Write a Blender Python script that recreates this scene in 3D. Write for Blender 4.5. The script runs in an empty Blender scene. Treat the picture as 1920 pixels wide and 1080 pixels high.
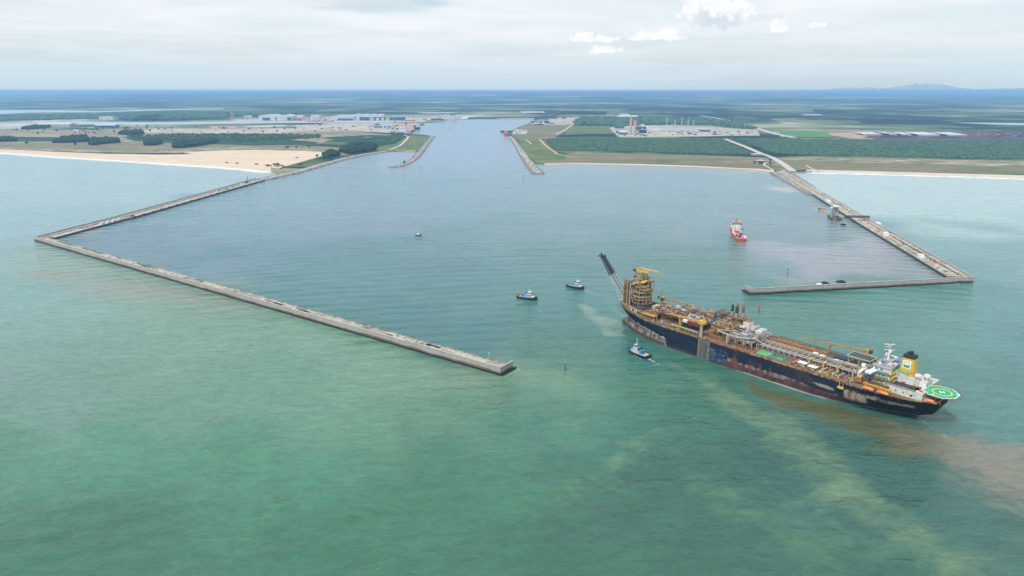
import bpy, math, random
from mathutils import Vector, Matrix, noise
from mathutils.geometry import tessellate_polygon
random.seed(7)
R = math.radians
S = bpy.context.scene
COL = S.collection

# ---------------------------------------------------------------- camera geometry (metres; the sea is z = 0)
CAM_H, FOC, CX, CY = 260.0, 1280.0, 960.0, 540.0
PITCH = math.atan((540 - 170) / FOC)
def G(x, y, z=0.0):
    """photograph pixel -> point of the level z"""
    u = (x - CX) / FOC; v = (CY - y) / FOC
    d = (u, math.cos(PITCH) + v * math.sin(PITCH), -math.sin(PITCH) + v * math.cos(PITCH))
    t = (z - CAM_H) / d[2]
    return Vector((d[0] * t, d[1] * t, z))

# ---------------------------------------------------------------- object helpers
def tag(o, label=None, cat=None, group=None, kind=None):
    if label: o['label'] = label
    if cat: o['category'] = cat
    if group: o['group'] = group
    if kind: o['kind'] = kind
    return o
def thing(name, label, cat, loc=(0, 0, 0), rz=0.0, group=None):
    o = bpy.data.objects.new(name, None); COL.objects.link(o)
    o.location = loc; o.rotation_euler = (0, 0, rz); o.empty_display_size = 1
    return tag(o, label, cat, group)
def dup(root, loc, rz=None, label=None, group=None, scale=None):
    def cp(o, parent):
        c = o.copy(); COL.objects.link(c); c.parent = parent
        for k in [q for q in o.children]: cp(k, c)
        return c
    r = cp(root, None); r.location = loc
    if rz is not None: r.rotation_euler = (0, 0, rz)
    if scale is not None: r.scale = scale if hasattr(scale, '__len__') else (scale,) * 3
    if label: r['label'] = label
    if group: r['group'] = group
    return r

class MB:
    def __init__(s): s.v = []; s.f = []; s.m = []; s.mats = []; s.smooth = set()
    def mi(s, m):
        if m not in s.mats: s.mats.append(m)
        return s.mats.index(m)
    def add(s, vs, fs, m, smooth=False):
        b = len(s.v); s.v.extend(tuple(q) for q in vs); k = s.mi(m)
        for f in fs:
            if smooth: s.smooth.add(len(s.f))
            s.f.append(tuple(b + i for i in f)); s.m.append(k)
    def box(s, c, d, m, rz=0.0, taper=1.0):
        x, y, z = d[0] / 2, d[1] / 2, d[2] / 2; ca, sa = math.cos(rz), math.sin(rz); vs = []
        for k in (-1, 1):
            t = taper if k > 0 else 1.0
            for i, j in ((-1, -1), (1, -1), (1, 1), (-1, 1)):
                px, py = i * x * t, j * y * t
                vs.append((c[0] + px * ca - py * sa, c[1] + px * sa + py * ca, c[2] + k * z))
        s.add(vs, [(3, 2, 1, 0), (4, 5, 6, 7), (0, 1, 5, 4), (1, 2, 6, 5), (2, 3, 7, 6), (3, 0, 4, 7)], m)
    def boxz(s, x, y, z0, dx, dy, dz, m, rz=0.0, taper=1.0): s.box((x, y, z0 + dz / 2), (dx, dy, dz), m, rz, taper)
    def frame(s, p, q):
        d = (Vector(q) - Vector(p)); L = d.length; d.normalize()
        a = Vector((0, 0, 1)) if abs(d.z) < .95 else Vector((1, 0, 0))
        u = d.cross(a).normalized(); w = u.cross(d).normalized()
        return u, w
    def bar(s, p, q, wd, m, ht=None):
        ht = ht or wd; u, w = s.frame(p, q); vs = []
        for e in (Vector(p), Vector(q)):
            for i, j in ((-1, -1), (1, -1), (1, 1), (-1, 1)): vs.append(e + u * i * wd / 2 + w * j * ht / 2)
        s.add(vs, [(3, 2, 1, 0), (4, 5, 6, 7), (0, 1, 5, 4), (1, 2, 6, 5), (2, 3, 7, 6), (3, 0, 4, 7)], m)
    def tube(s, p, q, r, m, n=8, r2=None):
        r2 = r if r2 is None else r2; u, w = s.frame(p, q); vs = []
        for e, rr in ((Vector(p), r), (Vector(q), r2)):
            for k in range(n):
                a = 2 * math.pi * k / n; vs.append(e + (u * math.cos(a) + w * math.sin(a)) * rr)
        fs = [(k, (k + 1) % n, n + (k + 1) % n, n + k) for k in range(n)]
        s.add(vs, fs, m, True); s.add(vs, [tuple(range(n - 1, -1, -1)), tuple(range(n, 2 * n))], m)
    def path(s, pts, r, m, n=6):
        for a, b in zip(pts, pts[1:]): s.tube(a, b, r, m, n)
    def prism(s, out, z0, z1, m, top=None):
        n = len(out); vs = [(x, y, z0) for x, y in out] + [(x, y, z1) for x, y in out]
        s.add(vs, [(k, (k + 1) % n, n + (k + 1) % n, n + k) for k in range(n)] + [tuple(range(n - 1, -1, -1))], m)
        s.add(vs[n:], [tuple(range(n))], top or m)
    def lathe(s, prof, m, c=(0, 0, 0), n=16, axis='z'):
        vs = []
        for r, z in prof:
            for k in range(n):
                a = 2 * math.pi * k / n; p = (r * math.cos(a), r * math.sin(a), z)
                if axis == 'x': p = (p[2], p[0], p[1])
                if axis == 'y': p = (p[0], p[2], p[1])
                vs.append((c[0] + p[0], c[1] + p[1], c[2] + p[2]))
        fs = [(i * n + k, i * n + (k + 1) % n, (i + 1) * n + (k + 1) % n, (i + 1) * n + k) for i in range(len(prof) - 1) for k in range(n)]
        s.add(vs, fs, m, True)
        s.add(vs, [tuple(range(n - 1, -1, -1)), tuple(range((len(prof) - 1) * n, len(prof) * n))], m)
    def blob(s, c, r, m, n=6, rows=3, jit=.25, squash=1.0):
        vs = [(c[0], c[1], c[2] - r * squash)]
        for i in range(1, rows + 1):
            t = math.pi * i / (rows + 1)
            for k in range(n):
                a = 2 * math.pi * (k + .5 * i) / n; q = r * (1 + random.uniform(-jit, jit))
                vs.append((c[0] + q * math.sin(t) * math.cos(a), c[1] + q * math.sin(t) * math.sin(a), c[2] - q * math.cos(t) * squash))
        vs.append((c[0], c[1], c[2] + r * squash * (1 + random.uniform(-jit, jit)))); fs = []
        for k in range(n): fs.append((0, 1 + (k + 1) % n, 1 + k))
        for i in range(rows - 1):
            for k in range(n):
                a = 1 + i * n + k; b = 1 + i * n + (k + 1) % n; fs.append((a, b, b + n, a + n))
        L = len(vs) - 1; o = 1 + (rows - 1) * n
        for k in range(n): fs.append((o + k, o + (k + 1) % n, L))
        s.add(vs, fs, m)
    def build(s, name, parent=None, loc=(0, 0, 0), rz=0.0):
        me = bpy.data.meshes.new(name); me.from_pydata(s.v, [], s.f)
        for m in s.mats: me.materials.append(m)
        me.polygons.foreach_set('material_index', s.m)
        me.polygons.foreach_set('use_smooth', [i in s.smooth for i in range(len(s.f))])
        me.update()
        o = bpy.data.objects.new(name, me); COL.objects.link(o); o.location = loc; o.rotation_euler = (0, 0, rz)
        if parent is not None: o.parent = parent
        return o

class Each:
    '''like MB, but every shape becomes an object of its own under the same parent'''
    def __init__(s, name, parent): s.n, s.p = name, parent
    def build(s, *a): return None
    def __getattr__(s, k):
        def f(*a, **kw): m = MB(); getattr(m, k)(*a, **kw); return m.build(s.n, s.p)
        return f
def lerp(a, b, t): return a + (b - a) * t
def sstep(a, b, x):
    t = min(1, max(0, (x - a) / (b - a))); return t * t * (3 - 2 * t)
def interp(tab, x):
    if x <= tab[0][0]: return tab[0][1]
    for (a, p), (b, q) in zip(tab, tab[1:]):
        if x <= b: return p + (q - p) * (x - a) / (b - a)
    return tab[-1][1]
def mix(a, b, t): return tuple(p + (q - p) * t for p, q in zip(a, b))
def nz(x, y, z=0.0, oct=4): return noise.fractal(Vector((x, y, z)), 1.0, 2.0, oct)   # about -1..1

# ---------------------------------------------------------------- materials
def new_mat(name):
    m = bpy.data.materials.new(name); m.use_nodes = True
    nt = m.node_tree; b = nt.nodes['Principled BSDF']
    return m, nt, b
def N(nt, t, **kw):
    n = nt.nodes.new(t)
    for k, v in kw.items(): setattr(n, k, v)
    return n
def mth(nt, op, a, b=None, clamp=False):
    n = N(nt, 'ShaderNodeMath', operation=op, use_clamp=clamp)
    for i, q in enumerate((a, b)):
        if q is None: continue
        if isinstance(q, (int, float)): n.inputs[i].default_value = q
        else: nt.links.new(q, n.inputs[i])
    return n.outputs[0]
def mixc(nt, fac, a, b, mode='MIX'):
    n = N(nt, 'ShaderNodeMix', data_type='RGBA', blend_type=mode)
    for i, q in ((0, fac), (6, a), (7, b)):
        if isinstance(q, (int, float)): n.inputs[i].default_value = q
        elif isinstance(q, tuple): n.inputs[i].default_value = (q + (1,))[:4]
        else: nt.links.new(q, n.inputs[i])
    return n.outputs[2]
def noise_tex(nt, vec, scale, detail=3, rough=.55, dist=0.0, mapping=None):
    if mapping:
        mp = N(nt, 'ShaderNodeMapping'); mp.inputs['Scale'].default_value = mapping[0]; mp.inputs['Rotation'].default_value = (0, 0, mapping[1])
        nt.links.new(vec, mp.inputs['Vector']); vec = mp.outputs[0]
    t = N(nt, 'ShaderNodeTexNoise'); t.inputs['Scale'].default_value = scale; t.inputs['Detail'].default_value = detail
    t.inputs['Roughness'].default_value = rough; t.inputs['Distortion'].default_value = dist
    nt.links.new(vec, t.inputs['Vector']); return t.outputs['Fac']
def ramp(nt, fac, stops):
    r = N(nt, 'ShaderNodeValToRGB'); e = r.color_ramp.elements
    while len(e) < len(stops): e.new(.5)
    for q, (p, c) in zip(e, stops): q.position = p; q.color = (tuple(c) + (1,))[:4] if hasattr(c, '__len__') else (c, c, c, 1)
    nt.links.new(fac, r.inputs[0]); return r.outputs[0]
def rng(nt, v, a, b):
    n = N(nt, 'ShaderNodeMapRange', interpolation_type='SMOOTHSTEP'); n.inputs[1].default_value = a; n.inputs[2].default_value = b
    nt.links.new(v, n.inputs[0]); return n.outputs[0]

_cache = {}
def mat(name, col, rough=.65, var=.25, scale=.35, grime=None, metal=0.0):
    """paint / concrete / plain surface: base colour with two scales of wear; grime = (colour, amount)"""
    if name in _cache: return _cache[name]
    m, nt, b = new_mat(name)
    tc = N(nt, 'ShaderNodeTexCoord').outputs['Object']
    n1 = noise_tex(nt, tc, scale, 4, .6); n2 = noise_tex(nt, tc, scale * 6, 3, .6)
    f = mth(nt, 'ADD', mth(nt, 'MULTIPLY', n1, .6), mth(nt, 'MULTIPLY', n2, .4))
    c = mixc(nt, rng(nt, f, .32, .68), tuple(q * (1 - var) for q in col), tuple(min(1, q * (1 + var)) for q in col))
    if grime:
        g = noise_tex(nt, tc, scale * 1.7, 5, .7, .6)
        c = mixc(nt, rng(nt, g, .62 - grime[1], .74 - grime[1] * .6), c, grime[0])
    nt.links.new(c, b.inputs['Base Color']); b.inputs['Roughness'].default_value = rough; b.inputs['Metallic'].default_value = metal
    _cache[name] = m; return m
def vmat(name, rough=.6, scale=.5, amt=.25):
    """surface whose colour was laid per vertex (attribute Col), with fine wear on top"""
    if name in _cache: return _cache[name]
    m, nt, b = new_mat(name)
    a = N(nt, 'ShaderNodeAttribute', attribute_name='Col')
    tc = N(nt, 'ShaderNodeTexCoord').outputs['Object']
    f = noise_tex(nt, tc, scale, 5, .65)
    c = mixc(nt, 1.0, a.outputs['Color'], ramp(nt, f, [(.25, 1 - amt), (.75, 1 + amt)]), 'MULTIPLY')
    nt.links.new(c, b.inputs['Base Color']); b.inputs['Roughness'].default_value = rough
    _cache[name] = m; return m
def set_col(o, cols, al=None, name='Col'):
    at = o.data.color_attributes.new(name, 'FLOAT_COLOR', 'POINT')
    fl = []
    for i, c in enumerate(cols): fl.extend((c[0], c[1], c[2], al[i] if al else 1.0))
    at.data.foreach_set('color', fl)

RUSTC = (.16, .065, .03)
M_concrete = mat('pale_concrete', (.38, .36, .32), .85, .18, .06, ((.22, .2, .17), .1))
M_white = mat('white_paint', (.72, .73, .72), .5, .08, .3, ((.4, .27, .17), .03))
M_cream = mat('cream_paint', (.5, .43, .3), .6, .22, .4, (RUSTC, .12))
M_grey = mat('grey_paint', (.3, .32, .33), .6, .18, .4, ((.2, .12, .08), .06))
M_lgrey = mat('light_grey_steel', (.45, .46, .46), .55, .15, .4, ((.26, .17, .11), .06))
M_dark = mat('dark_steel', (.035, .035, .04), .6, .3, .5, ((.1, .05, .03), .06))
M_black = mat('black_rubber', (.018, .018, .02), .7, .2)
M_rust = mat('rust_brown', (.17, .075, .038), .8, .3, .25, ((.075, .04, .028), .1))
M_orust = mat('orange_rust', (.36, .16, .06), .8, .3, .3, ((.15, .07, .03), .1))
M_yellow = mat('yellow_paint', (.62, .42, .06), .55, .15, .4, ((.3, .15, .05), .08))
M_dyellow = mat('weathered_ochre', (.43, .27, .075), .65, .25, .5, (RUSTC, .13))
M_orange = mat('lifeboat_orange', (.72, .2, .06), .45, .1)
M_green = mat('deck_green', (.1, .36, .14), .7, .22, .2, ((.2, .13, .07), .08))
M_dgreen = mat('dull_green_deck', (.07, .16, .11), .7, .25, .2, ((.12, .08, .05), .1))
M_lgreen = mat('pale_green_paint', (.36, .45, .28), .65, .2, .3, (RUSTC, .06))
M_blue = mat('blue_paint', (.04, .16, .42), .5, .15)
M_bblue = mat('bright_blue_paint', (.06, .3, .68), .5, .1)
M_navy = mat('navy_paint', (.012, .02, .04), .5, .2)
M_maroon = mat('magenta_paint', (.2, .02, .06), .6, .2)
M_glass = mat('dark_window', (.02, .03, .04), .15, .1)
M_red = mat('red_paint', (.5, .06, .03), .5, .15)
M_teal = mat('teal_cladding', (.03, .12, .14), .6, .12, .05)
# ================================================================ camera, light, sky, haze
cam_d = bpy.data.cameras.new('camera'); cam = bpy.data.objects.new('camera', cam_d); COL.objects.link(cam)
cam.location = (0, 0, CAM_H); cam.rotation_euler = (math.pi / 2 - PITCH, 0, 0)
cam_d.sensor_width = 36; cam_d.lens = 36 * FOC / 1920; cam_d.clip_start = 1; cam_d.clip_end = 400000
S.camera = cam
S.view_settings.view_transform = 'Standard'; S.view_settings.look = 'None'; S.view_settings.exposure = 0.12; S.view_settings.gamma = 1
S.render.resolution_x, S.render.resolution_y = 1024, 576
S.cycles.max_bounces = 5; S.cycles.diffuse_bounces = 2; S.cycles.glossy_bounces = 2; S.cycles.volume_bounces = 1; S.cycles.transparent_max_bounces = 8
S.cycles.use_denoising = True; S.cycles.denoising_prefilter = 'ACCURATE'

SUN_EL, SUN_AZ = 55.0, 218.0            # azimuth clockwise from +Y: the sun stands behind and to the left of the camera
sd = Vector((math.sin(R(SUN_AZ)) * math.cos(R(SUN_EL)), math.cos(R(SUN_AZ)) * math.cos(R(SUN_EL)), math.sin(R(SUN_EL))))
sl = bpy.data.lights.new('sun', 'SUN'); sl.energy = 3.0; sl.angle = R(9); sl.color = (1, .96, .9)
so = bpy.data.objects.new('sun', sl); COL.objects.link(so); so.rotation_euler = (-sd).to_track_quat('-Z', 'Y').to_euler(); so.location = (0, 0, 500)

W = bpy.data.worlds.new('World'); S.world = W; W.use_nodes = True
nt = W.node_tree; nt.nodes.clear()
out = N(nt, 'ShaderNodeOutputWorld'); sky = N(nt, 'ShaderNodeTexSky', sky_type='NISHITA')
sky.sun_disc = False; sky.sun_elevation = R(SUN_EL); sky.sun_rotation = R(SUN_AZ); sky.altitude = 260; sky.air_density = 1.0; sky.dust_density = 1.5
bg = N(nt, 'ShaderNodeBackground'); bg.inputs[1].default_value = .12; nt.links.new(sky.outputs[0], bg.inputs[0])
tc = N(nt, 'ShaderNodeTexCoord'); sp = N(nt, 'ShaderNodeSeparateXYZ'); nt.links.new(tc.outputs['Generated'], sp.inputs[0])
dx, dy, dz = sp.outputs
# the thin cloud sheet lies on a level layer above: direction -> point of that layer
zz = mth(nt, 'ADD', mth(nt, 'MAXIMUM', dz, 0.0), .045)
cv = N(nt, 'ShaderNodeCombineXYZ'); nt.links.new(mth(nt, 'DIVIDE', dx, zz), cv.inputs[0]); nt.links.new(mth(nt, 'DIVIDE', dy, zz), cv.inputs[1])
sheet = noise_tex(nt, cv.outputs[0], .17, 6, .6, .7)
sheet2 = noise_tex(nt, cv.outputs[0], .55, 6, .62, .5)
mfac = mth(nt, 'ADD', mth(nt, 'MULTIPLY', sheet, .7), mth(nt, 'MULTIPLY', sheet2, .3))
cover = rng(nt, mfac, .36, .56)
cover = mth(nt, 'ADD', mth(nt, 'MULTIPLY', cover, .25), mth(nt, 'ADD', .74, mth(nt, 'MULTIPLY', rng(nt, dz, .05, .0), .4)), True)
_az = mth(nt, 'DIVIDE', dx, mth(nt, 'MAXIMUM', dy, .05)); _el = mth(nt, 'DIVIDE', dz, mth(nt, 'MAXIMUM', dy, .05))
def gap_(a0, e0, ra, re):
    p = mth(nt, 'DIVIDE', mth(nt, 'SUBTRACT', _az, a0), ra); q = mth(nt, 'DIVIDE', mth(nt, 'SUBTRACT', _el, e0), re)
    return mth(nt, 'SQRT', mth(nt, 'ADD', mth(nt, 'MULTIPLY', p, p), mth(nt, 'MULTIPLY', q, q)))
for g_ in ((-.17, .118, .13, .02), (-.1, .130, .07, .018), (.30, .055, .30, .022), (.45, .012, .3, .02)):
    cover = mth(nt, 'MULTIPLY', cover, mth(nt, 'ADD', .62 if g_[0] < 0 else .86, mth(nt, 'MULTIPLY', rng(nt, mth(nt, 'ADD', gap_(*g_), mth(nt, 'MULTIPLY', mth(nt, 'SUBTRACT', sheet2, .5), 2.4)), .35, 1.0), .38 if g_[0] < 0 else .14)))
ccol = mixc(nt, rng(nt, sheet2, .35, .65), (.745, .815, .872), (.835, .872, .905))
low = rng(nt, dz, .0, .085)
ccol = mixc(nt, low, (.565, .69, .77), ccol)
cb = N(nt, 'ShaderNodeBackground'); nt.links.new(ccol, cb.inputs[0]); cb.inputs[1].default_value = 1.0
mx = N(nt, 'ShaderNodeMixShader'); nt.links.new(cover, mx.inputs[0]); nt.links.new(bg.outputs[0], mx.inputs[1]); nt.links.new(cb.outputs[0], mx.inputs[2])
# cumulus: heaps of white vapour in fixed directions, lumpy tops and flatter feet
az = mth(nt, 'DIVIDE', dx, mth(nt, 'MAXIMUM', dy, .05)); el = mth(nt, 'DIVIDE', dz, mth(nt, 'MAXIMUM', dy, .05))
pv = N(nt, 'ShaderNodeCombineXYZ'); nt.links.new(az, pv.inputs[0]); nt.links.new(el, pv.inputs[1])
wob = noise_tex(nt, pv.outputs[0], 60, 6, .66, .3)
vor = N(nt, 'ShaderNodeTexVoronoi', feature='SMOOTH_F1'); vor.inputs['Scale'].default_value = 95; vor.inputs['Smoothness'].default_value = .35; nt.links.new(pv.outputs[0], vor.inputs['Vector'])
wob = mth(nt, 'ADD', mth(nt, 'MULTIPLY', mth(nt, 'SUBTRACT', wob, .5), 1.3), mth(nt, 'MULTIPLY', mth(nt, 'SUBTRACT', .60, vor.outputs['Distance']), .9))
def pdir(x, y):
    u = (x - CX) / FOC; v = (CY - y) / FOC; b = math.cos(PITCH) + v * math.sin(PITCH)
    return u / b, (-math.sin(PITCH) + v * math.cos(PITCH)) / b
tot = None; shade = None
for x, y, rx, ry, big in ((1345, 32, 74, 50, 1), (1308, 18, 36, 34, 0), (1385, 40, 38, 26, 0), (1098, 74, 34, 12, 0), (1130, 75, 32, 11, 0), (1232, 70, 62, 15, 0), (1195, 73, 30, 9, 0), (1132, 95, 30, 10, 0), (1112, 99, 14, 6, 0), (1460, 55, 22, 16, 0), (1530, 48, 20, 9, 0)):
    a0, e0 = pdir(x, y); rx /= FOC; ry /= FOC
    ex = mth(nt, 'DIVIDE', mth(nt, 'SUBTRACT', az, a0), rx); dyv = mth(nt, 'SUBTRACT', el, e0)
    ey = mth(nt, 'DIVIDE', dyv, ry); eyd = mth(nt, 'DIVIDE', mth(nt, 'MINIMUM', dyv, 0.0), ry * .45)
    q = mth(nt, 'ADD', mth(nt, 'MULTIPLY', ex, ex), mth(nt, 'ADD', mth(nt, 'MULTIPLY', ey, ey), mth(nt, 'MULTIPLY', eyd, eyd)))
    v = mth(nt, 'SUBTRACT', 1.0, mth(nt, 'SQRT', q)); tot = v if tot is None else mth(nt, 'MAXIMUM', tot, v)
    if big: shade = mth(nt, 'MULTIPLY', mth(nt, 'SUBTRACT', 1.0, mth(nt, 'MULTIPLY', ex, ex), True), rng(nt, mth(nt, 'ADD', ey, mth(nt, 'MULTIPLY', mth(nt, 'SUBTRACT', wob, .28), .7)), .25, -.35))
dens = rng(nt, mth(nt, 'ADD', tot, wob), .08, .5)
shade = mth(nt, 'MULTIPLY', shade, .95, True)
wob2 = noise_tex(nt, pv.outputs[0], 110, 4, .6)
pcol = mixc(nt, rng(nt, wob2, .35, .7), (.86, .89, .92), (1.0, 1.0, 1.0)); pcol = mixc(nt, shade, pcol, (.60, .69, .78))
pb = N(nt, 'ShaderNodeBackground'); nt.links.new(pcol, pb.inputs[0])
mx2 = N(nt, 'ShaderNodeMixShader'); nt.links.new(mth(nt, 'MULTIPLY', dens, .92), mx2.inputs[0]); nt.links.new(mx.outputs[0], mx2.inputs[1]); nt.links.new(pb.outputs[0], mx2.inputs[2])
nt.links.new(mx2.outputs[0], out.inputs[0])

HAZE_TOP = 275
m, nt, b = new_mat('haze_air'); nt.nodes.remove(b)
pvn = N(nt, 'ShaderNodeVolumePrincipled'); pvn.inputs['Color'].default_value = (.33, .60, .98, 1); pvn.inputs['Density'].default_value = 1 / 19000
pvn.inputs['Anisotropy'].default_value = 0.0
nt.links.new(pvn.outputs[0], nt.nodes['Material Output'].inputs['Volume'])
h = MB(); h.box((0, 22000, HAZE_TOP / 2 - 2), (130000, 52000, HAZE_TOP + 4), m)
tag(h.build('haze'), kind='stuff')
# ================================================================ sea
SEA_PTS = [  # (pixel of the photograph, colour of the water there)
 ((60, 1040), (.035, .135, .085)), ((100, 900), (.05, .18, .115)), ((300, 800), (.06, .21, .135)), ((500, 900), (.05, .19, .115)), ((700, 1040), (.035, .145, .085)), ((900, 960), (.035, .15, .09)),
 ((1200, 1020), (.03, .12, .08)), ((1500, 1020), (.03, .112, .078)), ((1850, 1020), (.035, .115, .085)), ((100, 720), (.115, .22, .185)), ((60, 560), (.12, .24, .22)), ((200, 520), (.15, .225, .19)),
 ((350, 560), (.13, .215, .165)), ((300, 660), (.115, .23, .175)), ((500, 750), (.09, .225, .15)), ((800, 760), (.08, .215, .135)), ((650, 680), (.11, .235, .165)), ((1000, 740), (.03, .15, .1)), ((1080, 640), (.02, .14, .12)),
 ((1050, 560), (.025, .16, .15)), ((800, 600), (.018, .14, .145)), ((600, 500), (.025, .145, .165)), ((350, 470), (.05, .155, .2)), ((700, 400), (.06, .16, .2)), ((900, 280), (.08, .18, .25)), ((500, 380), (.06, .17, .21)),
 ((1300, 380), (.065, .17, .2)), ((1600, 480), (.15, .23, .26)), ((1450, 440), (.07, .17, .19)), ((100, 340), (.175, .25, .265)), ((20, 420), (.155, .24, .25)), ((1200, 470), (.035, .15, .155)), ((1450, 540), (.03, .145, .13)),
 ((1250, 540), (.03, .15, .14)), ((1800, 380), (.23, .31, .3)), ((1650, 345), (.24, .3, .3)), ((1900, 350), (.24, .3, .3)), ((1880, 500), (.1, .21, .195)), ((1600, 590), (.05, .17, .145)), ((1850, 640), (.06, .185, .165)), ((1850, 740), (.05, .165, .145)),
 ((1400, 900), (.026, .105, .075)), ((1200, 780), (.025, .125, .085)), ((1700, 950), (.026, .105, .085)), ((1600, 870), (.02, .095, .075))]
_sp = [(G(*p), c) for p, c in SEA_PTS]
def _key(x, y): yy = max(y, 60); return (x / (yy + 250) * 3.0, math.log(yy + 150) * 3.2)
def seg_d(px, py, a, b):
    ax, ay = a; bx, by = b; vx, vy = bx - ax, by - ay; L = vx * vx + vy * vy
    t = min(1, max(0, ((px - ax) * vx + (py - ay) * vy) / L)); qx, qy = ax + vx * t - px, ay + vy * t - py
    return math.sqrt(qx * qx + qy * qy), t
HARB = [(-11, 610), (-830, 1215), (-780, 2034), (-760, 2700), (-900, 5200), (-900, 8000), (600, 8000), (250, 4300), (200, 3000), (860, 2700), (890, 2290), (700, 1350), (645, 935), (316, 880)]
def in_harbour(x, y):
    c = False; d = 1e9; n = len(HARB)
    for i in range(n):
        a, b = HARB[i], HARB[i - 1]
        if (a[1] > y) != (b[1] > y) and x < (b[0] - a[0]) * (y - a[1]) / (b[1] - a[1]) + a[0]: c = not c
    d = seg_d(x, y, HARB[0], HARB[-1])[0]; return (.5 + .5 * sstep(0, 160, d)) if c else (.5 * (1 - sstep(0, 160, d)))

_sk = [(_key(p.x, p.y), c, round(in_harbour(p.x, p.y))) for p, c in _sp]
def P2(x, y): p = G(x, y); return (p.x, p.y)
PLUMES = [  # (polyline of pixels, half widths in metres, colour, strength)
 ([(1225, 678), (1320, 722), (1430, 785), (1520, 865), (1620, 955), (1740, 1030)], [9, 17, 24, 28, 34, 34], (.115, .195, .11), .6),
 ([(1400, 722), (1560, 785), (1690, 815)], [10, 26, 36], (.08, .092, .042), .95),
 ([(1690, 805), (1820, 850), (1990, 910)], [24, 44, 60], (.175, .168, .125), .92),
 ([(1130, 880), (1190, 850), (1260, 820)], [10, 14, 12], (.11, .215, .12), .6), ([(1090, 575), (1125, 600), (1150, 628)], [12, 16, 12], (.17, .26, .2), .72),
 ([(1095, 548), (1150, 560), (1170, 600)], [6, 10, 10], (.1, .22, .19), .5),
 ([(1330, 900), (1450, 960), (1560, 1020)], [22, 26, 30], (.085, .19, .1), .45), ([(980, 930), (1110, 900), (1200, 940)], [14, 20, 14], (.075, .19, .1), .4),
 ([(60, 510), (250, 545), (420, 575)], [30, 45, 25], (.22, .235, .18), .6)]
_pl = [([P2(*q) for q in pts], w, c, s) for pts, w, c, s in PLUMES]
def sea_col(x, y):
    k = _key(x, y); wx = nz(x * .006, y * .006, 3.1) * .45; wy = nz(x * .006, y * .006, 9.7) * .45
    k = (k[0] + wx, k[1] + wy); W_ = 0; c = [0, 0, 0]
    hin = in_harbour(x, y)
    for q, qc, qh in _sk:
        d = (q[0] - k[0]) ** 2 + (q[1] - k[1]) ** 2; w = 1 / (d + .02) ** 2 * max(.02, 1 - abs(qh - hin) * 1.05); W_ += w
        for i in range(3): c[i] += w * qc[i]
    c = [q / W_ for q in c]
    if y < 1500:
        v = 1 + .07 * nz(x * .015 + .4 * nz(y * .03, x * .02), y * .018, 4.4); c = [q * v for q in c]
    return c
def plume(x, y):
    if y > 1500: return (.1, .2, .12), 0.0
    px = x + 22 * nz(x * .011, y * .011, 1.3, 6); py = y + 22 * nz(x * .011, y * .011, 5.9, 6); W_ = 1e-6; c = [0, 0, 0]; tot_ = 0
    for pts, ws, pc, st in _pl:
        best = 0
        for i in range(len(pts) - 1):
            d, t = seg_d(px, py, pts[i], pts[i + 1]); w = lerp(ws[i], ws[i + 1], t); best = max(best, 1 - sstep(.2, 1.6, d / w))
        b_ = best * st
        if b_ > 0: W_ += b_ ** 2; c = [q + b_ ** 2 * p for q, p in zip(c, pc)]; tot_ = max(tot_, b_)
    return [q / W_ for q in c], tot_ * ((1 - in_harbour(x, y)) if x < 0 else 1)
def axis(a, step0, grow, end):
    r = [a]; st = step0
    while r[-1] < end: r.append(r[-1] + st); st *= grow
    return r
ys = [-1500, -600, -100] + axis(120, 5, 1.0045, 2500) ; ys += axis(ys[-1] + 60, 60, 1.25, 60000)
xp = axis(3, 6, 1.0045, 1500); xp += axis(xp[-1] + 60, 60, 1.35, 60000)
xs = [-q for q in reversed(xp)] + xp
ny = [q for q in ys if q < 9000]; ys = ny
vs = [(x, y, 0) for y in ys for x in xs]; nx = len(xs)
fs = [(j * nx + i, j * nx + i + 1, (j + 1) * nx + i + 1, (j + 1) * nx + i) for j in range(len(ys) - 1) for i in range(nx - 1)]
cols = []; alphas = []; pcol_ = []; pal_ = []
for y in ys:
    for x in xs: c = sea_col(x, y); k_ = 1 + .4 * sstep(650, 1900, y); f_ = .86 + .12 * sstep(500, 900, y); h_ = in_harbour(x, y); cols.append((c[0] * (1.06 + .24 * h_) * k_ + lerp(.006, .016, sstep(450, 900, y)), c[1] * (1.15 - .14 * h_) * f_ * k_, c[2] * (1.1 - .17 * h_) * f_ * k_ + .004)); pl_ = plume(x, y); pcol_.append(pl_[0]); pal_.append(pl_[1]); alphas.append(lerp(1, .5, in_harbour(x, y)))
m, nt, b = new_mat('sea_water')
at = N(nt, 'ShaderNodeAttribute', attribute_name='Col'); pos = N(nt, 'ShaderNodeNewGeometry').outputs['Position']
mott = noise_tex(nt, pos, .03, 5, .62, .8, ((.7, 1.2, 1), .25))
c = mixc(nt, 1.0, at.outputs['Color'], ramp(nt, mott, [(.3, .95), (.7, 1.05)]), 'MULTIPLY')
pa = N(nt, 'ShaderNodeAttribute', attribute_name='Plume')            # suspended sediment: torn, curling edges
pn1 = noise_tex(nt, pos, .020, 9, .64, 1.6, ((.8, 1.1, 1), .5)); pn2 = noise_tex(nt, pos, .09, 5, .65, 1.0, ((.5, 1.1, 1), .5))
pm = rng(nt, mth(nt, 'ADD', pa.outputs['Alpha'], mth(nt, 'ADD', mth(nt, 'MULTIPLY', mth(nt, 'SUBTRACT', pn1, .5), 1.5), mth(nt, 'MULTIPLY', mth(nt, 'SUBTRACT', pn2, .5), .5))), .18, .95)
pm = mth(nt, 'MULTIPLY', pm, rng(nt, pa.outputs['Alpha'], .0, .25))
c = mixc(nt, pm, c, pa.outputs['Color'])
w2 = noise_tex(nt, pos, .13, 4, .6, .5, ((.48, 1.0, 1), -.12))       # wind waves
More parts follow.
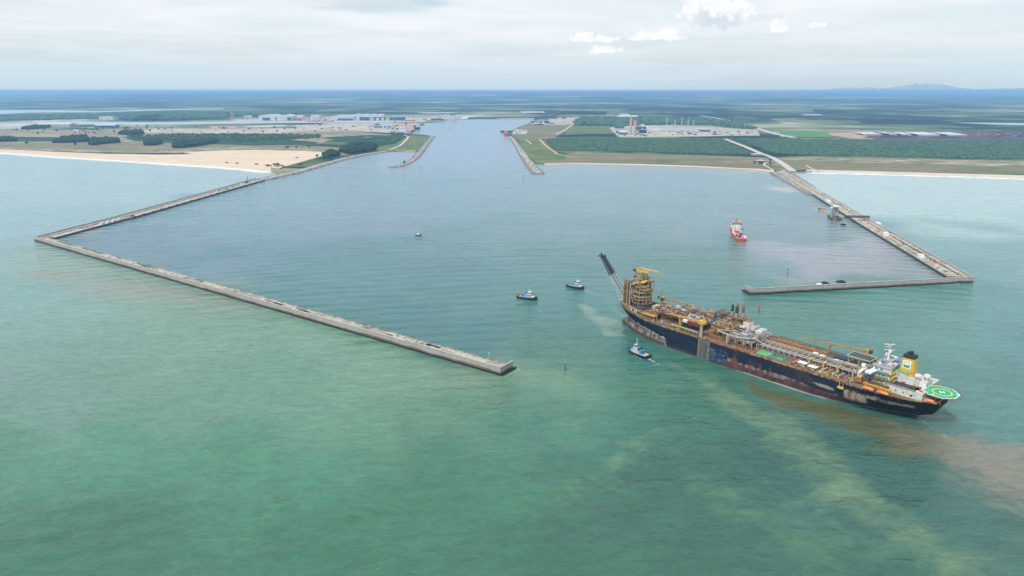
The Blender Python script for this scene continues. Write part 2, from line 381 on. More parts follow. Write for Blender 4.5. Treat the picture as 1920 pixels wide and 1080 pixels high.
w3 = noise_tex(nt, pos, .42, 3, .6, .2, ((.45, 1.0, 1), .2))         # ripples
# light through thin crests and shade in troughs, put into the base colour
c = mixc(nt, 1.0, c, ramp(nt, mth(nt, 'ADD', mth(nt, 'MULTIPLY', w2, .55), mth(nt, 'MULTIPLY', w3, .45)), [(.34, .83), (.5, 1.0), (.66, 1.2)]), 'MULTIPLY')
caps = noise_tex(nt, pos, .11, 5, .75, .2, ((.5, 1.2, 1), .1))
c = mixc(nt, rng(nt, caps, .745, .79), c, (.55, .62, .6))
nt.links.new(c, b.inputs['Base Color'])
b.inputs['Roughness'].default_value = .16; b.inputs['IOR'].default_value = 1.333
w1 = noise_tex(nt, pos, .030, 3, .5, .6, ((.28, 1.0, 1), .12))     # swell, some thirty metres crest to crest
# a swell train bending round the harbour mouth: rings about a point off the entrance
wv = N(nt, 'ShaderNodeTexWave', wave_type='RINGS', rings_direction='Z', wave_profile='SIN'); wv.inputs['Scale'].default_value = .0115; wv.inputs['Distortion'].default_value = 6; wv.inputs['Detail'].default_value = 3; wv.inputs['Detail Scale'].default_value = .35; wv.inputs['Detail Roughness'].default_value = .55
mpw = N(nt, 'ShaderNodeMapping'); mpw.inputs['Location'].default_value = (-150, 500, 0); nt.links.new(pos, mpw.inputs[0]); nt.links.new(mpw.outputs[0], wv.inputs['Vector'])
chop = at.outputs['Alpha']                                           # how exposed the water is: open sea 1, harbour less
gust = rng(nt, noise_tex(nt, pos, .006, 3, .6, .5, ((.5, 1, 1), .2)), .3, .7)
rough_ = mth(nt, 'MULTIPLY', chop, mth(nt, 'ADD', .65, mth(nt, 'MULTIPLY', gust, .6)))
hgt = mth(nt, 'ADD', mth(nt, 'ADD', mth(nt, 'MULTIPLY', w1, 3.2), mth(nt, 'MULTIPLY', wv.outputs['Fac'], .65)), mth(nt, 'MULTIPLY', rough_, mth(nt, 'ADD', mth(nt, 'MULTIPLY', w2, 2.0), mth(nt, 'MULTIPLY', w3, .65))))
bp = N(nt, 'ShaderNodeBump'); bp.inputs['Strength'].default_value = 1.0; bp.inputs['Distance'].default_value = 1.0
nt.links.new(hgt, bp.inputs['Height']); nt.links.new(bp.outputs[0], b.inputs['Normal'])
sea = MB(); sea.add(vs, fs, m); sea = sea.build('sea'); set_col(sea, cols, alphas); set_col(sea, pcol_, pal_, 'Plume'); tag(sea, kind='structure')

# foam: sheets just above the water, broken up by noise, fading at their edges (attribute Col = how dense)
def foam_mat(name, mapping, scale, lo, hi):
    m, nt, b = new_mat(name); b.inputs['Base Color'].default_value = (.74, .78, .77, 1); b.inputs['Roughness'].default_value = .8
    at = N(nt, 'ShaderNodeAttribute', attribute_name='Col'); pos = N(nt, 'ShaderNodeNewGeometry').outputs['Position']
    f = noise_tex(nt, pos, scale, 5, .7, .8, mapping)
    a = rng(nt, mth(nt, 'ADD', mth(nt, 'SUBTRACT', f, .5), at.outputs['Fac']), lo, hi)
    tr = N(nt, 'ShaderNodeBsdfTransparent'); ms = N(nt, 'ShaderNodeMixShader')
    nt.links.new(a, ms.inputs[0]); nt.links.new(tr.outputs[0], ms.inputs[1]); nt.links.new(b.outputs[0], ms.inputs[2]); nt.links.new(ms.outputs[0], nt.nodes['Material Output'].inputs[0])
    return m
FM_surf = foam_mat('surf_foam', ((.25, 1, 1), 0), .06, .35, .75)
FM_wake = foam_mat('wake_foam', ((.6, 1, 1), .3), .22, .42, .95)
def foam_strip(name, pts, ws, dens, m, z=.12, rows=6, both=True):
    """pts: world points; ws: widths to the left and right of the line"""
    vs, fs, cs = [], [], []; n = len(pts)
    for i, p in enumerate(pts):
        a = pts[max(0, i - 1)]; q = pts[min(n - 1, i + 1)]; d = Vector((q[0] - a[0], q[1] - a[1], 0)).normalized(); l = Vector((-d.y, d.x, 0))
        w = ws[i] if hasattr(ws, '__len__') else ws; dn = dens[i] if hasattr(dens, '__len__') else dens
        for k in range(rows + 1):
            t = k / rows * 2 - 1 if both else k / rows
            vs.append((p[0] + l.x * w * t, p[1] + l.y * w * t, z)); e = (1 - abs(t)) if both else (1 - t)
            cs.append((dn * e,) * 3)
    for i in range(n - 1):
        for k in range(rows):
            a = i * (rows + 1) + k; fs.append((a, a + 1, a + rows + 2, a + rows + 1))
    o = MB(); o.add(vs, fs, m); o = o.build(name); set_col(o, cs); return tag(o, kind='stuff')
def dense_line(pts, step):
    r = [pts[0]]
    for a, b in zip(pts, pts[1:]):
        L = math.hypot(b[0] - a[0], b[1] - a[1]); k = max(1, int(L / step))
        for i in range(1, k + 1): r.append((lerp(a[0], b[0], i / k), lerp(a[1], b[1], i / k)))
    return r
# ================================================================ land
LZ = 2.0
def zone_mat(name, stops, s1=1 / 260, s2=1 / 45, stretch=(.55, 1, 1), rough=.95):
    m, nt, b = new_mat(name); pos = N(nt, 'ShaderNodeNewGeometry').outputs['Position']
    a = noise_tex(nt, pos, s1, 5, .62, .6, (stretch, .1)); c = noise_tex(nt, pos, s2, 4, .65, .3, (stretch, .1))
    f = mth(nt, 'ADD', mth(nt, 'MULTIPLY', a, .45), mth(nt, 'MULTIPLY', c, .55))
    nt.links.new(ramp(nt, f, stops), b.inputs['Base Color']); b.inputs['Roughness'].default_value = rough; b.inputs['Specular IOR Level'].default_value = .1
    return m
Z_base = zone_mat('coastal_plain', [(.3, (.05, .085, .035)), (.42, (.1, .125, .055)), (.52, (.16, .16, .085)), (.62, (.25, .22, .14)), (.72, (.36, .31, .22))])
Z_sand = zone_mat('beach_sand', [(.3, (.54, .42, .3)), (.7, (.7, .56, .42))], 1 / 160, 1 / 30)
Z_wsand = zone_mat('wet_sand', [(.3, (.3, .22, .15)), (.7, (.4, .31, .22))], 1 / 160, 1 / 20)
Z_dune = zone_mat('dune_scrub', [(.32, (.085, .115, .05)), (.46, (.17, .16, .085)), (.6, (.27, .225, .13)), (.7, (.42, .34, .23))], 1 / 120, 1 / 22, (.35, 1, 1))
Z_grass = zone_mat('rough_grass', [(.32, (.035, .1, .03)), (.48, (.1, .15, .05)), (.6, (.2, .19, .09)), (.72, (.33, .27, .16))], 1 / 130, 1 / 30)
Z_bgreen = zone_mat('bright_pasture', [(.3, (.05, .17, .05)), (.7, (.12, .26, .08))], 1 / 200, 1 / 40)
Z_scrub = zone_mat('dark_scrub', [(.3, (.012, .04, .02)), (.6, (.03, .075, .035)), (.72, (.1, .11, .05))], 1 / 180, 1 / 25)
Z_brown = zone_mat('brown_heath', [(.3, (.07, .105, .045)), (.45, (.14, .15, .075)), (.56, (.21, .18, .11)), (.7, (.36, .29, .2))], 1 / 150, 1 / 25, (.3, 1, 1))
Z_dry = zone_mat('dry_pasture', [(.32, (.09, .11, .05)), (.45, (.2, .18, .115)), (.56, (.33, .28, .2)), (.68, (.47, .4, .31))], 1 / 170, 1 / 28, (.35, 1, 1))
Z_sandy = zone_mat('sandy_heath', [(.38, (.09, .11, .055)), (.5, (.2, .18, .11)), (.56, (.42, .36, .26)), (.68, (.58, .48, .36))], 1 / 70, 1 / 16, (.3, 1, 1))
Z_yard = zone_mat('pale_yard', [(.32, (.1, .12, .07)), (.42, (.24, .23, .18)), (.5, (.42, .37, .31)), (.6, (.6, .53, .46)), (.68, (.3, .3, .3))], 1 / 90, 1 / 18, (.4, 1, 1))
Z_pink = zone_mat('reddish_soil', [(.3, (.3, .2, .16)), (.7, (.5, .36, .28))], 1 / 100, 1 / 20)
Z_ore = zone_mat('ore_yard', [(.3, (.04, .035, .05)), (.5, (.1, .065, .08)), (.68, (.22, .12, .11))], 1 / 110, 1 / 20, (.3, 1, 1))
Z_road = zone_mat('pale_road', [(.3, (.42, .39, .34)), (.7, (.55, .5, .43))], 1 / 60, 1 / 8)
Z_rroad = zone_mat('red_earth_road', [(.3, (.45, .26, .19)), (.7, (.56, .36, .27))], 1 / 60, 1 / 8)
Z_wet = zone_mat('still_water', [(.3, (.3, .4, .46)), (.7, (.42, .5, .55))], 1 / 300, 1 / 60, (.3, 1, 1), .35)
Z_white = zone_mat('white_sand_flat', [(.3, (.5, .48, .43)), (.7, (.66, .62, .56))], 1 / 200, 1 / 40)
# far plain: woods, pasture and bare strips, the farther the more wood
m, nt, b = new_mat('far_plain'); pos = N(nt, 'ShaderNodeNewGeometry').outputs['Position']
a = noise_tex(nt, pos, 1 / 5200, 6, .66, .8, ((1.6, 1, 1), .05)); a2 = noise_tex(nt, pos, 1 / 1700, 6, .66, .6, ((.9, 1, 1), -.08)); c2 = noise_tex(nt, pos, 1 / 420, 5, .68, .5, ((.6, 1, 1), -.05))
vo = N(nt, 'ShaderNodeTexVoronoi'); vo.inputs['Scale'].default_value = 1 / 700
mp = N(nt, 'ShaderNodeMapping'); mp.inputs['Scale'].default_value = (.55, .8, 1); mp.inputs['Rotation'].default_value = (0, 0, .2); nt.links.new(pos, mp.inputs[0]); nt.links.new(mp.outputs[0], vo.inputs['Vector'])
vs_ = N(nt, 'ShaderNodeSeparateColor'); nt.links.new(vo.outputs['Color'], vs_.inputs[0])
f = mth(nt, 'ADD', mth(nt, 'ADD', mth(nt, 'MULTIPLY', a, .36), mth(nt, 'MULTIPLY', a2, .36)), mth(nt, 'ADD', mth(nt, 'MULTIPLY', c2, .26), mth(nt, 'MULTIPLY', mth(nt, 'SUBTRACT', vs_.outputs[0], .5), .10)))
py = N(nt, 'ShaderNodeSeparateXYZ'); nt.links.new(pos, py.inputs[0])
f = mth(nt, 'ADD', f, mth(nt, 'MULTIPLY', rng(nt, py.outputs[1], 11000, 7000), .016))
cc = ramp(nt, f, [(.40, (.008, .024, .02)), (.475, (.018, .045, .03)), (.505, (.09, .13, .06)), (.54, (.17, .2, .1)), (.58, (.28, .28, .19)), (.63, (.55, .52, .46))])
nt.links.new(cc, b.inputs['Base Color']); b.inputs['Roughness'].default_value = 1; b.inputs['Specular IOR Level'].default_value = .05
Z_far = m

def zone(name, px, mt, z, skirt=None, world=False):
    pts = [Vector((p[0], p[1], z)) if world else G(p[0], p[1], z) for p in px]
    tri = tessellate_polygon([pts]); o = MB(); vs = [tuple(p) for p in pts]
    fs = []
    for t in tri:
        a, b_, c_ = (pts[i] for i in t)
        fs.append(t if (b_ - a).cross(c_ - a).z > 0 else t[::-1])
    o.add(vs, fs, mt)
    if skirt is not None:
        n = len(pts); o.add(vs + [(p.x, p.y, skirt) for p in pts], [(k, (k + 1) % n, n + (k + 1) % n, n + k) for k in range(n)], mt)
    return tag(o.build(name), kind='structure')
def strip(name, px, w, mt, z, world=False, kind='structure'):
    pts = [Vector((p[0], p[1], z)) if world else G(p[0], p[1], z) for p in px]; n = len(pts); vs = []; o = MB()
    for i, p in enumerate(pts):
        d = (pts[min(n - 1, i + 1)] - pts[max(0, i - 1)]).normalized(); l = Vector((-d.y, d.x, 0)); ww = w[i] if hasattr(w, '__len__') else w
        vs += [p - l * ww / 2, p + l * ww / 2]
    o.add(vs, [(2 * i, 2 * i + 2, 2 * i + 3, 2 * i + 1) for i in range(n - 1)], mt)
    return tag(o.build(name), kind=kind)

LBEACH = [(-700, 244), (-350, 262), (-150, 275), (0, 285.5), (100, 293), (200, 299), (300, 305.5), (400, 312), (470, 317.5), (508, 322)]
RBEACH = [(1021, 309), (1060, 308), (1100, 308), (1150, 308.6), (1200, 310), (1300, 313), (1400, 318), (1452, 322.5)]
RBEACH2 = [(1512, 321), (1600, 323), (1700, 326), (1800, 329), (1920, 333), (2100, 341), (2500, 362)]
COVE = [(727, 284.6), (750, 284.8), (779, 285.2)]
def up(px, d): return [(x, y - d) for x, y in px]
coast = up(LBEACH, 1.6) + [(520, 325), (560, 321), (620, 302.5), (690, 289.5), (722, 284.5)] + up(COVE, .8) + [(783, 283), (800, 263), (808, 255), (790, 252.2), (772, 250.5), (775, 244), (787, 239), (789, 232), (800, 230), (822, 229), (836, 228.6), (820, 227.8), (800, 227.6), (795, 226.4), (845, 225), (860, 223.4), (930, 223), (1000, 222.6), (1004, 226.5), (990, 231), (968, 240), (954, 248), (958, 254), (967, 259), (986, 290), (1003, 306.5)] + up(RBEACH, 1.4) + [(1470, 322), (1500, 321)] + up(RBEACH2, 1.6)
far_y = 12000
cw = [G(x, y, LZ) for x, y in coast]
land_px = [(p.x, p.y) for p in cw] + [(40000, cw[-1].y), (40000, far_y), (-40000, far_y), (-40000, cw[0].y)]
zone('land', land_px, Z_far, LZ, skirt=-1.0, world=True)
o = MB(); vs = []; nyf = [far_y, 15000, 18000, 22000, 27000, 33000, 39000, 45000]; nxf = 48
for y in nyf:
    for i in range(nxf + 1):
        ax = (i / nxf * 2 - 1) * 1.3; vs.append((ax * max(y, 31000), y, LZ + 215 * sstep(14000, 45000, y) * max(0, 1 - (ax / .8) ** 2)))
o.add(vs, [(j * (nxf + 1) + i, j * (nxf + 1) + i + 1, (j + 1) * (nxf + 1) + i + 1, (j + 1) * (nxf + 1) + i) for j in range(len(nyf) - 1) for i in range(nxf)], Z_far)
tag(o.build('terrain'), kind='structure')

def beach(name, px, inland, mt=Z_sand, out=1.2):
    """sloping sand: from just under the water up to the level of the land"""
    o = MB(); vs = []
    for (x, y), d in zip(px, inland):
        vs += [G(x, y + out * .35, -.25), G(x, y - .25, .8), G(x, y - 1.6, LZ + .12), G(x, y - 1.6 - d, LZ + .12)]
    n = len(px)
    for k in range(3): o.add([tuple(v) for v in vs], [(4 * i + k, 4 * i + 4 + k, 4 * i + 5 + k, 4 * i + 1 + k) for i in range(n - 1)], Z_wsand if k == 0 else mt)
    return tag(o.build(name), kind='structure')
beach('beach', LBEACH, [3, 4, 5, 5, 7, 9, 14, 22, 33, 30]); beach('beach', RBEACH, [2.2] * 7 + [1.8]); beach('beach', RBEACH2, [2.6, 2.8, 3.2, 3.4, 3.8, 4.2, 5]); beach('beach', COVE, [1, 1, 1])
zone('dune_field', [(330, 284), (400, 279), (480, 277), (560, 279), (612, 283), (606, 292), (560, 305), (520, 316), (480, 308), (380, 292)], Z_sand, LZ + .3)
zone('dune_scrub', [(-600, 235), (-200, 255), (0, 262), (150, 266), (300, 268), (420, 271), (600, 274), (700, 281), (640, 292), (612, 286), (560, 281), (480, 279), (400, 278.5), (330, 283), (240, 283), (100, 281), (0, 277.5), (-300, 262)], Z_dune, LZ + .2)
zone('sandy_heath', [(-200, 266), (0, 276), (100, 279.6), (240, 281.6), (330, 281.6), (400, 276.8), (480, 275.6), (560, 277), (612, 282), (606, 285), (560, 282.5), (480, 281), (400, 282.5), (330, 287), (240, 286.2), (100, 283.4), (0, 279.6), (-200, 269)], Z_sandy, LZ + .36)
zone('scrubland', [(-300, 236), (0, 243), (250, 243), (420, 239), (600, 240), (735, 253), (700, 258), (560, 262), (420, 270), (200, 266), (0, 262), (-300, 256)], Z_dry, LZ + .22)
zone('green_field', [(230, 257), (330, 252), (430, 251), (600, 253), (620, 262), (590, 270), (480, 273), (330, 268), (250, 264)], Z_scrub, LZ + .35)
zone('green_field', [(-60, 255), (90, 257), (190, 259), (180, 264), (60, 265), (-60, 263)], Z_scrub, LZ + .35)
zone('green_field', [(600, 258), (690, 253), (745, 254), (762, 255), (742, 270), (700, 274), (640, 273), (650, 268), (720, 258), (690, 257), (640, 264)], Z_scrub, LZ + .4)
zone('grassland', [(690, 281), (735, 268), (765, 255), (772, 252.6), (808, 256), (800, 262), (783, 282), (740, 283), (722, 284)], Z_grass, LZ + .3)
zone('sand_flat', [(545, 262), (610, 255), (680, 252.5), (720, 253.4), (690, 258), (620, 263), (600, 268), (590, 266)], Z_sandy, LZ + .38)
zone('pale_clearing', [(455, 236.6), (530, 234.6), (540, 236), (470, 238.4)], Z_white, LZ + .5)
zone('reddish_field', [(390, 236.5), (445, 236), (440, 240.5), (400, 241)], Z_pink, LZ + .5)
zone('yard', [(545, 236), (620, 231), (700, 229.5), (788, 231), (786, 239), (774, 244.5), (770, 250), (735, 249.5), (640, 245), (560, 246), (520, 243), (560, 240)], Z_yard, LZ + .5)
zone('yard', [(290, 241), (400, 242), (530, 241), (560, 247), (520, 250), (380, 250), (250, 248)], Z_yard, LZ + .45)
zone('canal', [(-500, 233), (0, 230.8), (60, 230.2), (140, 228), (200, 228.6), (330, 229.2), (470, 227.6), (620, 226.8), (795, 225.6), (800, 228), (740, 229), (620, 230), (470, 231.5), (330, 233), (200, 233.4), (140, 233.4), (60, 233.2), (0, 233.6), (-500, 237)], Z_wet, LZ + .8)
zone('lagoon', [(-300, 206), (0, 206.3), (100, 206.6), (185, 208), (290, 205.6), (420, 203.2), (420, 204), (300, 207.2), (180, 210.4), (60, 211), (0, 214), (-300, 216)], Z_wet, LZ + .8)
zone('lagoon', [(1780, 229.4), (1960, 231.4), (2200, 233), (2200, 238), (1960, 235.4), (1860, 233.2)], Z_wet, LZ + .8)
zone('quay_yard', [(430, 224), (520, 221), (640, 219), (760, 219), (860, 219.6), (862, 222.8), (845, 224.4), (795, 225.2), (620, 226.2), (470, 227.2), (440, 228)], Z_yard, LZ + .6)
zone('sand_bank', [(780, 211.2), (845, 210.6), (858, 211.4), (800, 212.6)], Z_white, LZ + .6)
zone('sand_bank', [(858, 223), (868, 218.6), (884, 217.2), (912, 216.6), (880, 219.2), (876, 222.6)], Z_white, LZ + .6)
zone('sand_bank', [(930, 222.7), (1000, 222.2), (1000, 221.4), (940, 221.8)], Z_sand, LZ + .6)
zone('sand_bank', [(975, 209), (1020, 209), (1022, 211), (978, 211)], Z_white, LZ + .6)
zone('grassland', [(1006, 228), (992, 232), (970, 240), (956, 248), (962, 256), (1000, 262), (1040, 258), (1062, 246), (1085, 226), (1092, 219), (1040, 219)], Z_brown, LZ + .3)
zone('yard', [(1006, 226), (1030, 222), (1090, 219), (1080, 231), (1060, 234), (1000, 233.4), (994, 231)], Z_yard, LZ + .5)
zone('yard', [(966, 242), (990, 243.6), (986, 252), (960, 251)], Z_yard, LZ + .5)
zone('grassland', [(962, 256), (1000, 262), (1024, 262), (1034, 284), (1062, 294), (1060, 300), (1004, 304), (988, 290), (970, 260)], Z_grass, LZ + .35)
zone('heath', [(1004, 304), (1060, 292), (1080, 285), (1250, 289), (1440, 295), (1446, 317), (1400, 315.6), (1300, 310.6), (1200, 307.4), (1100, 305.6), (1021, 306.4)], Z_brown, LZ + .3)
zone('heath', [(1446, 300), (1480, 293), (1700, 297), (1930, 301), (2300, 304), (2400, 350), (1930, 329), (1700, 322.6), (1520, 318), (1470, 320), (1446, 317)], Z_brown, LZ + .3)
zone('sandy_heath', [(1460, 294.4), (1600, 296.6), (1760, 299), (1930, 303), (2300, 310), (2300, 322), (1930, 313), (1740, 308), (1600, 304.5), (1520, 302), (1470, 299)], Z_sandy, LZ + .45)
zone('green_field', [(1072, 232), (1140, 232), (1150, 250), (1060, 252), (1064, 243)], Z_grass, LZ + .4)
zone('green_field', [(1440, 245), (1530, 246), (1570, 251), (1560, 257), (1490, 257), (1450, 251)], Z_bgreen, LZ + .4)
zone('plant_yard', [(1142, 240), (1160, 235.6), (1260, 234.6), (1330, 238), (1420, 243.6), (1425, 254), (1330, 255.4), (1180, 258), (1160, 257)], Z_yard, LZ + .5)
zone('ore_yard', [(1560, 248), (1620, 247.6), (1800, 247), (2100, 250), (2100, 264), (1900, 262.6), (1640, 262), (1585, 258)], Z_ore, LZ + .5)
zone('reddish_field', [(1550, 248.5), (1606, 248), (1640, 261), (1600, 260), (1560, 254)], Z_pink, LZ + .6)
zone('sand_bank', [(1160, 216.5), (1195, 216), (1196, 218.6), (1150, 219)], Z_white, LZ + .6)
strip('road', [(1314, 217), (1360, 224), (1410, 238), (1450, 250), (1489, 258)], 42, Z_road, LZ + .7)
strip('road', [(1360, 260.5), (1400, 276), (1425, 287), (1450, 296), (1468, 307), (1487, 321)], 26, Z_road, LZ + .9)
strip('road', [(1020, 260), (1050, 257.6), (1120, 256.6), (1142, 257.6), (1360, 259.6), (1500, 260), (1600, 261)], 11, Z_road, LZ + .75)
strip('road', [(1012, 261), (1022, 272), (1034, 281), (1046, 289), (1064, 292)], 12, Z_rroad, LZ + .8)
strip('road', [(1060, 287), (1160, 290.5), (1300, 293.6), (1420, 297), (1438, 303), (1432, 309), (1450, 319)], 8, Z_road, LZ + .85)
strip('road', [(1042, 252), (1060, 243), (1080, 229), (1090, 219)], 14, Z_road, LZ + .75)
strip('road', [(730, 281), (750, 273), (762, 262), (766, 256), (757, 253)], 12, Z_road, LZ + .8)
strip('road', [(1438, 301), (1462, 303), (1466, 306), (1452, 309), (1438, 309)], 7, Z_road, LZ + .95)
strip('path', [(985, 262), (992, 266), (996, 270)], 8, Z_road, LZ + .8)
strip('path', [(1512, 310), (1522, 316), (1536, 320.4)], 8, Z_road, LZ + .8)

# surf along the two beaches
foam_strip('surf', dense_line([P2(x, y + 1.1) for x, y in LBEACH[2:]], 30), [95] * 200, .8, FM_surf, .1)
foam_strip('surf', dense_line([P2(x, y + .6) for x, y in LBEACH[2:]], 30), [32] * 200, .95, FM_surf, .15)
foam_strip('surf', dense_line([P2(x, y + 3.0) for x, y in RBEACH2], 30), [75] * 200, .72, FM_surf, .1)
foam_strip('surf', dense_line([P2(x, y + .8) for x, y in RBEACH2], 30), [16] * 200, .8, FM_surf, .15)

# far mountains, about fifty kilometres off, haze blue put into their base colour
M_mount = mat('haze_tinted_mountain', (.22, .32, .40), 1, .04, .0004)
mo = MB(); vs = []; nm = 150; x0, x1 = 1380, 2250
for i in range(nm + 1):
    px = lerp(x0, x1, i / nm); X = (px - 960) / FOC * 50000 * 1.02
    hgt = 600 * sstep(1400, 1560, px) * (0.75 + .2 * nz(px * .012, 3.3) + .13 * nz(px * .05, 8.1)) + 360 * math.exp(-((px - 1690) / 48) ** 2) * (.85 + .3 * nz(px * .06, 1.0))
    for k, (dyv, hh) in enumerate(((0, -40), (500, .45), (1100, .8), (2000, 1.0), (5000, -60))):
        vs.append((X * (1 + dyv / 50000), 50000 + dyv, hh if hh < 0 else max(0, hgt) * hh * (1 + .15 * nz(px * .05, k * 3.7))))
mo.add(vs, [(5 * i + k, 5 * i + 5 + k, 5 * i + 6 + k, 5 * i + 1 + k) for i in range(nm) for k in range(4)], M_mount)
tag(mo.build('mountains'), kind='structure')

# ---------------------------------------------------------------- woods
def leaf_mat(name, a, b_, scale=1 / 30):
    m, nt, b = new_mat(name); g = N(nt, 'ShaderNodeNewGeometry'); n1 = noise_tex(nt, g.outputs['Position'], scale, 4, .65)
    f = mth(nt, 'ADD', mth(nt, 'MULTIPLY', n1, .6), mth(nt, 'MULTIPLY', g.outputs['Random Per Island'], .4))
    nt.links.new(ramp(nt, f, [(.25, a), (.7, b_)]), b.inputs['Base Color']); b.inputs['Roughness'].default_value = .9; b.inputs['Specular IOR Level'].default_value = .1
    return m
L_wood = leaf_mat('mangrove_leaves', (.032, .08, .048), (.075, .14, .075)); L_dark = leaf_mat('casuarina_leaves', (.01, .026, .014), (.028, .055, .026), 1 / 12)
L_bush = leaf_mat('bush_leaves', (.02, .06, .022), (.07, .12, .045)); M_bark = mat('bark', (.1, .075, .055), .9, .2, 1.0)
def inside(p, poly):
    c = False; n = len(poly)
    for i in range(n):
        a, b = poly[i], poly[i - 1]
        if (a[1] > p[1]) != (b[1] > p[1]) and p[0] < (b[0] - a[0]) * (p[1] - a[1]) / (b[1] - a[1]) + a[0]: c = not c
    return c
def wood(name, px, step, r, mt, gap=.0, z=LZ + .3, hs=.8):
    poly = [P2(*q) for q in px]; X0 = min(p[0] for p in poly); X1 = max(p[0] for p in poly); Y0 = min(p[1] for p in poly); Y1 = max(p[1] for p in poly); o = MB()
    y = Y0
    while y < Y1:
        x = X0
        while x < X1:
            q = (x + random.uniform(-.5, .5) * step, y + random.uniform(-.5, .5) * step)
            if inside(q, poly) and nz(q[0] * .008, q[1] * .012, 2) > gap - 1 and random.random() > .04:
                rr = r * random.uniform(.6, 1.25); o.blob((q[0], q[1], z + rr * hs * .5), rr, mt, 5, 2, .3, hs)
            x += step
        y += step
    return tag(o.build(name), kind='stuff') if o.v else None
wood('mangrove_wood', [(1022, 262), (1060, 259), (1150, 259), (1250, 260.5), (1352, 261), (1390, 278), (1410, 288), (1416, 291), (1330, 290), (1200, 286), (1100, 284), (1050, 283), (1034, 279)], 11, 7.5, L_wood, .28, hs=.34)
wood('mangrove_wood', [(1378, 261), (1500, 262), (1640, 263.5), (1920, 264.5), (2150, 266), (2150, 302), (1930, 300), (1700, 296), (1560, 293), (1480, 291), (1448, 288), (1424, 278)], 12.5, 8.5, L_wood, .28, hs=.34)
wood('distant_wood', [(1088, 220), (1180, 222), (1320, 223), (1370, 229), (1420, 243), (1330, 236), (1260, 233), (1190, 237), (1080, 237), (1075, 232)], 42, 27, L_wood, .75, hs=.4)
wood('distant_wood', [(1060, 212), (1135, 213), (1132, 216), (1050, 215)], 45, 30, L_dark, .0, hs=.5)
wood('distant_wood', [(440, 214), (520, 208), (600, 205), (580, 212), (520, 217), (450, 219)], 50, 34, L_wood, .4, hs=.4)
wood('distant_wood', [(0, 219), (120, 216), (240, 213), (420, 211), (430, 221), (300, 226), (150, 224), (0, 228)], 42, 26, L_wood, .75, hs=.4)
wood('casuarina_wood', [(640, 287), (642, 281), (655, 277), (690, 272), (704, 276), (703, 283), (680, 287), (655, 290)], 13, 13, L_dark, .0, hs=.9)
wood('casuarina_wood', [(608, 297), (609, 291), (622, 288), (634, 289), (634, 293), (618, 297)], 11, 11, L_dark, .0, hs=.9)
wood('scrub_wood', [(240, 256), (330, 252.5), (430, 252), (600, 254), (600, 260), (470, 266), (330, 264), (260, 261)], 24, 11, L_bush, .8, hs=.5)
wood('scrub_wood', [(690, 272), (745, 257), (758, 258), (735, 270), (715, 273)], 16, 9, L_bush, .6, hs=.5)
for px in ([(325, 279), (326, 273), (345, 270), (395, 264.6), (405, 265), (404, 269), (380, 274), (340, 279)], [(272, 274), (274, 268.5), (300, 266), (304, 267), (303, 271), (290, 274)], [(169, 273), (171, 264), (200, 263), (222, 264.6), (222, 269), (190, 271.5), (176, 274)], [(100, 269), (120, 261), (160, 258.5), (166, 262), (162, 267), (120, 269)], [(225, 253), (230, 249), (265, 247.6), (270, 252), (250, 254)], [(0, 267), (2, 262), (28, 262), (29, 266)], [(42, 243), (70, 237), (92, 236.5), (94, 240), (60, 243.5)], [(250, 226), (260, 221), (300, 217), (308, 222), (290, 226.5)]):
    wood('casuarina_belt', px, 12, 12, L_dark, .0, hs=.95)
# single trees
def make_tree(name, label, h, cr, mt, group):
    t = thing(name, label, 'tree', (0, 0, 0), 0, group)
    tr = MB(); tr.tube((0, 0, 0), (.2, 0, h * .55), .35, M_bark, 6, .2)
    for k in range(4): a = k * 1.6 + .3; tr.tube((.15, 0, h * (.35 + .05 * k)), (math.cos(a) * cr * .6, math.sin(a) * cr * .6, h * .7), .16, M_bark, 5, .07)
    tr.build('trunk', t); cb = MB()
    for k in range(26):
        a = random.uniform(0, 6.28); q = cr * math.sqrt(random.random()) * .85; zz_ = h * random.uniform(.4, .92)
        cb.blob((math.cos(a) * q, math.sin(a) * q, zz_), cr * random.uniform(.22, .42), mt, 5, 2, .35, .8)
    cb.build('crown', t); return t
TL = 'lone dark green tree standing on the scrubland behind the left beach'; TG = 'lone trees on the scrubland behind the left beach'
t0 = make_tree('coastal_tree', TL, 11, 6, L_bush, TG); t1 = make_tree('coastal_tree', TL, 14, 5, L_dark, TG)
t0.location = G(780, 299, LZ); t0.location = G(595, 295, LZ + .4); t1.location = G(556, 279, LZ + .4)
spots = [(536, 279), (540, 278.6), (580, 278), (51, 271), (142, 274), (612, 297), (634, 290)]
for k in range(64):
    spots.append((random.uniform(20, 560), random.uniform(238, 252)))
for k, (x, y) in enumerate(spots):
    dup(t0 if k % 2 else t1, G(x, y, LZ + .4), random.uniform(0, 6), scale=random.uniform(.7, 1.5))

t2 = thing('beach_shrub', 'dark low shrub clump on the pale sand of the left beach', 'shrub', G(556, 296, LZ + .4), 0, 'shrub clumps on the left beach'); q = MB()
for k in range(16): q.blob((random.uniform(-6, 6), random.uniform(-5, 5), random.uniform(.4, 2)), random.uniform(1, 2.2), L_dark, 5, 2, .3)
q.build('crown', t2); q = MB()
q.tube((0, 0, 0), (.3, .3, 1.4), .2, M_bark, 5)
q.build('stem', t2)
for x, y in ((481, 308), (516, 308), (522, 307), (518, 309.6), (527, 310.6), (515, 311.8), (521, 312.6), (532, 313), (562, 308.6), (566, 308.8), (444, 306.6), (425, 305.6), (505, 311.4), (500, 310), (528, 316)): dup(t2, G(x, y, LZ + .4), random.uniform(0, 6), scale=random.uniform(.6, 1.4))
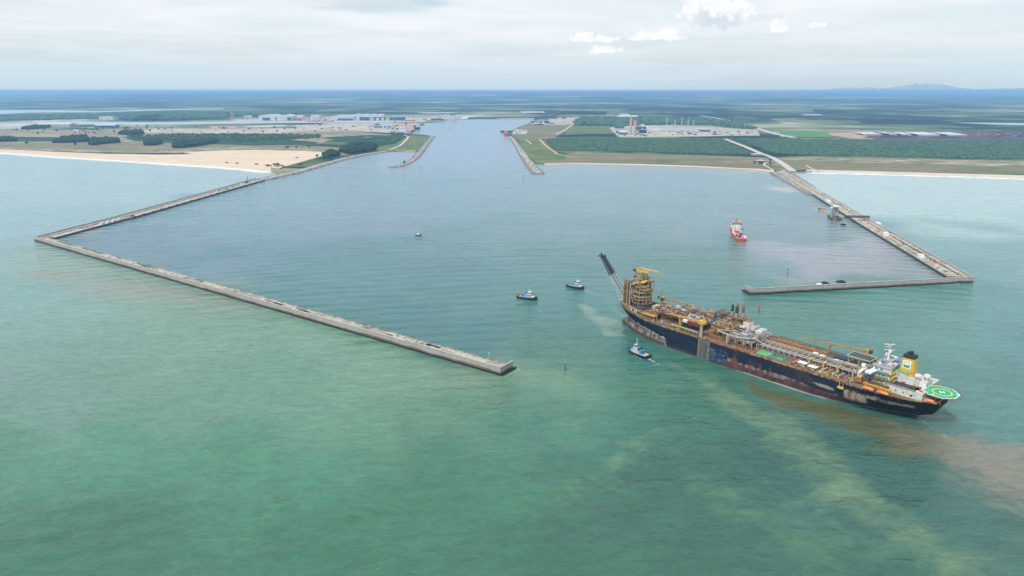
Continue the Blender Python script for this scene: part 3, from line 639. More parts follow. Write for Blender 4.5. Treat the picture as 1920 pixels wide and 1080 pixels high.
# ================================================================ breakwaters and jetties
# caisson face: pale concrete, a brown splash zone and a black tidal band at the foot
m, nt, b = new_mat('caisson_concrete'); tcc = N(nt, 'ShaderNodeTexCoord').outputs['Object']; sx = N(nt, 'ShaderNodeSeparateXYZ'); nt.links.new(tcc, sx.inputs[0])
nA = noise_tex(nt, tcc, .05, 5, .65, .4, ((1, 1, .25), 0)); nB = noise_tex(nt, tcc, .5, 4, .7, 0, ((1, 1, .12), 0)); nC = noise_tex(nt, tcc, .018, 3, .5)
base = mixc(nt, rng(nt, nB, .3, .7), (.30, .29, .27), (.40, .39, .37))
hh = mth(nt, 'ADD', sx.outputs[2], mth(nt, 'ADD', mth(nt, 'MULTIPLY', mth(nt, 'SUBTRACT', nA, .5), 3.4), mth(nt, 'MULTIPLY', mth(nt, 'SUBTRACT', nC, .5), 5.0)))
base = mixc(nt, mth(nt, 'MULTIPLY', rng(nt, hh, 4.6, 3.0), .95), base, mixc(nt, rng(nt, nB, .35, .65), (.12, .078, .045), (.2, .135, .085)))
base = mixc(nt, rng(nt, mth(nt, 'ADD', sx.outputs[2], mth(nt, 'MULTIPLY', mth(nt, 'SUBTRACT', nA, .5), 1.6)), 2.3, 1.7), base, (.012, .012, .012))
nt.links.new(base, b.inputs['Base Color']); b.inputs['Roughness'].default_value = .85; M_caisson = m
# deck slab: bleached concrete with dark lichen and brown patches
m, nt, b = new_mat('weathered_deck_concrete'); tcc = N(nt, 'ShaderNodeTexCoord').outputs['Object']
nA = noise_tex(nt, tcc, .05, 5, .68, .4); nB = noise_tex(nt, tcc, .22, 4, .7, .2); nC = noise_tex(nt, tcc, .9, 3, .6)
base = mixc(nt, rng(nt, nC, .3, .7), (.40, .37, .31), (.50, .46, .39))
base = mixc(nt, mth(nt, 'MULTIPLY', rng(nt, nA, .45, .62), .8), base, (.25, .2, .15)); base = mixc(nt, rng(nt, nB, .53, .63), base, (.12, .11, .085))
nt.links.new(base, b.inputs['Base Color']); b.inputs['Roughness'].default_value = .9; M_wdeck = m
m, nt, b = new_mat('mossy_old_slab'); tcc = N(nt, 'ShaderNodeTexCoord').outputs['Object']
nB = noise_tex(nt, tcc, .16, 5, .75, .3); base = mixc(nt, rng(nt, nB, .42, .56), (.37, .34, .28), (.1, .1, .07))
nt.links.new(base, b.inputs['Base Color']); b.inputs['Roughness'].default_value = .9; M_moss = m
m, nt, b = new_mat('armour_rock'); tcc = N(nt, 'ShaderNodeTexCoord').outputs['Object']; g = N(nt, 'ShaderNodeNewGeometry')
nB = noise_tex(nt, tcc, .3, 4, .7); f = mth(nt, 'ADD', mth(nt, 'MULTIPLY', nB, .5), mth(nt, 'MULTIPLY', g.outputs['Random Per Island'], .5))
nt.links.new(ramp(nt, f, [(.25, (.13, .12, .12)), (.75, (.34, .32, .3))]), b.inputs['Base Color']); b.inputs['Roughness'].default_value = .9; M_rock = m

M_darkface = mat('dark_face_concrete', (.035, .042, .04), .7, .35, .12, ((.09, .085, .07), .04))  # dark grey-green facing for the harbour side of both breakwaters
class Arm:
    """a straight run of wall: local frame u along, w across (towards the harbour)"""
    def __init__(s, a, b, side):
        s.a = Vector((a[0], a[1], 0)); d = Vector((b[0] - a[0], b[1] - a[1], 0)); s.L = d.length; s.d = d.normalized(); s.w = Vector((-s.d.y, s.d.x, 0)) * side
    def p(s, u, w, z): q = s.a + s.d * u + s.w * w; return (q.x, q.y, z)
    def slab(s, mb, u0, u1, w0, w1, z0, z1, m, top=None, step=None):
        us = [u0, u1] if not step else [lerp(u0, u1, i / max(1, round((u1 - u0) / step))) for i in range(max(1, round((u1 - u0) / step)) + 1)]
        vs = []
        for u in us: vs += [s.p(u, w0, z0), s.p(u, w1, z0), s.p(u, w1, z1), s.p(u, w0, z1)]
        n = len(us); fs = []; tf = []
        for i in range(n - 1):
            k = 4 * i
            for e in range(4):
                q = (k + e, k + (e + 1) % 4, k + 4 + (e + 1) % 4, k + 4 + e)
                (tf if e == 2 else fs).append(q)
        fs += [(0, 1, 2, 3), tuple(4 * (n - 1) + i for i in (3, 2, 1, 0))]
        mb.add(vs, fs, m); mb.add(vs, tf, top or m)
    def box(s, mb, u, w, z0, du, dw, dz, m, top=None):
        if isinstance(mb, Each): k = MB(); s.box(k, u, w, z0, du, dw, dz, m, top); return k.build(mb.n, mb.p)
        s.slab(mb, u - du / 2, u + du / 2, w - dw / 2, w + dw / 2, z0, z0 + dz, m, top)

def caisson_run(parent, arm, width, deck_z, par_h, par_w=1.6, u0=0, u1=None, end_par=False, end_foot=False):
    u1 = arm.L if u1 is None else u1
    b_ = MB(); n = int((u1 - u0) / 46) + 1
    for i in range(n):                      # one monolith after another, joints a hand wide
        a0 = lerp(u0, u1, i / n) + (.25 if i else 0); a1 = lerp(u0, u1, (i + 1) / n)
        arm.slab(b_, a0, a1, 0, width, -6, deck_z - .35, M_caisson)
    if end_foot: arm.slab(b_, u1 + .02, u1 + 1.8, .5, width + 3, -6, 1.7, M_caisson)
    b_.build('caisson', parent)
    dk = MB(); arm.slab(dk, u0, u1, par_w + .05, width - 1.2, deck_z - .33, deck_z, M_wdeck); arm.slab(dk, u0, u1, width - 1.15, width, deck_z - .33, deck_z + .5, M_moss, None, 30)
    dk.build('deck', parent)
    pw = MB(); n = int((u1 - u0) / 23) + 1
    for i in range(n): arm.slab(pw, lerp(u0, u1, i / n) + (.12 if i else 0), lerp(u0, u1, (i + 1) / n), -.15, par_w, deck_z - .3, deck_z + par_h, M_caisson, M_concrete)
    arm.slab(pw, u0, u1, -.45, par_w + .2, deck_z + par_h + .01, deck_z + par_h + .4, M_concrete)
    pw.build('parapet_wall', parent)
    if end_par:
        e = MB(); arm.slab(e, u1 - 1.3, u1 + .1, par_w + .25, width, deck_z + .52, deck_z + par_h, M_caisson); arm.slab(e, u1 - 1.5, u1 + .3, par_w + .25, width + .2, deck_z + par_h + .01, deck_z + par_h + .4, M_concrete); e.build('end_wall', parent)

LC, LE = (-859, 1203), (-11, 599)
bw = thing('breakwater', 'left-hand concrete breakwater whose near arm ends in open water at the middle', 'breakwater', (0, 0, 0))
SA = Arm(LC, LE, 1); caisson_run(bw, SA, 20.5, 3.6, 4.7, end_par=True, end_foot=True)
px_ = Each('deck_slab', bw)
for k in range(60):        # darker slabs along the harbour edge of the deck
    u = random.uniform(.02, .97) * SA.L; SA.box(px_, u, random.uniform(9, 17), 3.605, random.uniform(5, 22), random.uniform(1.5, 5), .1, M_moss)
for u, w, a, c_ in ((SA.L - 14, 10, 10, 6), (SA.L - 30, 12, 13, 8), (SA.L - 52, 8, 9, 5), (SA.L - 66, 13, 9, 6), (SA.L - 90, 9, 16, 5)): SA.box(px_, u, w, 3.61, a, c_, .16, M_wdeck)
px_.build('deck_slab', bw)
gp = MB()
for u0_, u1_ in ((55, 110), (150, 215), (330, 380)): SA.slab(gp, u0_, u1_, 16.2, 18.8, 3.61, 3.95, M_bush) if False else SA.slab(gp, u0_, u1_, 15.2, 18.2, 3.61, 3.9, mat('weeds', (.09, .12, .045), .9, .4, .3))
gp.build('weed_patch', bw)
WA = [Arm((-859, 1203), (-829, 1420), -1), Arm((-829, 1420.3), (-770, 2060), -1)]
for i, A in enumerate(WA):
    b_ = MB(); n = int(A.L / 40)
    for k in range(n): A.slab(b_, lerp(0, A.L, k / n) + (.25 if k else (20.6 if i == 0 else 0)), lerp(0, A.L, (k + 1) / n), 0, 26 + (3 if i else 0), -6, 3.2, M_caisson)
    b_.build('caisson', bw); f_ = MB(); A.slab(f_, 20.7 if i == 0 else 0, A.L, 26.02 + 3 * i, 26.4 + 3 * i, -3, 3.0, M_darkface); f_.build('quay_face', bw); dk = MB()
    A.slab(dk, 20.6 if i == 0 else .1, A.L, 8.3, 25 + 3 * i, 3.22, 3.6, M_wdeck); A.slab(dk, 20.6 if i == 0 else .1, A.L, 25.05 + 3 * i, 26 + 3 * i, 3.22, 4.1, M_concrete)
    dk.build('deck', bw); pw = MB()
    A.slab(pw, .1, A.L, 1.75, 8.2, 3.22, 5.2, M_concrete, M_concrete); A.slab(pw, .1, A.L, -.1, 1.7, 3.22, 8.2, M_caisson, M_concrete); pw.build('parapet_wall', bw)
for k in range(19):
    u = 15 + k * 31.5; f_ = MB(); WA[1].box(f_, u, 29.6, .3, 3.0, 1.1, 4.6, M_black); WA[1].box(f_, u, 27.6, 4.12, 1.4, 1.2, .9, M_dark); f_.build('fender', bw)
bl = Each('kerb_block', bw)
for k in range(26):
    A = WA[0] if k < 14 else WA[1]; u = random.uniform(25 if k < 14 else 0, A.L - 10) if k < 30 else random.uniform(0, 200); A.box(bl, u, random.uniform(9, 10.5), 3.62, random.uniform(1, 4), 1.0, random.uniform(.8, 1.8), random.choice((M_dark, M_dark, M_moss, M_rust)))
bl.build('kerb_block', bw)
# things standing on the left breakwater
def on(A, u, w, z): return A.p(u, w, z)
def add_lamp(loc, h, label, name='signal_mast', cap=M_white):
    t = thing(name, label, 'light mast', loc); q = MB(); q.tube((0, 0, 0), (0, 0, h), .16, M_white, 6, .09); q.build('pole', t)
    q = MB(); q.lathe([(.45, 0), (.5, .5), (.3, .9)], cap, (0, 0, h), 8); q.build('lamp', t); q = MB(); q.lathe([(.6, 0), (.6, .6)], M_concrete, (0, 0, 0), 8); q.build('plinth', t); return t
add_lamp(on(SA, SA.L - 24, 14, 3.62), 9, 'slim white light mast near the free end of the left breakwater')
def crate(name, loc, rz, d, mt, label, cat, roof=None, group=None):
    t = thing(name, label, cat, loc, rz, group); q = MB(); q.boxz(0, 0, 0, d[0], d[1], d[2], mt); q.build('body', t)
    q = MB(); q.boxz(0, 0, d[2] + .01, d[0] + .2, d[1] + .2, .15, roof or M_lgrey); q.build('roof', t)
    q = MB(); q.boxz(d[0] * .2, -d[1] / 2 - .03, .1, .9, .06, min(2, d[2] * .8), M_dark); q.build('door', t); return t
wrz = math.atan2(WA[1].d.y, WA[1].d.x)
for k, u in enumerate((196, 180, 163, 146)): crate('storage_tent', on(WA[0], u, 21, 3.6), wrz, (11, 4, 3), M_white, ['white tent at the shore end of the row on the left breakwater', 'white tent second from the shore end of the breakwater row', 'white tent third from the shore end of the breakwater row', 'white tent at the seaward end of the row on the left breakwater'][k], 'tent', M_white, 'row of white tents on the left breakwater')
crate('green_container', on(WA[1], 432, 17, 3.6), wrz, (12, 3, 3), M_green, 'green container on the left breakwater near its shore end', 'container', M_green)
crate('white_container', on(WA[1], 520, 17, 3.6), wrz, (12, 3, 3), M_white, 'white container on the left breakwater beside the small crawler crane', 'container', M_white)
crate('equipment_shed', on(WA[1], 12, 21, 3.6), wrz, (14, 7, 4.5), M_grey, 'grey shed beside the white tents on the left breakwater', 'shed', M_moss)
t = thing('crawler_crane', 'small dark crane parked on the left breakwater', 'crane', on(WA[1], 560, 12, 3.6), wrz)
q = MB(); q.boxz(0, -2, 0, 7, 1.2, 1.4, M_dark); q.boxz(0, 2, 0, 7, 1.2, 1.4, M_dark); q.build('track', t); q = MB(); q.boxz(0, 0, 1.45, 6, 4, 3, M_dark); q.boxz(2, 1.2, 4.5, 2, 1.6, 1.6, M_glass); q.build('cab', t)
q = MB(); q.bar((2, 0, 4.5), (10, 0, 19), 1.0, M_dark); q.bar((-2, 0, 4.5), (-1, 0, 10), .4, M_dark); q.bar((-1, 0, 10), (10, 0, 19), .2, M_dark); q.build('boom', t)
crate('parked_truck', on(WA[1], 588, 15, 3.6), wrz, (9, 2.6, 3), M_white, 'white truck parked towards the shore end of the left breakwater', 'truck', M_lgrey)
for k, u in enumerate((384, 398, 455, 470)): crate('parked_vehicle', on(WA[1], u, 14.5, 3.6), wrz, (5, 2, 1.9), (M_white, M_dark)[k % 2], ['white vehicle seaward of the dark one, left breakwater', 'dark vehicle on the seaward side of the green container', 'white vehicle on the shore side of the green container', 'dark vehicle between the green and the white container'][k], 'vehicle', (M_white, M_dark)[k % 2])

RE, RC_ = (316, 866), (650, 926)
br = thing('breakwater', 'right-hand concrete breakwater whose near arm ends behind the big ship', 'breakwater', (0, 0, 0))
ES = Arm(RC_, RE, -1); caisson_run(br, ES, 17, 4.0, 4.6, u0=0, end_par=True, end_foot=True)
q = Each('deck_slab', br)
for k in range(13): ES.box(q, 70 + k * 12.5, 12.6, 4.02, 6, 5, .25, M_moss)
ES.box(q, 250, 13, 4.02, 60, 4, .2, M_moss); ES.box(q, 40, 13, 4.02, 26, 4, .2, M_moss); q.build('deck_slab', br)
EA = [Arm((650, 926.2), (720, 1320), 1), Arm((720, 1320.3), (803, 1750), 1), Arm((803, 1750.3), (905, 2290), 1)]
for i, A in enumerate(EA):
    u0 = 17.3 if i == 0 else 0; b_ = MB(); n = int(A.L / 42); W_ = 28
    for k in range(n): A.slab(b_, lerp(0, A.L, k / n) + (.25 if k else u0), lerp(0, A.L, (k + 1) / n), 0, W_, -6, 3.4, M_caisson)
    b_.build('caisson', br); f_ = MB(); A.slab(f_, u0, A.L, W_ + .02, W_ + .4, -3, 3.1, M_darkface); f_.build('quay_face', br); dk = MB(); A.slab(dk, u0 + .1, A.L, 8.4, W_ - 1.1, 3.42, 3.8, M_wdeck); A.slab(dk, u0 + .1, A.L, W_ - 1.05, W_, 3.42, 4.5, M_concrete); dk.build('deck', br)
    pw = MB(); A.slab(pw, .1, A.L, 1.75, 8.3, 3.42, 5.6, M_concrete, M_wdeck); A.slab(pw, .1, A.L, -.1, 1.7, 3.42, 8.4 - i, M_caisson, M_concrete); pw.build('parapet_wall', br)
q = Each('kerb_block', br)
for k in range(30): EA[0].box(q, 30 + k * 9, 8.95, 3.82, random.uniform(3, 7), .9, random.uniform(.8, 2.2), random.choice((M_dark, M_dark, M_rust, M_moss)))
q.build('kerb_block', br)
for i, A in enumerate(EA[:2]):
    q = MB()
    for k in range(70): A.box(q, random.uniform(20, A.L - 4), random.choice((random.uniform(9.5, 13), random.uniform(12, 26), 26.4)), 3.82, random.uniform(1, 5), random.uniform(.6, 2), random.uniform(.3, 1.4), random.choice((M_dark, M_rust, M_moss, M_dyellow, M_grey, M_red, M_dark)))
    tag(q.build('deck_debris', br), kind='stuff')
# the causeway half of the right arm carries a rock berm on its harbour side
def rock_mound(mb, pts, w_top, w_bot, z_top, size, skip=0.0):
    for (a, wa), (b, wb) in zip(zip(pts, w_top), zip(pts[1:], w_top[1:])):
        d = Vector((b[0] - a[0], b[1] - a[1], 0)); L = d.length; d.normalize(); l = Vector((-d.y, d.x, 0)); n = max(1, int(L / size))
        for i in range(n):
            wt = lerp(wa, wb, i / n)
            k = -(wt + w_bot)
            while k < wt + w_bot:
                e = abs(k); zz_ = z_top if e < wt else lerp(z_top, -1.2, (e - wt) / w_bot)
                if e > wt * .8 or random.random() > skip:
                    r = size * random.uniform(.45, .8); q = Vector((a[0], a[1], 0)) + d * (i + random.random()) * L / n + l * (k + random.uniform(-.3, .3) * size)
                    mb.blob((q.x, q.y, zz_ - r * .5 + random.uniform(-.4, .4)), r, M_rock, 5, 2, .35, .75)
                k += size * .85
def core(mb, pts, w_top, w_bot, z_top, m, top):
    vs = []; n = len(pts)
    for i, p in enumerate(pts):
        a = pts[max(0, i - 1)]; c = pts[min(n - 1, i + 1)]; d = Vector((c[0] - a[0], c[1] - a[1], 0)).normalized(); l = Vector((-d.y, d.x, 0)); w = w_top[i]
        for o_, z in ((-(w + w_bot), -3), (-w, z_top), (w, z_top), (w + w_bot, -3)): vs.append((p[0] + l.x * o_, p[1] + l.y * o_, z))
    mb.add(vs, [(4 * i + k, 4 * i + 4 + k, 4 * i + 5 + k, 4 * i + 1 + k) for i in range(n - 1) for k in (0, 2)] + [(0, 1, 2, 3), tuple(4 * (n - 1) + i for i in (3, 2, 1, 0))], m)
    mb.add(vs, [(4 * i + 1, 4 * i + 5, 4 * i + 6, 4 * i + 2) for i in range(n - 1)], top)
def jetty(name, label, pts, wt, wb, zt, size, top=M_wdeck, cat='rock jetty', skip=.0):
    t = thing(name, label, cat, (pts[0][0], pts[0][1], 0)); lp = [(p[0] - pts[0][0], p[1] - pts[0][1]) for p in pts]
    q = MB(); core(q, lp, wt, wb, zt - .7, M_rock, top); q.build('core', t); q = MB(); rock_mound(q, lp, wt, wb, zt - .1, size, skip); q.build('armour_stone', t); return t
jetty('rock_revetment', 'grey rock berm along the harbour side of the right causeway', [P2(1526, 366.5), P2(1500, 351), P2(1480, 339), P2(1452, 324)], [9, 13, 14, 12], 9, 3.4, 4.5, M_wdeck, 'rock revetment', .85)
jetty('rock_revetment', 'dark rock ridge along the seaward side of the right causeway', [(838, 1900), (862, 2010), (890, 2150), (925, 2300)], [2, 2, 2, 2], 7, 3.6, 4.5, M_rock, 'rock revetment')
jetty('rock_groyne', 'short rock groyne on the beach beside the right causeway', [P2(1484, 324.5), P2(1500, 324), P2(1520, 322.5)], [4, 4, 4], 7, 3.4, 4.5, M_rock, 'rock groyne')
jetty('rock_jetty', 'straight rock jetty on the right side of the channel mouth', [P2(960, 259), P2(972, 276), P2(985, 297), P2(998, 314), P2(1010, 326.3)], [9, 9, 11, 14, 14], 8, 4, 6, M_wdeck, 'rock jetty', .9)
jetty('rock_jetty', 'hooked rock jetty on the left side of the channel mouth', [P2(811, 256), P2(800, 270), P2(787, 287), P2(778, 297), P2(764, 307), P2(748, 312), P2(733, 314)], [9, 9, 9, 8, 7, 7, 7], 9, 4, 6, M_wdeck, 'rock jetty', .85)
jetty('rock_revetment', 'rock revetment with an access road running from the left breakwater to the cove', [P2(492, 337.5), P2(525, 330), P2(560, 322.5), P2(600, 311), P2(640, 299.5), P2(690, 289.5), P2(724, 284.5)], [16, 16, 15, 14, 13, 12, 10], 8, 4, 5.5, M_wdeck, 'rock revetment', .93)
t = thing('lone_tree', 'small green tree growing on the hooked rock jetty', 'tree', G(758, 307, 3.3)); q = MB(); q.tube((0, 0, 0), (0, 0, 5), .4, M_bark, 6); q.build('trunk', t); q = MB()
for k in range(14): q.blob((random.uniform(-3, 3), random.uniform(-3, 3), random.uniform(4, 10)), random.uniform(1.5, 2.8), L_bush, 5, 2, .3)
q.build('crown', t)
# foam where the swell breaks against the walls
foam_strip('wall_foam', dense_line([SA.p(SA.L + 6, -.5, 0)[:2], SA.p(20, -1.2, 0)[:2]], 8), [2.6] * 300, [.45 + .35 * nz(i * .07, 3) for i in range(300)], FM_wake, .1)
foam_strip('wall_foam', dense_line([SA.p(SA.L + 5.5, -2, 0)[:2], SA.p(SA.L + 5.5, 25, 0)[:2]], 4), [2.4] * 60, .7, FM_wake, .14)
foam_strip('wall_foam', dense_line([ES.p(0, -1, 0)[:2], ES.p(120, -1, 0)[:2]], 6), [2] * 100, [.6 + .3 * nz(i * .1, 5) for i in range(100)], FM_wake, .1)
for pts, w, dn in (([(300, 598), (360, 640), (420, 690)], 0, 0),): pass
# ================================================================ the big ship (local: x from the bow to the stern, y away from the camera, z up from the water)
BOW = (130, 762); SANG = math.atan2(-0.763, 0.6465)
ship = thing('production_ship', 'huge rust-streaked navy ship with a brown turret tower and a green helideck', 'ship', (BOW[0], BOW[1], 0), SANG)
SL = [(-6, 0.5), (0, 0), (2, .8), (4.5, 4), (6.5, 9), (8.5, 11), (12, 10.5), (18, 6), (25, 0)]
SS = [(-6, 318), (0, 321), (4, 327), (8, 334), (12, 336), (15, 338), (26, 338)]
WF = [(0, 0), (2, 3.2), (5, 5), (10, 7), (20, 12.5), (35, 19.5), (55, 26), (80, 29.6), (100, 30)]
DF = [(0, 0), (.6, 3), (2, 6.5), (6, 12), (14, 17.5), (25, 22.5), (45, 27.5), (65, 29.6), (80, 30)]
WA_ = [(0, 0), (5, 2), (15, 7), (28, 14), (45, 22), (65, 28), (90, 30)]
DA_ = [(0, 13), (4, 17), (12, 22), (25, 27), (40, 29.6), (50, 30)]
def deckz(s): return 21 + 4.2 * (1 - sstep(8, 62, s)) + .8 * sstep(285, 320, s)
def halfb(s, z):
    f = s - interp(SL, z); g = interp(SS, z) - s; t = min(1, max(0, z / 21)); tf = t ** .9; ta = t ** .75
    return max(0.02, min(lerp(interp(WF, f), interp(DF, f), tf), lerp(interp(WA_, g), interp(DA_, g), ta)))
def hull_paint(s, z, y):
    n1 = nz(s * .06, z * .25, 1.7); n2 = nz(s * .35, z * .12, 4.2); n3 = nz(s * .015, z * .05, 8.8); n4 = nz(s * .9, z * .9, 3.3); st = nz(s * .55, z * .03, 6.6)
    navy = (.010 + .003 * n1, .018 + .004 * n1, .036 + .006 * n1)
    brown = mix((.1, .048, .038), (.05, .026, .024), sstep(-.3, .4, n2 + n1 * .5)); grey = mix((.2, .165, .155), (.3, .27, .26), sstep(-.2, .5, n4 + n2))
    top = deckz(s)
    line = interp([(0, 12), (20, 11.6), (50, 11), (84, 9.6), (85, 2.2), (126, 2.0), (127, 2.5), (158, 2.5), (159, 8), (200, 9.5), (230, 8.6), (262, 7.6), (290, 8), (330, 7)], s) + 1.3 * n2 + .9 * n1
    c = navy
    if z < line:
        c = brown
        if s < 86: c = mix(brown, grey, .75 * sstep(-.25, .35, n2 + .6 * n1) * sstep(1.5, 4, z)); c = mix(c, (.12, .05, .045), .6 * sstep(3.5, 1.2, z))
        elif s > 158: c = mix(brown, grey, .8 * sstep(0, .45, n2 + .4 * n1 + .5 * (z - line + 3.5) / 4 - .5 * sstep(212, 240, s)) * sstep(4.5, 7, z))
    if 12 < s < 62 and abs(z - line) < .9 - .01 * s + .3: c = (.4, .39, .38)
    if 60 < s < 86 and line - 2.2 < z < line and n2 + n4 * .5 > -.12: c = (.42, .38, .36)
    if 126 < s < 138: c = mix((.085, .1, .1), (.2, .11, .05), sstep(.3, .6, st + .2 * n1 + .25 * sstep(13, 21, z))); c = mix(c, (.2, .22, .21), .7 * sstep(.15, .5, n2 - st)); c = mix(c, (.05, .07, .085), .8 * sstep(.0, .35, -st + .3 * n2))
    if 138 <= s < 158 and z > 2.4: c = mix((.025, .06, .115), (.09, .12, .16), sstep(.05, .5, n2 + st)); c = mix(c, navy, sstep(.0, .3, n1 + (z - 12) / 12))
    if 125.4 < s < 126.2 or 137.4 < s < 138.2: c = (.3, .26, .2)
    if 159 < s < 205: c = mix(c, (.16, .06, .025), sstep(.12, .45, st + .4 * n1) * sstep(17, 10, z) * .85)
    d = math.hypot((s - 255) / 9, (z - 12.3 + (s - 255) * .04) / 1.5)
    if d < 1 + .2 * n4: c = (.27, .26, .21)
    if 272 < s < 291: c = mix(c, mix((.36, .32, .25), (.22, .11, .05), sstep(-.1, .4, n2 + st)), sstep(.1, -.15, abs(z - 11 + .8 * n1) / 7 - .62 + .3 * n4))
    if s > 290:
        if z > 5: c = mix((.012, .011, .012), brown, sstep(.1, .5, n2 - .1) * sstep(11, 6, z))
        if abs(z - 14.6 - (s - 290) * -.01 + n1) < 1.7 and s < 324 and n2 * .7 + n4 * .6 > -.35: c = mix((.36, .34, .3), (.2, .15, .1), sstep(0, .5, n2))
        if abs(z - 16.8) < .5 and s < 300 and n4 > .1: c = (.4, .38, .34)
    c = mix(c, (.17, .07, .03), .55 * sstep(.45, .7, st + .3 * n4) * sstep(top - 6, top, z))
    if s < 84 or s > 160: c = mix(c, (.14, .06, .03), .45 * sstep(.42, .65, n3 + n4 * .3))
    if s > 170 and z < interp([(170, .4), (230, 1.3), (300, 2.0), (330, 2.4)], s): c = (.4, .39, .37)
    if z > top - .9: c = mix((.34, .17, .07), (.4, .3, .12), sstep(-.2, .4, nz(s * .05, 2.2))); c = mix(c, (.1, .055, .035), sstep(.0, .4, n4 + n2))
    if s < 8 and z > top - 4 and abs(z - top + 2.5) < .7: c = (.45, .44, .42)
    return c
us = [0, .002, .005, .01] + [i / 330 for i in range(5, 326)] + [.99, .995, 1.0]; vz = [-6, -3, -1] + [i * .5 for i in range(0, 44)] + [1e9]
hb = MB(); cols = []; nu, nv = len(us), len(vz)
for sgn in (-1, 1):
    for u in us:
        for z in vz:
            z_ = z; s_ = lerp(interp(SL, min(z, 21)), interp(SS, min(z, 21)), u); dz_ = deckz(s_)
            if z_ > dz_ - .3: z_ = dz_ + .55 if z > 100 else dz_ - .3
            s_ = lerp(interp(SL, z_), interp(SS, z_), u); yb = halfb(s_, z_) * sgn
            hb.v.append((s_, yb, z_)); cols.append(hull_paint(s_, z_, yb))
M_hull = vmat('ship_side_paint', .8, .8, .35); M_hull.node_tree.nodes['Principled BSDF'].inputs['Specular IOR Level'].default_value = .2
M_swhite = mat('stained_ship_white', (.6, .6, .57), .6, .18, .35, ((.22, .12, .06), .1)); M_sgrey = mat('stained_ship_grey', (.25, .26, .27), .6, .25, .35, ((.16, .085, .045), .1)); hb.mats = [M_hull]
for q in range(2):
    for i in range(nu - 1):
        for j in range(nv - 1):
            a = q * nu * nv + i * nv + j; f = (a, a + nv, a + nv + 1, a + 1); hb.f.append(f if q == 0 else f[::-1]); hb.m.append(0)
for j in range(nv - 1):
    a = (nu - 1) * nv + j; b2 = nu * nv + a; hb.f.append((a, b2, b2 + 1, a + 1)); hb.m.append(0)
hull = hb.build('hull', ship); set_col(hull, cols)
# main deck
dm, nt, b = new_mat('rusty_deck'); tcc = N(nt, 'ShaderNodeTexCoord').outputs['Object']
nA = noise_tex(nt, tcc, .07, 5, .68, .4); nB = noise_tex(nt, tcc, .4, 4, .7); nC = noise_tex(nt, tcc, .03, 3, .5)
base = mixc(nt, rng(nt, nB, .3, .7), (.13, .06, .035), (.25, .12, .06)); base = mixc(nt, rng(nt, nA, .56, .66), base, (.33, .17, .07)); base = mixc(nt, mth(nt, 'MULTIPLY', rng(nt, nC, .5, .6), .7), base, (.12, .15, .075)); base = mixc(nt, rng(nt, nA, .42, .34), base, (.05, .035, .028))
nt.links.new(base, b.inputs['Base Color']); b.inputs['Roughness'].default_value = .85
d = MB(); ss = [.8] + [i * 4 for i in range(1, 84)] + [337.8]; vs = []
for s_ in ss: w = halfb(s_, deckz(s_) - .2) - .15; vs += [(s_, -w, deckz(s_) - .15), (s_, 0, deckz(s_)), (s_, w, deckz(s_) - .15)]
d.add(vs, [(3 * i + k, 3 * i + 3 + k, 3 * i + 4 + k, 3 * i + 1 + k) for i in range(len(ss) - 1) for k in (0, 1)], dm); d.build('main_deck', ship)
D = 21.0
g = MB(); g.boxz(199, -17.5, D + .05, 27, 17, .12, M_dgreen); g.boxz(191, -19, D + .2, 13, 12, .12, M_green); g.boxz(208, -22, D + .2, 5, 4, .5, M_green); g.boxz(249, -22, D + .05, 12, 6, .12, M_lgreen); g.boxz(262, 0, D + .05, 14, 20, .12, M_dark); g.boxz(238, 17, D + .05, 44, 20, .3, mat('dull_brown_deck', (.1, .075, .06), .85, .25, .1)); g.build('deck_coating', ship)

M_tbrown = mat('turret_brown', (.2, .12, .055), .75, .3, .5, ((.07, .04, .025), .1)); M_tan_ = mat('turret_tan', (.42, .31, .17), .7, .2, .5, (RUSTC, .1))
def rail(mb, pts, m, h=1.1, step=2.5, r=.09):
    for a, b_ in zip(pts, pts[1:]):
        a, b_ = Vector(a), Vector(b_); L = (b_ - a).length; n = max(1, int(L / step))
        for z in (h, h * .5): mb.bar(a + Vector((0, 0, z)), b_ + Vector((0, 0, z)), r, m)
        for i in range(n + 1): p = a.lerp(b_, i / n); mb.bar(p, p + Vector((0, 0, h)), r, m)
def lattice(mb, a, b_, w0, w1, m, n, r, r2=None, up=None):
    """square trussed boom from a to b"""
    a, b_ = Vector(a), Vector(b_); u, w = mb.frame(a, b_); r2 = r2 or r * .6; pr_ = None
    for i in range(n + 1):
        t = i / n; c = a.lerp(b_, t); h = lerp(w0, w1, t) / 2; q = [c + u * x * h + w * y * h for x, y in ((-1, -1), (1, -1), (1, 1), (-1, 1))]
        if pr_:
            for k in range(4): mb.bar(pr_[k], q[k], r, m); mb.bar(pr_[k], q[(k + 1) % 4], r2, m)
        for k in range(4): mb.bar(q[k], q[(k + 1) % 4], r2, m)
        pr_ = q

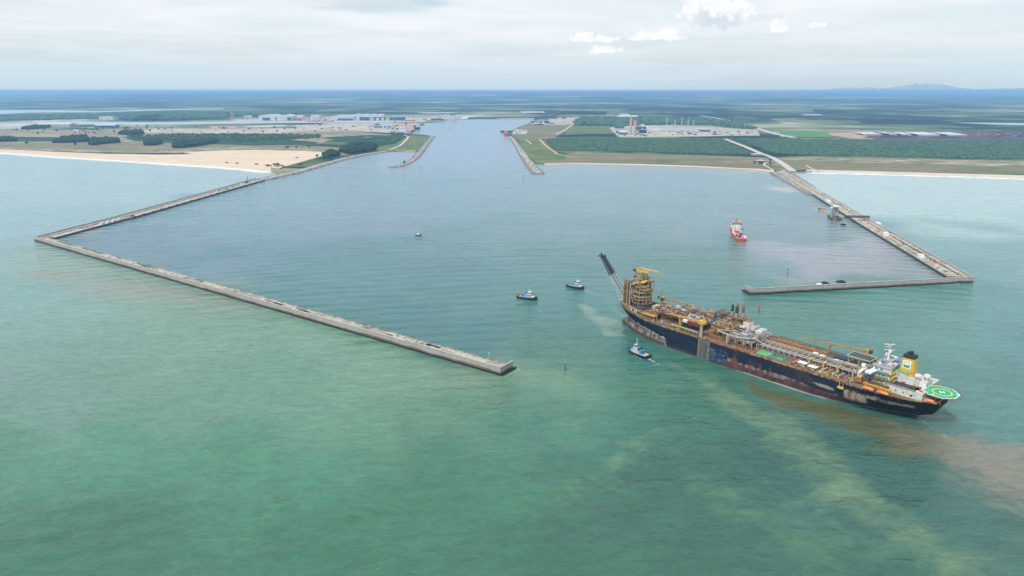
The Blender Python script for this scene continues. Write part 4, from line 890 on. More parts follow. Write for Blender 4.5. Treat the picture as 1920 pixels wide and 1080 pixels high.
# ---- flare boom leaning out over the bow
fb = MB(); lattice(fb, (4, 2, 25.5), (-16, -3, 54), 9.5, 5.6, M_lgrey, 8, .42, .26); lattice(fb, (-16, -3, 54), (-29, -6, 73), 5.6, 3.6, M_dark, 7, .6, .45)
fbo = fb.build('flare_boom', ship)
q = MB(); q.path([(2.5, 5, 26), (-14.5, -1.5, 54), (-28.5, -5, 73)], .55, M_rust); q.path([(2.5, 2, 26), (-17, -3, 54), (-30, -6, 73.5)], .35, M_dark); q.tube((-16, -3, 54), (-29, -6, 73), 1.0, M_dark, 8); q.build('riser_pipe', fbo)
q = MB(); q.boxz(-30, -6, 72.6, 6, 6, .5, M_dark); rail(q, [(-33, -9, 73.1), (-27, -9, 73.1), (-27, -3, 73.1), (-33, -3, 73.1), (-33, -9, 73.1)], M_dark, 1.4, 2, .22); q.tube((-30, -6, 73), (-31, -6.5, 77), .7, M_dark, 8, 1.0); q.tube((-31.5, -4.5, 73), (-32, -4.5, 75.5), .4, M_dark); q.build('flare_tip', fbo)
q = MB()
for x, y in ((2, -4), (8, -5), (9, 6), (3, 8)): q.bar((x, y, 23), (x * .7, y * .6 + 1, 28), .7, M_cream)
q.boxz(4, 1, 26.2, 12, 14, .5, M_lgrey); rail(q, [(-2, -6, 26.7), (10, -6, 26.7), (10, 8, 26.7), (-2, 8, 26.7), (-2, -6, 26.7)], M_lgrey, 1.2, 2, .14); q.build('boom_foot', fbo)
# ---- turret
TX, TY = 27, 0
tu = MB(); tu.lathe([(12.5, 22.5), (12.5, 27), (11, 28)], M_dark, (TX, TY, 0), 28); tu.lathe([(7.6, 28), (7.6, 44), (4.5, 44.5), (4.5, 55)], M_dark, (TX, TY, 0), 20); tu = tu.build('turret', ship)
for k, (z, r, mm) in enumerate(((28.6, 12, M_dark), (33.2, 11.2, M_tbrown), (37.0, 11.2, M_tan_), (42.0, 11.4, M_dyellow), (46.6, 9.6, M_tbrown))):
    q = MB(); q.lathe([(r - 2.6, z), (r, z), (r, z + (.8 if k else .6)), (r - 2.6, z + (.8 if k else .6))], mm, (TX, TY, 0), 24)
    nxt = (33.2, 37, 42.0, 46.6, 50)[k]
    for i in range(16):
        a = i * math.pi / 8; c0 = (TX + (r - .6) * math.cos(a), TY + (r - .6) * math.sin(a)); q.tube((c0[0], c0[1], z + .6), (c0[0], c0[1], nxt), .34, M_cream if i % 2 else M_tan_, 6)
        if (i + k) % 2 == 0: a2 = a + math.pi / 8; q.bar((c0[0], c0[1], z + 1), (TX + (r - .6) * math.cos(a2), TY + (r - .6) * math.sin(a2), nxt), .3, M_tan_)
    ring = [(TX + r * math.cos(i * math.pi / 9), TY + r * math.sin(i * math.pi / 9), z + .8) for i in range(19)]; rail(q, ring, M_tan_, 1.3, 3, .15); q.build('ring_platform', tu)
q = Each('manifold_pipe', tu)                       # pipes, hoses and manifolds between the upper platforms
for k in range(70):
    a = random.uniform(0, 6.28); r = random.uniform(6.0, 12.2); z = random.uniform(42, 57) if k < 52 else random.uniform(30, 42); l = random.uniform(3, 8); mm = random.choice((M_dyellow, M_tan_, M_yellow, M_cream, M_rust, M_tbrown, M_dark))
    p = (TX + r * math.cos(a), TY + r * math.sin(a), z)
    if k % 2: a2 = a + l / r; q.path([p, (TX + r * math.cos((a + a2) / 2), TY + r * math.sin((a + a2) / 2), z + .8), (TX + r * math.cos(a2), TY + r * math.sin(a2), z + random.uniform(-1, 2))], random.uniform(.3, .6), mm)
    else: q.box(p, (random.uniform(1, 3), random.uniform(1, 3), random.uniform(1, 3)), mm, a)
q = MB()
for x, y, z, a, b_, mm in ((5, -5, 49.6, 10, 9, M_tan_), (-5, -3, 52, 9, 12, M_dyellow), (4, 4, 53.4, 11, 10, M_tbrown), (7, -2, 46, 9, 14, M_tan_), (-2, 7, 49, 12, 6, M_dyellow)):
    q.boxz(TX + x, TY + y, z, a, b_, .4, mm); rail(q, [(TX + x - a / 2, TY + y - b_ / 2, z + .4), (TX + x + a / 2, TY + y - b_ / 2, z + .4), (TX + x + a / 2, TY + y + b_ / 2, z + .4), (TX + x - a / 2, TY + y + b_ / 2, z + .4), (TX + x - a / 2, TY + y - b_ / 2, z + .4)], M_yellow, 1.2, 2.5, .16)
    for u_ in (-.45, .45):
        for v_ in (-.45, .45): q.bar((TX + x + a * u_, TY + y + b_ * v_, 43), (TX + x + a * u_, TY + y + b_ * v_, z + 3), .4, random.choice((M_dyellow, M_tan_, M_cream)))
for k in range(5): q.bar((TX - 9 + 2 * k, TY - 10.5, 50 + k * .8), (TX + 9, TY - 7 + 2 * k, 55 + .6 * k), .9, M_yellow, .6)
q.build('upper_platform', tu)
q = MB()                                             # gantry on top
for x, y in ((-6, -4), (2, -4), (2, 5), (-6, 5)): q.bar((TX + x, TY + y, 54), (TX + x, TY + y, 64.5), .75, M_dyellow)
for z in (57.5, 61): 
    for a_, b_ in (((-6, -4), (2, -4)), ((2, -4), (2, 5)), ((2, 5), (-6, 5)), ((-6, 5), (-6, -4))): q.bar((TX + a_[0], TY + a_[1], z), (TX + b_[0], TY + b_[1], z + (0)), .5, M_dyellow); q.bar((TX + a_[0], TY + a_[1], z - 3), (TX + b_[0], TY + b_[1], z), .35, M_cream)
q.boxz(TX - 2, TY + .5, 55, 5, 6, 4, M_cream); q.boxz(TX - 2, TY, 64.2, 11, 12, .5, M_dyellow)
q.bar((TX - 9, TY - 5, 66), (TX + 9, TY - 2, 65.4), 1.3, M_yellow, 1.1); q.bar((TX - 8, TY + 5, 66.6), (TX + 15, TY + 8, 65.6), 1.5, M_yellow, 1.2); q.bar((TX - 8, TY - 5, 66.3), (TX - 7, TY + 5, 66.8), .9, M_yellow)
q.bar((TX + 6, TY - 3, 65.6), (TX + 7, TY + 6.5, 66), .9, M_yellow); q.boxz(TX - 8, TY - 5, 64.6, 3, 3, 2.4, M_dark); q.build('top_gantry', tu)
q = MB()                                             # stair tower on the forward near side
for x, y in ((-3, -3), (3, -3), (3, 3), (-3, 3)): q.bar((14 + x, -11 + y, 24), (14 + x, -11 + y, 54), .6, M_cream)
for k in range(8):
    z = 27 + k * 3.7; q.boxz(14, -11, z, 6.6, 6.6, .35, M_rust if k % 2 else M_dyellow)
    for (x0_, y0_), (x1_, y1_) in (((-3, -3), (3, -3)), ((3, -3), (3, 3)), ((-3, 3), (-3, -3))): q.bar((14 + x0_, -11 + y0_, z), (14 + x1_, -11 + y1_, z + 3.6), .3, M_dyellow)
q.path([(18.5, -13, 24), (18.5, -13, 53), (21, -8, 55)], .8, M_rust, 8); q.path([(20.5, -13.5, 24), (20.5, -13.5, 51), (22, -8, 52)], .55, M_cream, 8); q.boxz(14, -11, 24.5, 5, 5, 26, mat('dark_brown_cladding', (.11, .06, .04), .8, .25, .2)); q.build('stair_tower', tu)

# ---- pedestal cranes
def crane(px, py, pz, hgt, tip, ym=M_yellow, cabs=1.0, boom_w=2.2, rest=None):
    c = MB(); c.lathe([(1.7, 0), (1.5, hgt - 1), (2.1, hgt)], M_cream, (px, py, pz), 12); c.lathe([(2.6, 0), (2.2, 1)], M_rust, (px, py, pz - .4), 12); c = c.build('deck_crane', ship)
    d_ = Vector((tip[0] - px, tip[1] - py, 0)).normalized(); rz = math.atan2(d_.y, d_.x); Z = pz + hgt
    k = MB(); k.box((px, py, Z + 2.0), (6.2 * cabs, 4.4 * cabs, 4), ym, rz); k.box((px - d_.x * 3.5, py - d_.y * 3.5, Z + 2.8), (2.6, 3.6, 2.4), M_dark if ym is not M_yellow else ym, rz); k.box((px + d_.y * 2.6 + d_.x * 1.5, py - d_.x * 2.6 + d_.y * 1.5, Z + 2.2), (2.4, 1.6, 2.6), M_glass, rz)
    k.bar((px - d_.x * 2, py - d_.y * 2, Z + 4), (px - d_.x * .5, py - d_.y * .5, Z + 10.5), .6, ym); k.bar((px - d_.x * 3.6, py - d_.y * 3.6, Z + 4), (px - d_.x * .5, py - d_.y * .5, Z + 10.5), .45, ym); k.build('crane_cab', c)
    bm = MB(); p0 = (px + d_.x * 3, py + d_.y * 3, Z + 2); lattice(bm, p0, tip, boom_w, boom_w * .45, ym, 14, .34, .22); bm.bar(tip, (tip[0] + d_.x * 5, tip[1] + d_.y * 5, tip[2] - 1.6), 1.0, ym, .6); bm.build('crane_boom', c)
    ln = MB(); ln.tube((px - d_.x * .5, py - d_.y * .5, Z + 10.4), (lerp(px, tip[0], .82), lerp(py, tip[1], .82), lerp(Z + 2, tip[2], .82) + 1), .1, M_dark, 4); ln.build('luffing_wire', c)
    if rest:
        r_ = MB(); p = [lerp(a, b_, rest) for a, b_ in zip(p0, tip)]; r_.bar((p[0], p[1] - 1.6, pz), (p[0], p[1] - 1.2, p[2] - 1), .7, ym); r_.bar((p[0], p[1] + 1.6, pz), (p[0], p[1] + 1.2, p[2] - 1), .7, ym); r_.bar((p[0], p[1] - 2, p[2] - 1.3), (p[0], p[1] + 2, p[2] - 1.3), .7, ym); r_.build('boom_rest', c)
    return c
crane(126, -27.5, 20.8, 14, (84, -24.5, 35.0), M_yellow, .85, 1.6, .62)
crane(40, 20, 22.4, 8, (88, 26, 32), M_dyellow, .9, 2.0)
crane(264, 27, 20.8, 10, (208, 22, 31), M_dyellow, .8, 1.7, .55)
# ---- process modules: a trussed deck on legs, loaded with vessels, pipe runs, valves and rails
def module(x0, x1, y0, y1, z, seed, frame_m, tones, dens=1.0, hmax=7, zbase=20.8, storeys=0, name='process_module', railm=None):
    rs = random.Random(seed); fr = MB(); nx_, ny_ = max(1, round((x1 - x0) / 9)), max(1, round((y1 - y0) / 9))
    fr.box(((x0 + x1) / 2, (y0 + y1) / 2, z - .25), (x1 - x0, y1 - y0, .5), M_rust)
    for j in range(ny_ + 1):
        y = lerp(y0 + .4, y1 - .4, j / ny_); fr.bar((x0, y, z - .9), (x1, y, z - .9), .5, frame_m, .8)
        for i in range(nx_ + 1):
            x = lerp(x0 + .4, x1 - .4, i / nx_); fr.bar((x, y, zbase), (x, y, z - .5), .6, frame_m)
            if i < nx_ and j in (0, ny_): x2 = lerp(x0 + .4, x1 - .4, (i + 1) / nx_); fr.bar((x, y, z - 1), ((x + x2) / 2, y, zbase), .35, frame_m); fr.bar((x2, y, z - 1), ((x + x2) / 2, y, zbase), .35, frame_m)
    for st in range(storeys):
        zz0 = z + st * 5.0; zz1 = zz0 + 5.0
        for j in range(ny_ + 1):
            for i in range(nx_ + 1):
                x = lerp(x0 + .6, x1 - .6, i / nx_); y = lerp(y0 + .6, y1 - .6, j / ny_); fr.bar((x, y, zz0), (x, y, zz1), .45, frame_m)
                if i < nx_: x2 = lerp(x0 + .6, x1 - .6, (i + 1) / nx_); fr.bar((x, y, zz1), (x2, y, zz1), .45, frame_m); (fr.bar((x, y, zz0), (x2, y, zz1), .28, frame_m) if (i + j + st) % 2 else None)
                if j < ny_: y2 = lerp(y0 + .6, y1 - .6, (j + 1) / ny_); fr.bar((x, y, zz1), (x, y2, zz1), .45, frame_m)
        if st < storeys: fr.box((lerp(x0, x1, .5), lerp(y0, y1, .5 + .2 * (-1) ** st), zz1 + .1), ((x1 - x0) * .8, (y1 - y0) * .5, .2), M_rust)
    fr = fr.build(name, ship); rl = MB(); rm = railm or frame_m
    rail(rl, [(x0, y0, z), (x1, y0, z), (x1, y1, z), (x0, y1, z), (x0, y0, z)], rm, 1.3, 3, .13); rl.build('railing', fr)
    pm = Each('pipe', fr)
    for k in range(int((x1 - x0) * (y1 - y0) / 26 * dens)):     # pipes
        x = rs.uniform(x0, x1); y = rs.uniform(y0, y1); zz_ = z + rs.uniform(.5, hmax * .8); r = rs.choice((.16, .22, .3, .42)); mm = rs.choice(tones); L = rs.uniform(4, 16)
        if rs.random() < .6: xe = min(x1, x + L); pm.path([(x, y, z), (x, y, zz_), (xe, y, zz_), (xe, y, z + rs.uniform(0, 2))], r, mm, 5)
        else: ye = min(y1, y + L * .7); pm.path([(x, y, z), (x, y, zz_), (x, ye, zz_), (x, ye, z)], r, mm, 5)
    vm = Each('process_vessel', fr)
    for k in range(int((x1 - x0) * (y1 - y0) / 75 * dens)):     # vessels and skids
        x = rs.uniform(x0 + 2, x1 - 2); y = rs.uniform(y0 + 2, y1 - 2); mm = rs.choice(tones); t = rs.random()
        if t < .35: L = rs.uniform(4, 8); r = rs.uniform(.8, 1.5); vm.lathe([(r * .5, -L / 2 - r * .4), (r, -L / 2), (r, L / 2), (r * .5, L / 2 + r * .4)], mm, (x, y, z + r + .8 + rs.uniform(0, 2)), 10, 'x')
        elif t < .6: h_ = rs.uniform(3, hmax); r = rs.uniform(.7, 1.4); vm.lathe([(r, 0), (r, h_), (r * .5, h_ + r * .5)], mm, (x, y, z), 10)
        else: vm.boxz(x, y, z + rs.choice((0, 0, 2.5)), rs.uniform(2, 6), rs.uniform(2, 5), rs.uniform(1.5, 4), mm)
    vm = MB()
    for k in range(int((x1 - x0) * (y1 - y0) / 9 * dens)):      # valves, cable trays, small fittings
        x = rs.uniform(x0 + .5, x1 - .5); y = rs.uniform(y0 + .5, y1 - .5); vm.box((x, y, z + rs.uniform(.4, hmax * .75)), (rs.uniform(.4, 2.2), rs.uniform(.4, 1.4), rs.uniform(.3, 1.2)), rs.choice(tones), rs.choice((0, 1.57, .4)))
    tag(vm.build('small_fitting', fr), kind='stuff'); return fr
T_brown = (M_dyellow, M_cream, M_rust, M_orust, M_lgrey, M_cream, M_dark); T_grey = (M_lgrey, M_grey, M_cream, M_rust, M_tan_, M_dyellow, M_orust, M_dark, M_sgrey); T_white = (M_swhite, M_sgrey, M_lgrey, M_grey, M_cream, M_rust, M_sgrey)
module(47, 64, -19, 16, 27.5, 1, M_dyellow, T_brown + (M_dark,), 1.2, 4)
module(66, 88, -12, 24, 28.5, 2, M_rust, T_grey + (mat('dusty_pink', (.36, .22, .2), .7, .2),), 1.3, 6)
module(90, 118, -14, 8, 27.5, 3, M_rust, T_grey + (M_orust,), 1.2, 5)
module(92, 112, 9, 25, 28, 4, M_cream, T_grey, 1.3, 6)
module(117, 130, 9, 24, 28, 5, M_dark, T_brown + (M_dark, M_grey), 1.5, 8, storeys=2, railm=M_cream)
module(127, 150, -13, 16, 28, 6, M_dyellow, T_brown + (M_lgrey, M_lgreen), 1.6, 8, storeys=1)
module(134, 152, 6, 22, 29, 7, M_dyellow, T_grey, 1.2, 9, storeys=2)
module(151, 178, -20, 17, 27, 8, M_cream, T_white, .9, 7, railm=M_white)
# hanging frames and stays on the near side of the forward module
q = MB()
for k in range(5): x = 48 + k * 4; q.bar((x, -19, 27), (x, -25, 24), .5, M_dyellow); q.bar((x, -25, 24), (x + 1.5, -22, 21.2), .5, M_cream); q.bar((x, -19, 27), (x + 3, -23, 21.2), .4, M_dyellow)
q.boxz(56, -22, 25.8, 18, 6, .5, M_dyellow); q.build('hose_platform', ship)
q = MB(); q.path([(22, -14, 26), (34, -17, 25.5), (48, -19, 26)], .9, M_orust, 8); q.path([(24, -15.5, 25), (36, -18.5, 24.5), (50, -21, 25)], .6, M_rust, 8)
for x, y in ((26, -18), (29, -19.5), (34, -20), (37, -21)): q.tube((x, y, 22), (x, y, 26.5), .5, M_white, 8)
for x, y in ((13, -15), (17, -17), (21, -18), (25, -19.5)): q.bar((x, y, 22.5), (x, y, 27), .45, M_cream); q.bar((x, y, 22.5), (x + 3, y - .5, 27), .3, M_cream)
q.path([(12, -14, 27), (26, -19, 27), (46, -22, 25)], .35, M_dyellow); q.build('mooring_piping', ship)
# ---- exhaust stacks
for k, (x, y, h_, mm) in enumerate(((136, 10, 12, M_black), (140.5, 12, 13.5, M_rust), (142, 8, 11.5, M_black), (147, 12, 13, M_rust))):
    q = MB(); z0 = 38; q.lathe([(1.3, 0), (1.3, h_ * .45)], M_grey, (x, y, z0), 10); q.lathe([(1.35, h_ * .45), (1.35, h_), (1.1, h_), (1.1, h_ - 1)], mm, (x, y, z0), 10); q.build('exhaust_stack', ship)
# white generator housings near the after end of the topsides
q = Each('generator_housing', ship)
for x, y, z, a, b_, c_ in ((156, 8, 29, 7, 7, 8), (163, 10, 29, 6, 6, 6), (160, -2, 27.2, 5, 6, 3), (168, -4, 27.2, 4, 6, 3), (172, 6, 27.2, 6, 12, 6.5), (166, -14, 27.2, 8, 4, 5), (175, -8, 27.2, 2, 14, 3)): q.boxz(x, y, z, a, b_, c_, M_swhite if x in (156, 172, 163) else M_sgrey); q.boxz(x, y, z + c_ + .02, a * .7, b_ * .6, .5, M_orust if x in (156, 163) else M_lgrey)
q.boxz(171.5, -15.8, 28, 3, 2, 2.4, M_bblue); q.lathe([(1.5, -3), (1.5, 3)], M_lgrey, (153, 3, 32), 10, 'x'); q.build('generator_housing', ship)
q = MB(); q.path([(140, -20, 30), (152, -22, 30), (152, -22, 21)], .6, M_lgrey, 8); q.path([(152, -22, 30), (166, -22, 30.5), (178, -14, 30.5), (182, -10, 27), (186, -9, 25)], .5, M_lgrey, 8)
for x in (152, 153.6): q.bar((x, -22, 21), (x, -22, 30), .6, M_cream)
q.bar((139, -19, 31), (154, -10, 31), .6, M_lgrey); q.build('loading_pipe', ship)
# green gangway along the near rail and the bits lying about it
q = MB(); q.bar((88, -25.5, 24.5), (122, -27, 24.8), 2.0, M_lgreen, .5); rail(q, [(88, -26.5, 24.8), (122, -28, 25)], M_lgreen, 1.0, 3, .12)
for k in range(7): x = 90 + k * 5; q.bar((x, -26, 21), (x, -26, 24.3), .4, M_lgreen)
q.build('side_gangway', ship)
q = Each('deck_fitting', ship)
for k, y in enumerate((-24.5, -20, -16, 17, 21, 24)): q.path([(90, y, 22.2), (180, y - .5, 22.2)] if abs(y) < 22 else [(70, y, 22), (124, y, 22)], .3, M_rust if k % 2 else M_orust, 6)
for k in range(70):
    x = random.uniform(60, 276); y = random.uniform(-28, -16) if k % 3 else random.uniform(14, 28); q.box((x, y, 21.3), (random.uniform(.6, 2.4), random.uniform(.6, 1.8), random.uniform(.6, 1.8)), random.choice((M_rust, M_orust, M_dark, M_cream, M_lgreen, M_grey)), random.random())
q.build('deck_fitting', ship)
# ---- pipe rack and catwalk from the topsides to the house
q = MB(); 
for k in range(36):
    x = 180 + k * 2.7; 
    if k % 2 == 0:
        for y in (-11, -2.5): q.bar((x, y, 21), (x, y, 27.6), .32, M_lgrey)
        q.bar((x, -11, 27.6), (x, -2.5, 27.6), .34, M_lgrey); q.bar((x, -11, 24.6), (x, -2.5, 24.6), .34, M_lgrey)
        if k < 16: q.bar((x, -11, 21), (x, -15, 24.5), .3, M_lgrey); q.bar((x, -15, 24.5), (x, -11, 27.6), .3, M_lgrey)
q = q.build('pipe_rack', ship)
p = MB()
for k, y in enumerate((-10.2, -9, -7.7, -6.4, -5.2, -4, -3)): p.path([(180, y, 24.9), (277, y, 24.9)], (.35, .45, .28, .5, .35, .3, .4)[k], (M_lgrey, M_sgrey, M_rust, M_grey, M_orust, M_sgrey, M_dark)[k], 6)
p.path([(178, -6, 27.9), (277, -6, 27.9)], .25, M_dyellow, 6); p.build('pipe_run', q)
p = MB(); p.bar((180, -1, 27), (277, -1, 27), 1.8, M_sgrey, .3); rail(p, [(180, -2.1, 27.1), (277, -2.1, 27.1)], M_lgrey, 1.2, 3, .13); rail(p, [(180, .1, 27.1), (277, .1, 27.1)], M_lgreen, 1.2, 3, .13)
for k in range(9): p.bar((184 + k * 11, 0, 21), (184 + k * 11, 0, 27), .4, M_cream)
p.build('catwalk', q)
p = Each('valve_station', q)
for k in range(14): p.boxz(182 + k * 5, 6 + random.uniform(-3, 4), 21.1, random.uniform(2, 4), random.uniform(1, 3), random.uniform(.8, 2), random.choice((M_dyellow, M_cream, M_orust, M_rust)))
p.build('valve_station', q)
q = Each('loading_manifold', ship)                   # transverse manifolds on the near side
for k in range(11): x = 222 + k * 5.2; q.path([(x, -12, 23), (x, -24, 23), (x, -25, 21.2)], random.choice((.3, .4, .5)), random.choice((M_rust, M_orust, M_cream, M_lgrey, M_dyellow)), 6)
for k in range(4): x = 232 + k * 13; q.path([(x, -14, 21), (x, -14, 26.5), (x + 1, -10.5, 27.5)], .7, M_yellow, 8)
for k in range(26): q.boxz(random.uniform(220, 278), random.uniform(-26, -13), 21.1, random.uniform(.8, 3), random.uniform(.8, 2), random.uniform(.5, 1.6), random.choice((M_rust, M_orust, M_cream, M_lgreen, M_lgrey, M_rust, M_maroon)))
q.build('loading_manifold', ship)
q = MB()                                             # far side rails and long orange pipe trunks
for y, r, mm in ((24, .9, M_orust), (26.5, .5, M_rust), (20, .6, M_orust)): q.path([(180, y, 22.2), (232, y, 22.2)], r, mm, 8)
for k in range(12): q.bar((182 + k * 6, 29, 21), (182 + k * 6, 29, 24), .4, M_rust)
q.bar((180, 29, 24), (262, 29, 23.6), .7, M_rust, .5); q.build('far_side_piping', ship)
for (x, y) in ((230, -22), (240.5, -24)):
    q = MB()
    for dx_, dy_ in ((-3, -2), (3, -2), (3, 2), (-3, 2)): q.bar((x + dx_, y + dy_, 20.9), (x + dx_, y + dy_, 24.5), .3, M_rust)
    q.boxz(x, y, 21.4, 4.5, 3, 2.6, M_lgreen); q.boxz(x, y, 24.5, 8, 5.4, .4, M_white); q.build('deck_shelter', ship)
for (x, y, mm) in ((226, 10, M_cream), (233, 9, M_orust)):
    q = MB(); q.boxz(x, y, 21.2, 4.5, 4, 3, mm); q.boxz(x, y, 24.22, 5, 4.5, .3, M_white); q.build('deck_shelter', ship)
q = MB(); q.lathe([(.8, -6), (2.0, -5.3), (2.0, 5.3), (.8, 6)], M_cream, (262, 1.5, 26), 12, 'x'); q.boxz(258, 1.5, 23, 1, 3, 1.5, M_rust); q.boxz(266, 1.5, 23, 1, 3, 1.5, M_rust); q.build('storage_tank', ship)
q = Each('deck_locker', ship); q.boxz(248, 5, 23, 4, 3, 3, M_white); q.boxz(253, 4, 23, 3, 3, 3.4, M_lgrey); q.boxz(244, 6, 23, 3, 2, 2, M_lgrey); q.boxz(262, 3, 21.1, 34, 12, 1.9, mat('grey_blue_steel', (.12, .13, .15), .6, .2)); q.boxz(247, 18, 21.2, 12, 9, 3.5, mat('tarpaulin', (.02, .03, .06), .6, .3, .4)); q.build('deck_locker', ship)
# raised platform with a dark grating and a pale green frame
q = MB(); q.boxz(265, 16, 30.8, 20, 14, .35, M_dark)
for a, b_ in (((255, 9), (275, 9)), ((275, 9), (275, 23)), ((275, 23), (255, 23)), ((255, 23), (255, 9))): q.bar((a[0], a[1], 31.2), (b_[0], b_[1], 31.2), .6, M_lgreen if a[0] != 275 or a[1] != 9 else M_yellow, .9)
for x in (256, 265, 274):
    for y in (10, 22): q.bar((x, y, 21), (x, y, 30.6), .6, M_cream); q.bar((x, y, 25), (x + (4 if x < 270 else -4), y, 30.6), .4, M_cream)
for i in range(6): q.boxz(258 + i * 2.7, 16, 31.16, .25, 13, .25, M_grey)
q.boxz(272, 14, 21.2, 8, 10, 7, M_grey); q.boxz(279, 19, 21.2, 6, 8, 7, M_dark); q.build('grated_platform', ship)
q = Each('pump_unit', ship)
for k in range(40): q.box((random.uniform(270, 286), random.uniform(-6, 24), random.uniform(22, 29)), (random.uniform(.5, 3), random.uniform(.5, 3), random.uniform(.5, 3)), random.choice((M_dark, M_grey, M_dark, M_rust, M_dyellow, M_lgrey)), random.random())
for k in range(16): x = random.uniform(268, 288); y = random.uniform(-16, 22); q.path([(x, y, 21), (x, y, random.uniform(24, 31)), (x + random.uniform(-4, 4), y + random.uniform(-4, 4), random.uniform(24, 30))], random.choice((.25, .4)), random.choice((M_grey, M_dyellow, M_rust, M_lgrey)), 6)
q.build('pump_station', ship)

# ---- accommodation, stepped, with the bridge across the front
ac = MB(); ac.boxz(297, 0, 21.6, 23, 42, 4.2, M_rust); ac.boxz(297, 0, 25.9, 20, 38, 4, M_sgrey); ac.boxz(297.5, 0, 30, 16.6, 32, 3.8, M_swhite); ac.boxz(298, 1, 33.9, 13, 29, 3.6, M_swhite)
ac.boxz(298, 1, 37.55, 14, 30, .3, M_sgrey); ac.boxz(297.5, 0, 33.82, 19, 35, .25, M_dgreen); ac.boxz(297, 0, 29.92, 23.4, 41, .25, M_dgreen); ac = ac.build('accommodation', ship); ac.location.x = -5
w = Each('window', ac)
for z, yh, x0_ in ((27.4, 18, 286.96), (31.4, 15, 289.16), (35, 14, 291.46)):
    for k in range(int(yh * 2 / 3.4)): w.boxz(x0_, -yh + 2 + k * 3.4, z, .1, 1.4, 1.2, M_glass)
for z, ys, n_, x0_ in ((27.4, -19.04, 5, 288.6), (31.4, -16.04, 4, 291)):
    for k in range(n_): w.boxz(x0_ + k * 3.3, ys, z, 1.2, .1, 1.1, M_glass)
w.boxz(294, -13.56, 35, 1.8, .1, 2, M_blue); w.boxz(298, -13.56, 35, 1.8, .1, 2, M_blue); w.boxz(291.45, 1, 35.3, .1, 26, 1.6, M_glass); w.build('window', ac)
w = MB(); w.boxz(292.5, 1, 33.9, 5, 54, .4, M_white)
for s_ in (-1, 1): w.boxz(292.5, 1 + s_ * 24.5, 34.3, 5.2, 5, 1.2, M_white); w.bar((292.5, 1 + s_ * 20, 30), (292.5, 1 + s_ * 25, 34), .5, M_white)
w.build('bridge_wing', ac)
w = Each('king_post', ac); w.lathe([(1.4, -6), (1.5, 6)], M_white, (284, -15, 31.5), 10, 'y'); w.lathe([(.9, 0), (1.8, 1), (2.0, 2.2), (1.0, 3.6)], M_white, (283, -12, 32.5), 10); w.boxz(284, -16, 22, 5, 5, 8, M_white); w.lathe([(1.1, -5), (1.1, 5)], M_white, (289, 22, 39), 8, 'y'); w.boxz(284, -20, 22.6, 5, 5, 4, M_orust); w.boxz(285, -21, 25.6, 3, 3, 2.4, M_yellow); w.build('king_post', ac); w = Each('deck_equipment', ac)
for k in range(95):
    x = random.choice((random.uniform(283, 288), random.uniform(286, 308))); y = random.uniform(-21, 21); z = 25.85 if 286 < x < 308 and abs(y) > 19 else 21.4
    if x > 287: y = random.choice((-1, 1)) * random.uniform(17, 21); z = random.choice((25.9, 25.9, 30.0)); y *= 1 if z < 28 else .82
    w.box((x, y, z + .7), (random.uniform(.5, 2.8), random.uniform(.5, 2.2), random.uniform(.6, 2.6)), random.choice((M_dark, M_sgrey, M_rust, M_lgreen, M_dyellow, M_swhite, M_dark, M_orust, M_blue)), random.random())
w = Each('vent_pipe', ac)
for k in range(26):
    x = random.uniform(283, 308); y = random.choice((random.uniform(-21, -17), random.uniform(-20, 20))); z0 = random.uniform(22, 30); w.path([(x, y, z0), (x + random.uniform(-3, 3), y, z0 + random.uniform(1, 4)), (x + random.uniform(-4, 4), y + random.uniform(-3, 3), z0 + 3)], random.choice((.15, .25)), random.choice((M_dyellow, M_yellow, M_sgrey, M_rust)), 5)
w = MB(); rail(w, [(286, -20.6, 25.9), (308, -20.6, 25.9)], M_dyellow, 1.1, 2.5, .14); rail(w, [(288, -16.8, 30.1), (306, -16.8, 30.1)], M_lgreen, 1.1, 2.5, .14); w.build('railing', ac)
w = Each('roof_equipment', ac)
for x, y, a, b_, c_, mm in ((297, 4, 7, 9, 2.2, M_grey), (301, -4, 4, 6, 1.6, M_lgrey), (295, 10, 5, 5, 2.4, mat('grey_blue_steel', (.12, .13, .15), .6, .2)), (302, 9, 3, 4, 1.2, M_blue), (294, -1, 2.2, 3, 1.1, M_blue), (303, 1, 2, 2.4, 1.2, M_white), (291.5, 13, 3, 5, 2, M_lgrey)): w.boxz(x, y, 37.9, a, b_, c_, mm)
w.lathe([(.9, 0), (1.2, .8), (.9, 1.8), (.2, 2.3)], M_white, (294, -8, 37.9), 10); w = MB(); rail(w, [(291, -14, 37.9), (305, -14, 37.9), (305, 16, 37.9), (291, 16, 37.9), (291, -14, 37.9)], M_white, 1.1, 3, .12); w.build('railing', ac)
w = MB()
for k in range(3):
    z0 = 25.8 + 4.1 * k; w.bar((306, -19 + 2 * k, z0), (309.5, -12, z0 + 4), 1.3, M_yellow, .3); rail(w, [(308.2, -20 + 3 * k, z0), (309.2, 16, z0)], M_yellow, 1.1, 3, .13)
w.bar((307, -21, 22), (305.5, -14, 38), 1.0, M_yellow, .4); w.build('stairway', ac)
mst = MB(); mst.tube((296, 3, 38), (296, 3, 52), 1.1, M_white, 8, .6); mst.bar((296, 3, 40), (294.2, 3, 50), .5, M_red); mst.bar((293, .5, 48.6), (299, 5.5, 48.6), .5, M_white); mst.boxz(296, 3, 52, 3, 4, .5, M_lgrey); mst.bar((292, 0, 53.6), (299, 5, 54), .7, M_white, .4); mst.tube((296, 3, 52.4), (296, 3, 56.5), .2, M_dark, 6); mst.boxz(293, 5, 49, 2.4, 1.4, 1, M_lgrey); mst.bar((298, 6, 38), (296, 3, 49), .3, M_cream); mst.build('radar_mast', ship).location.x = -5
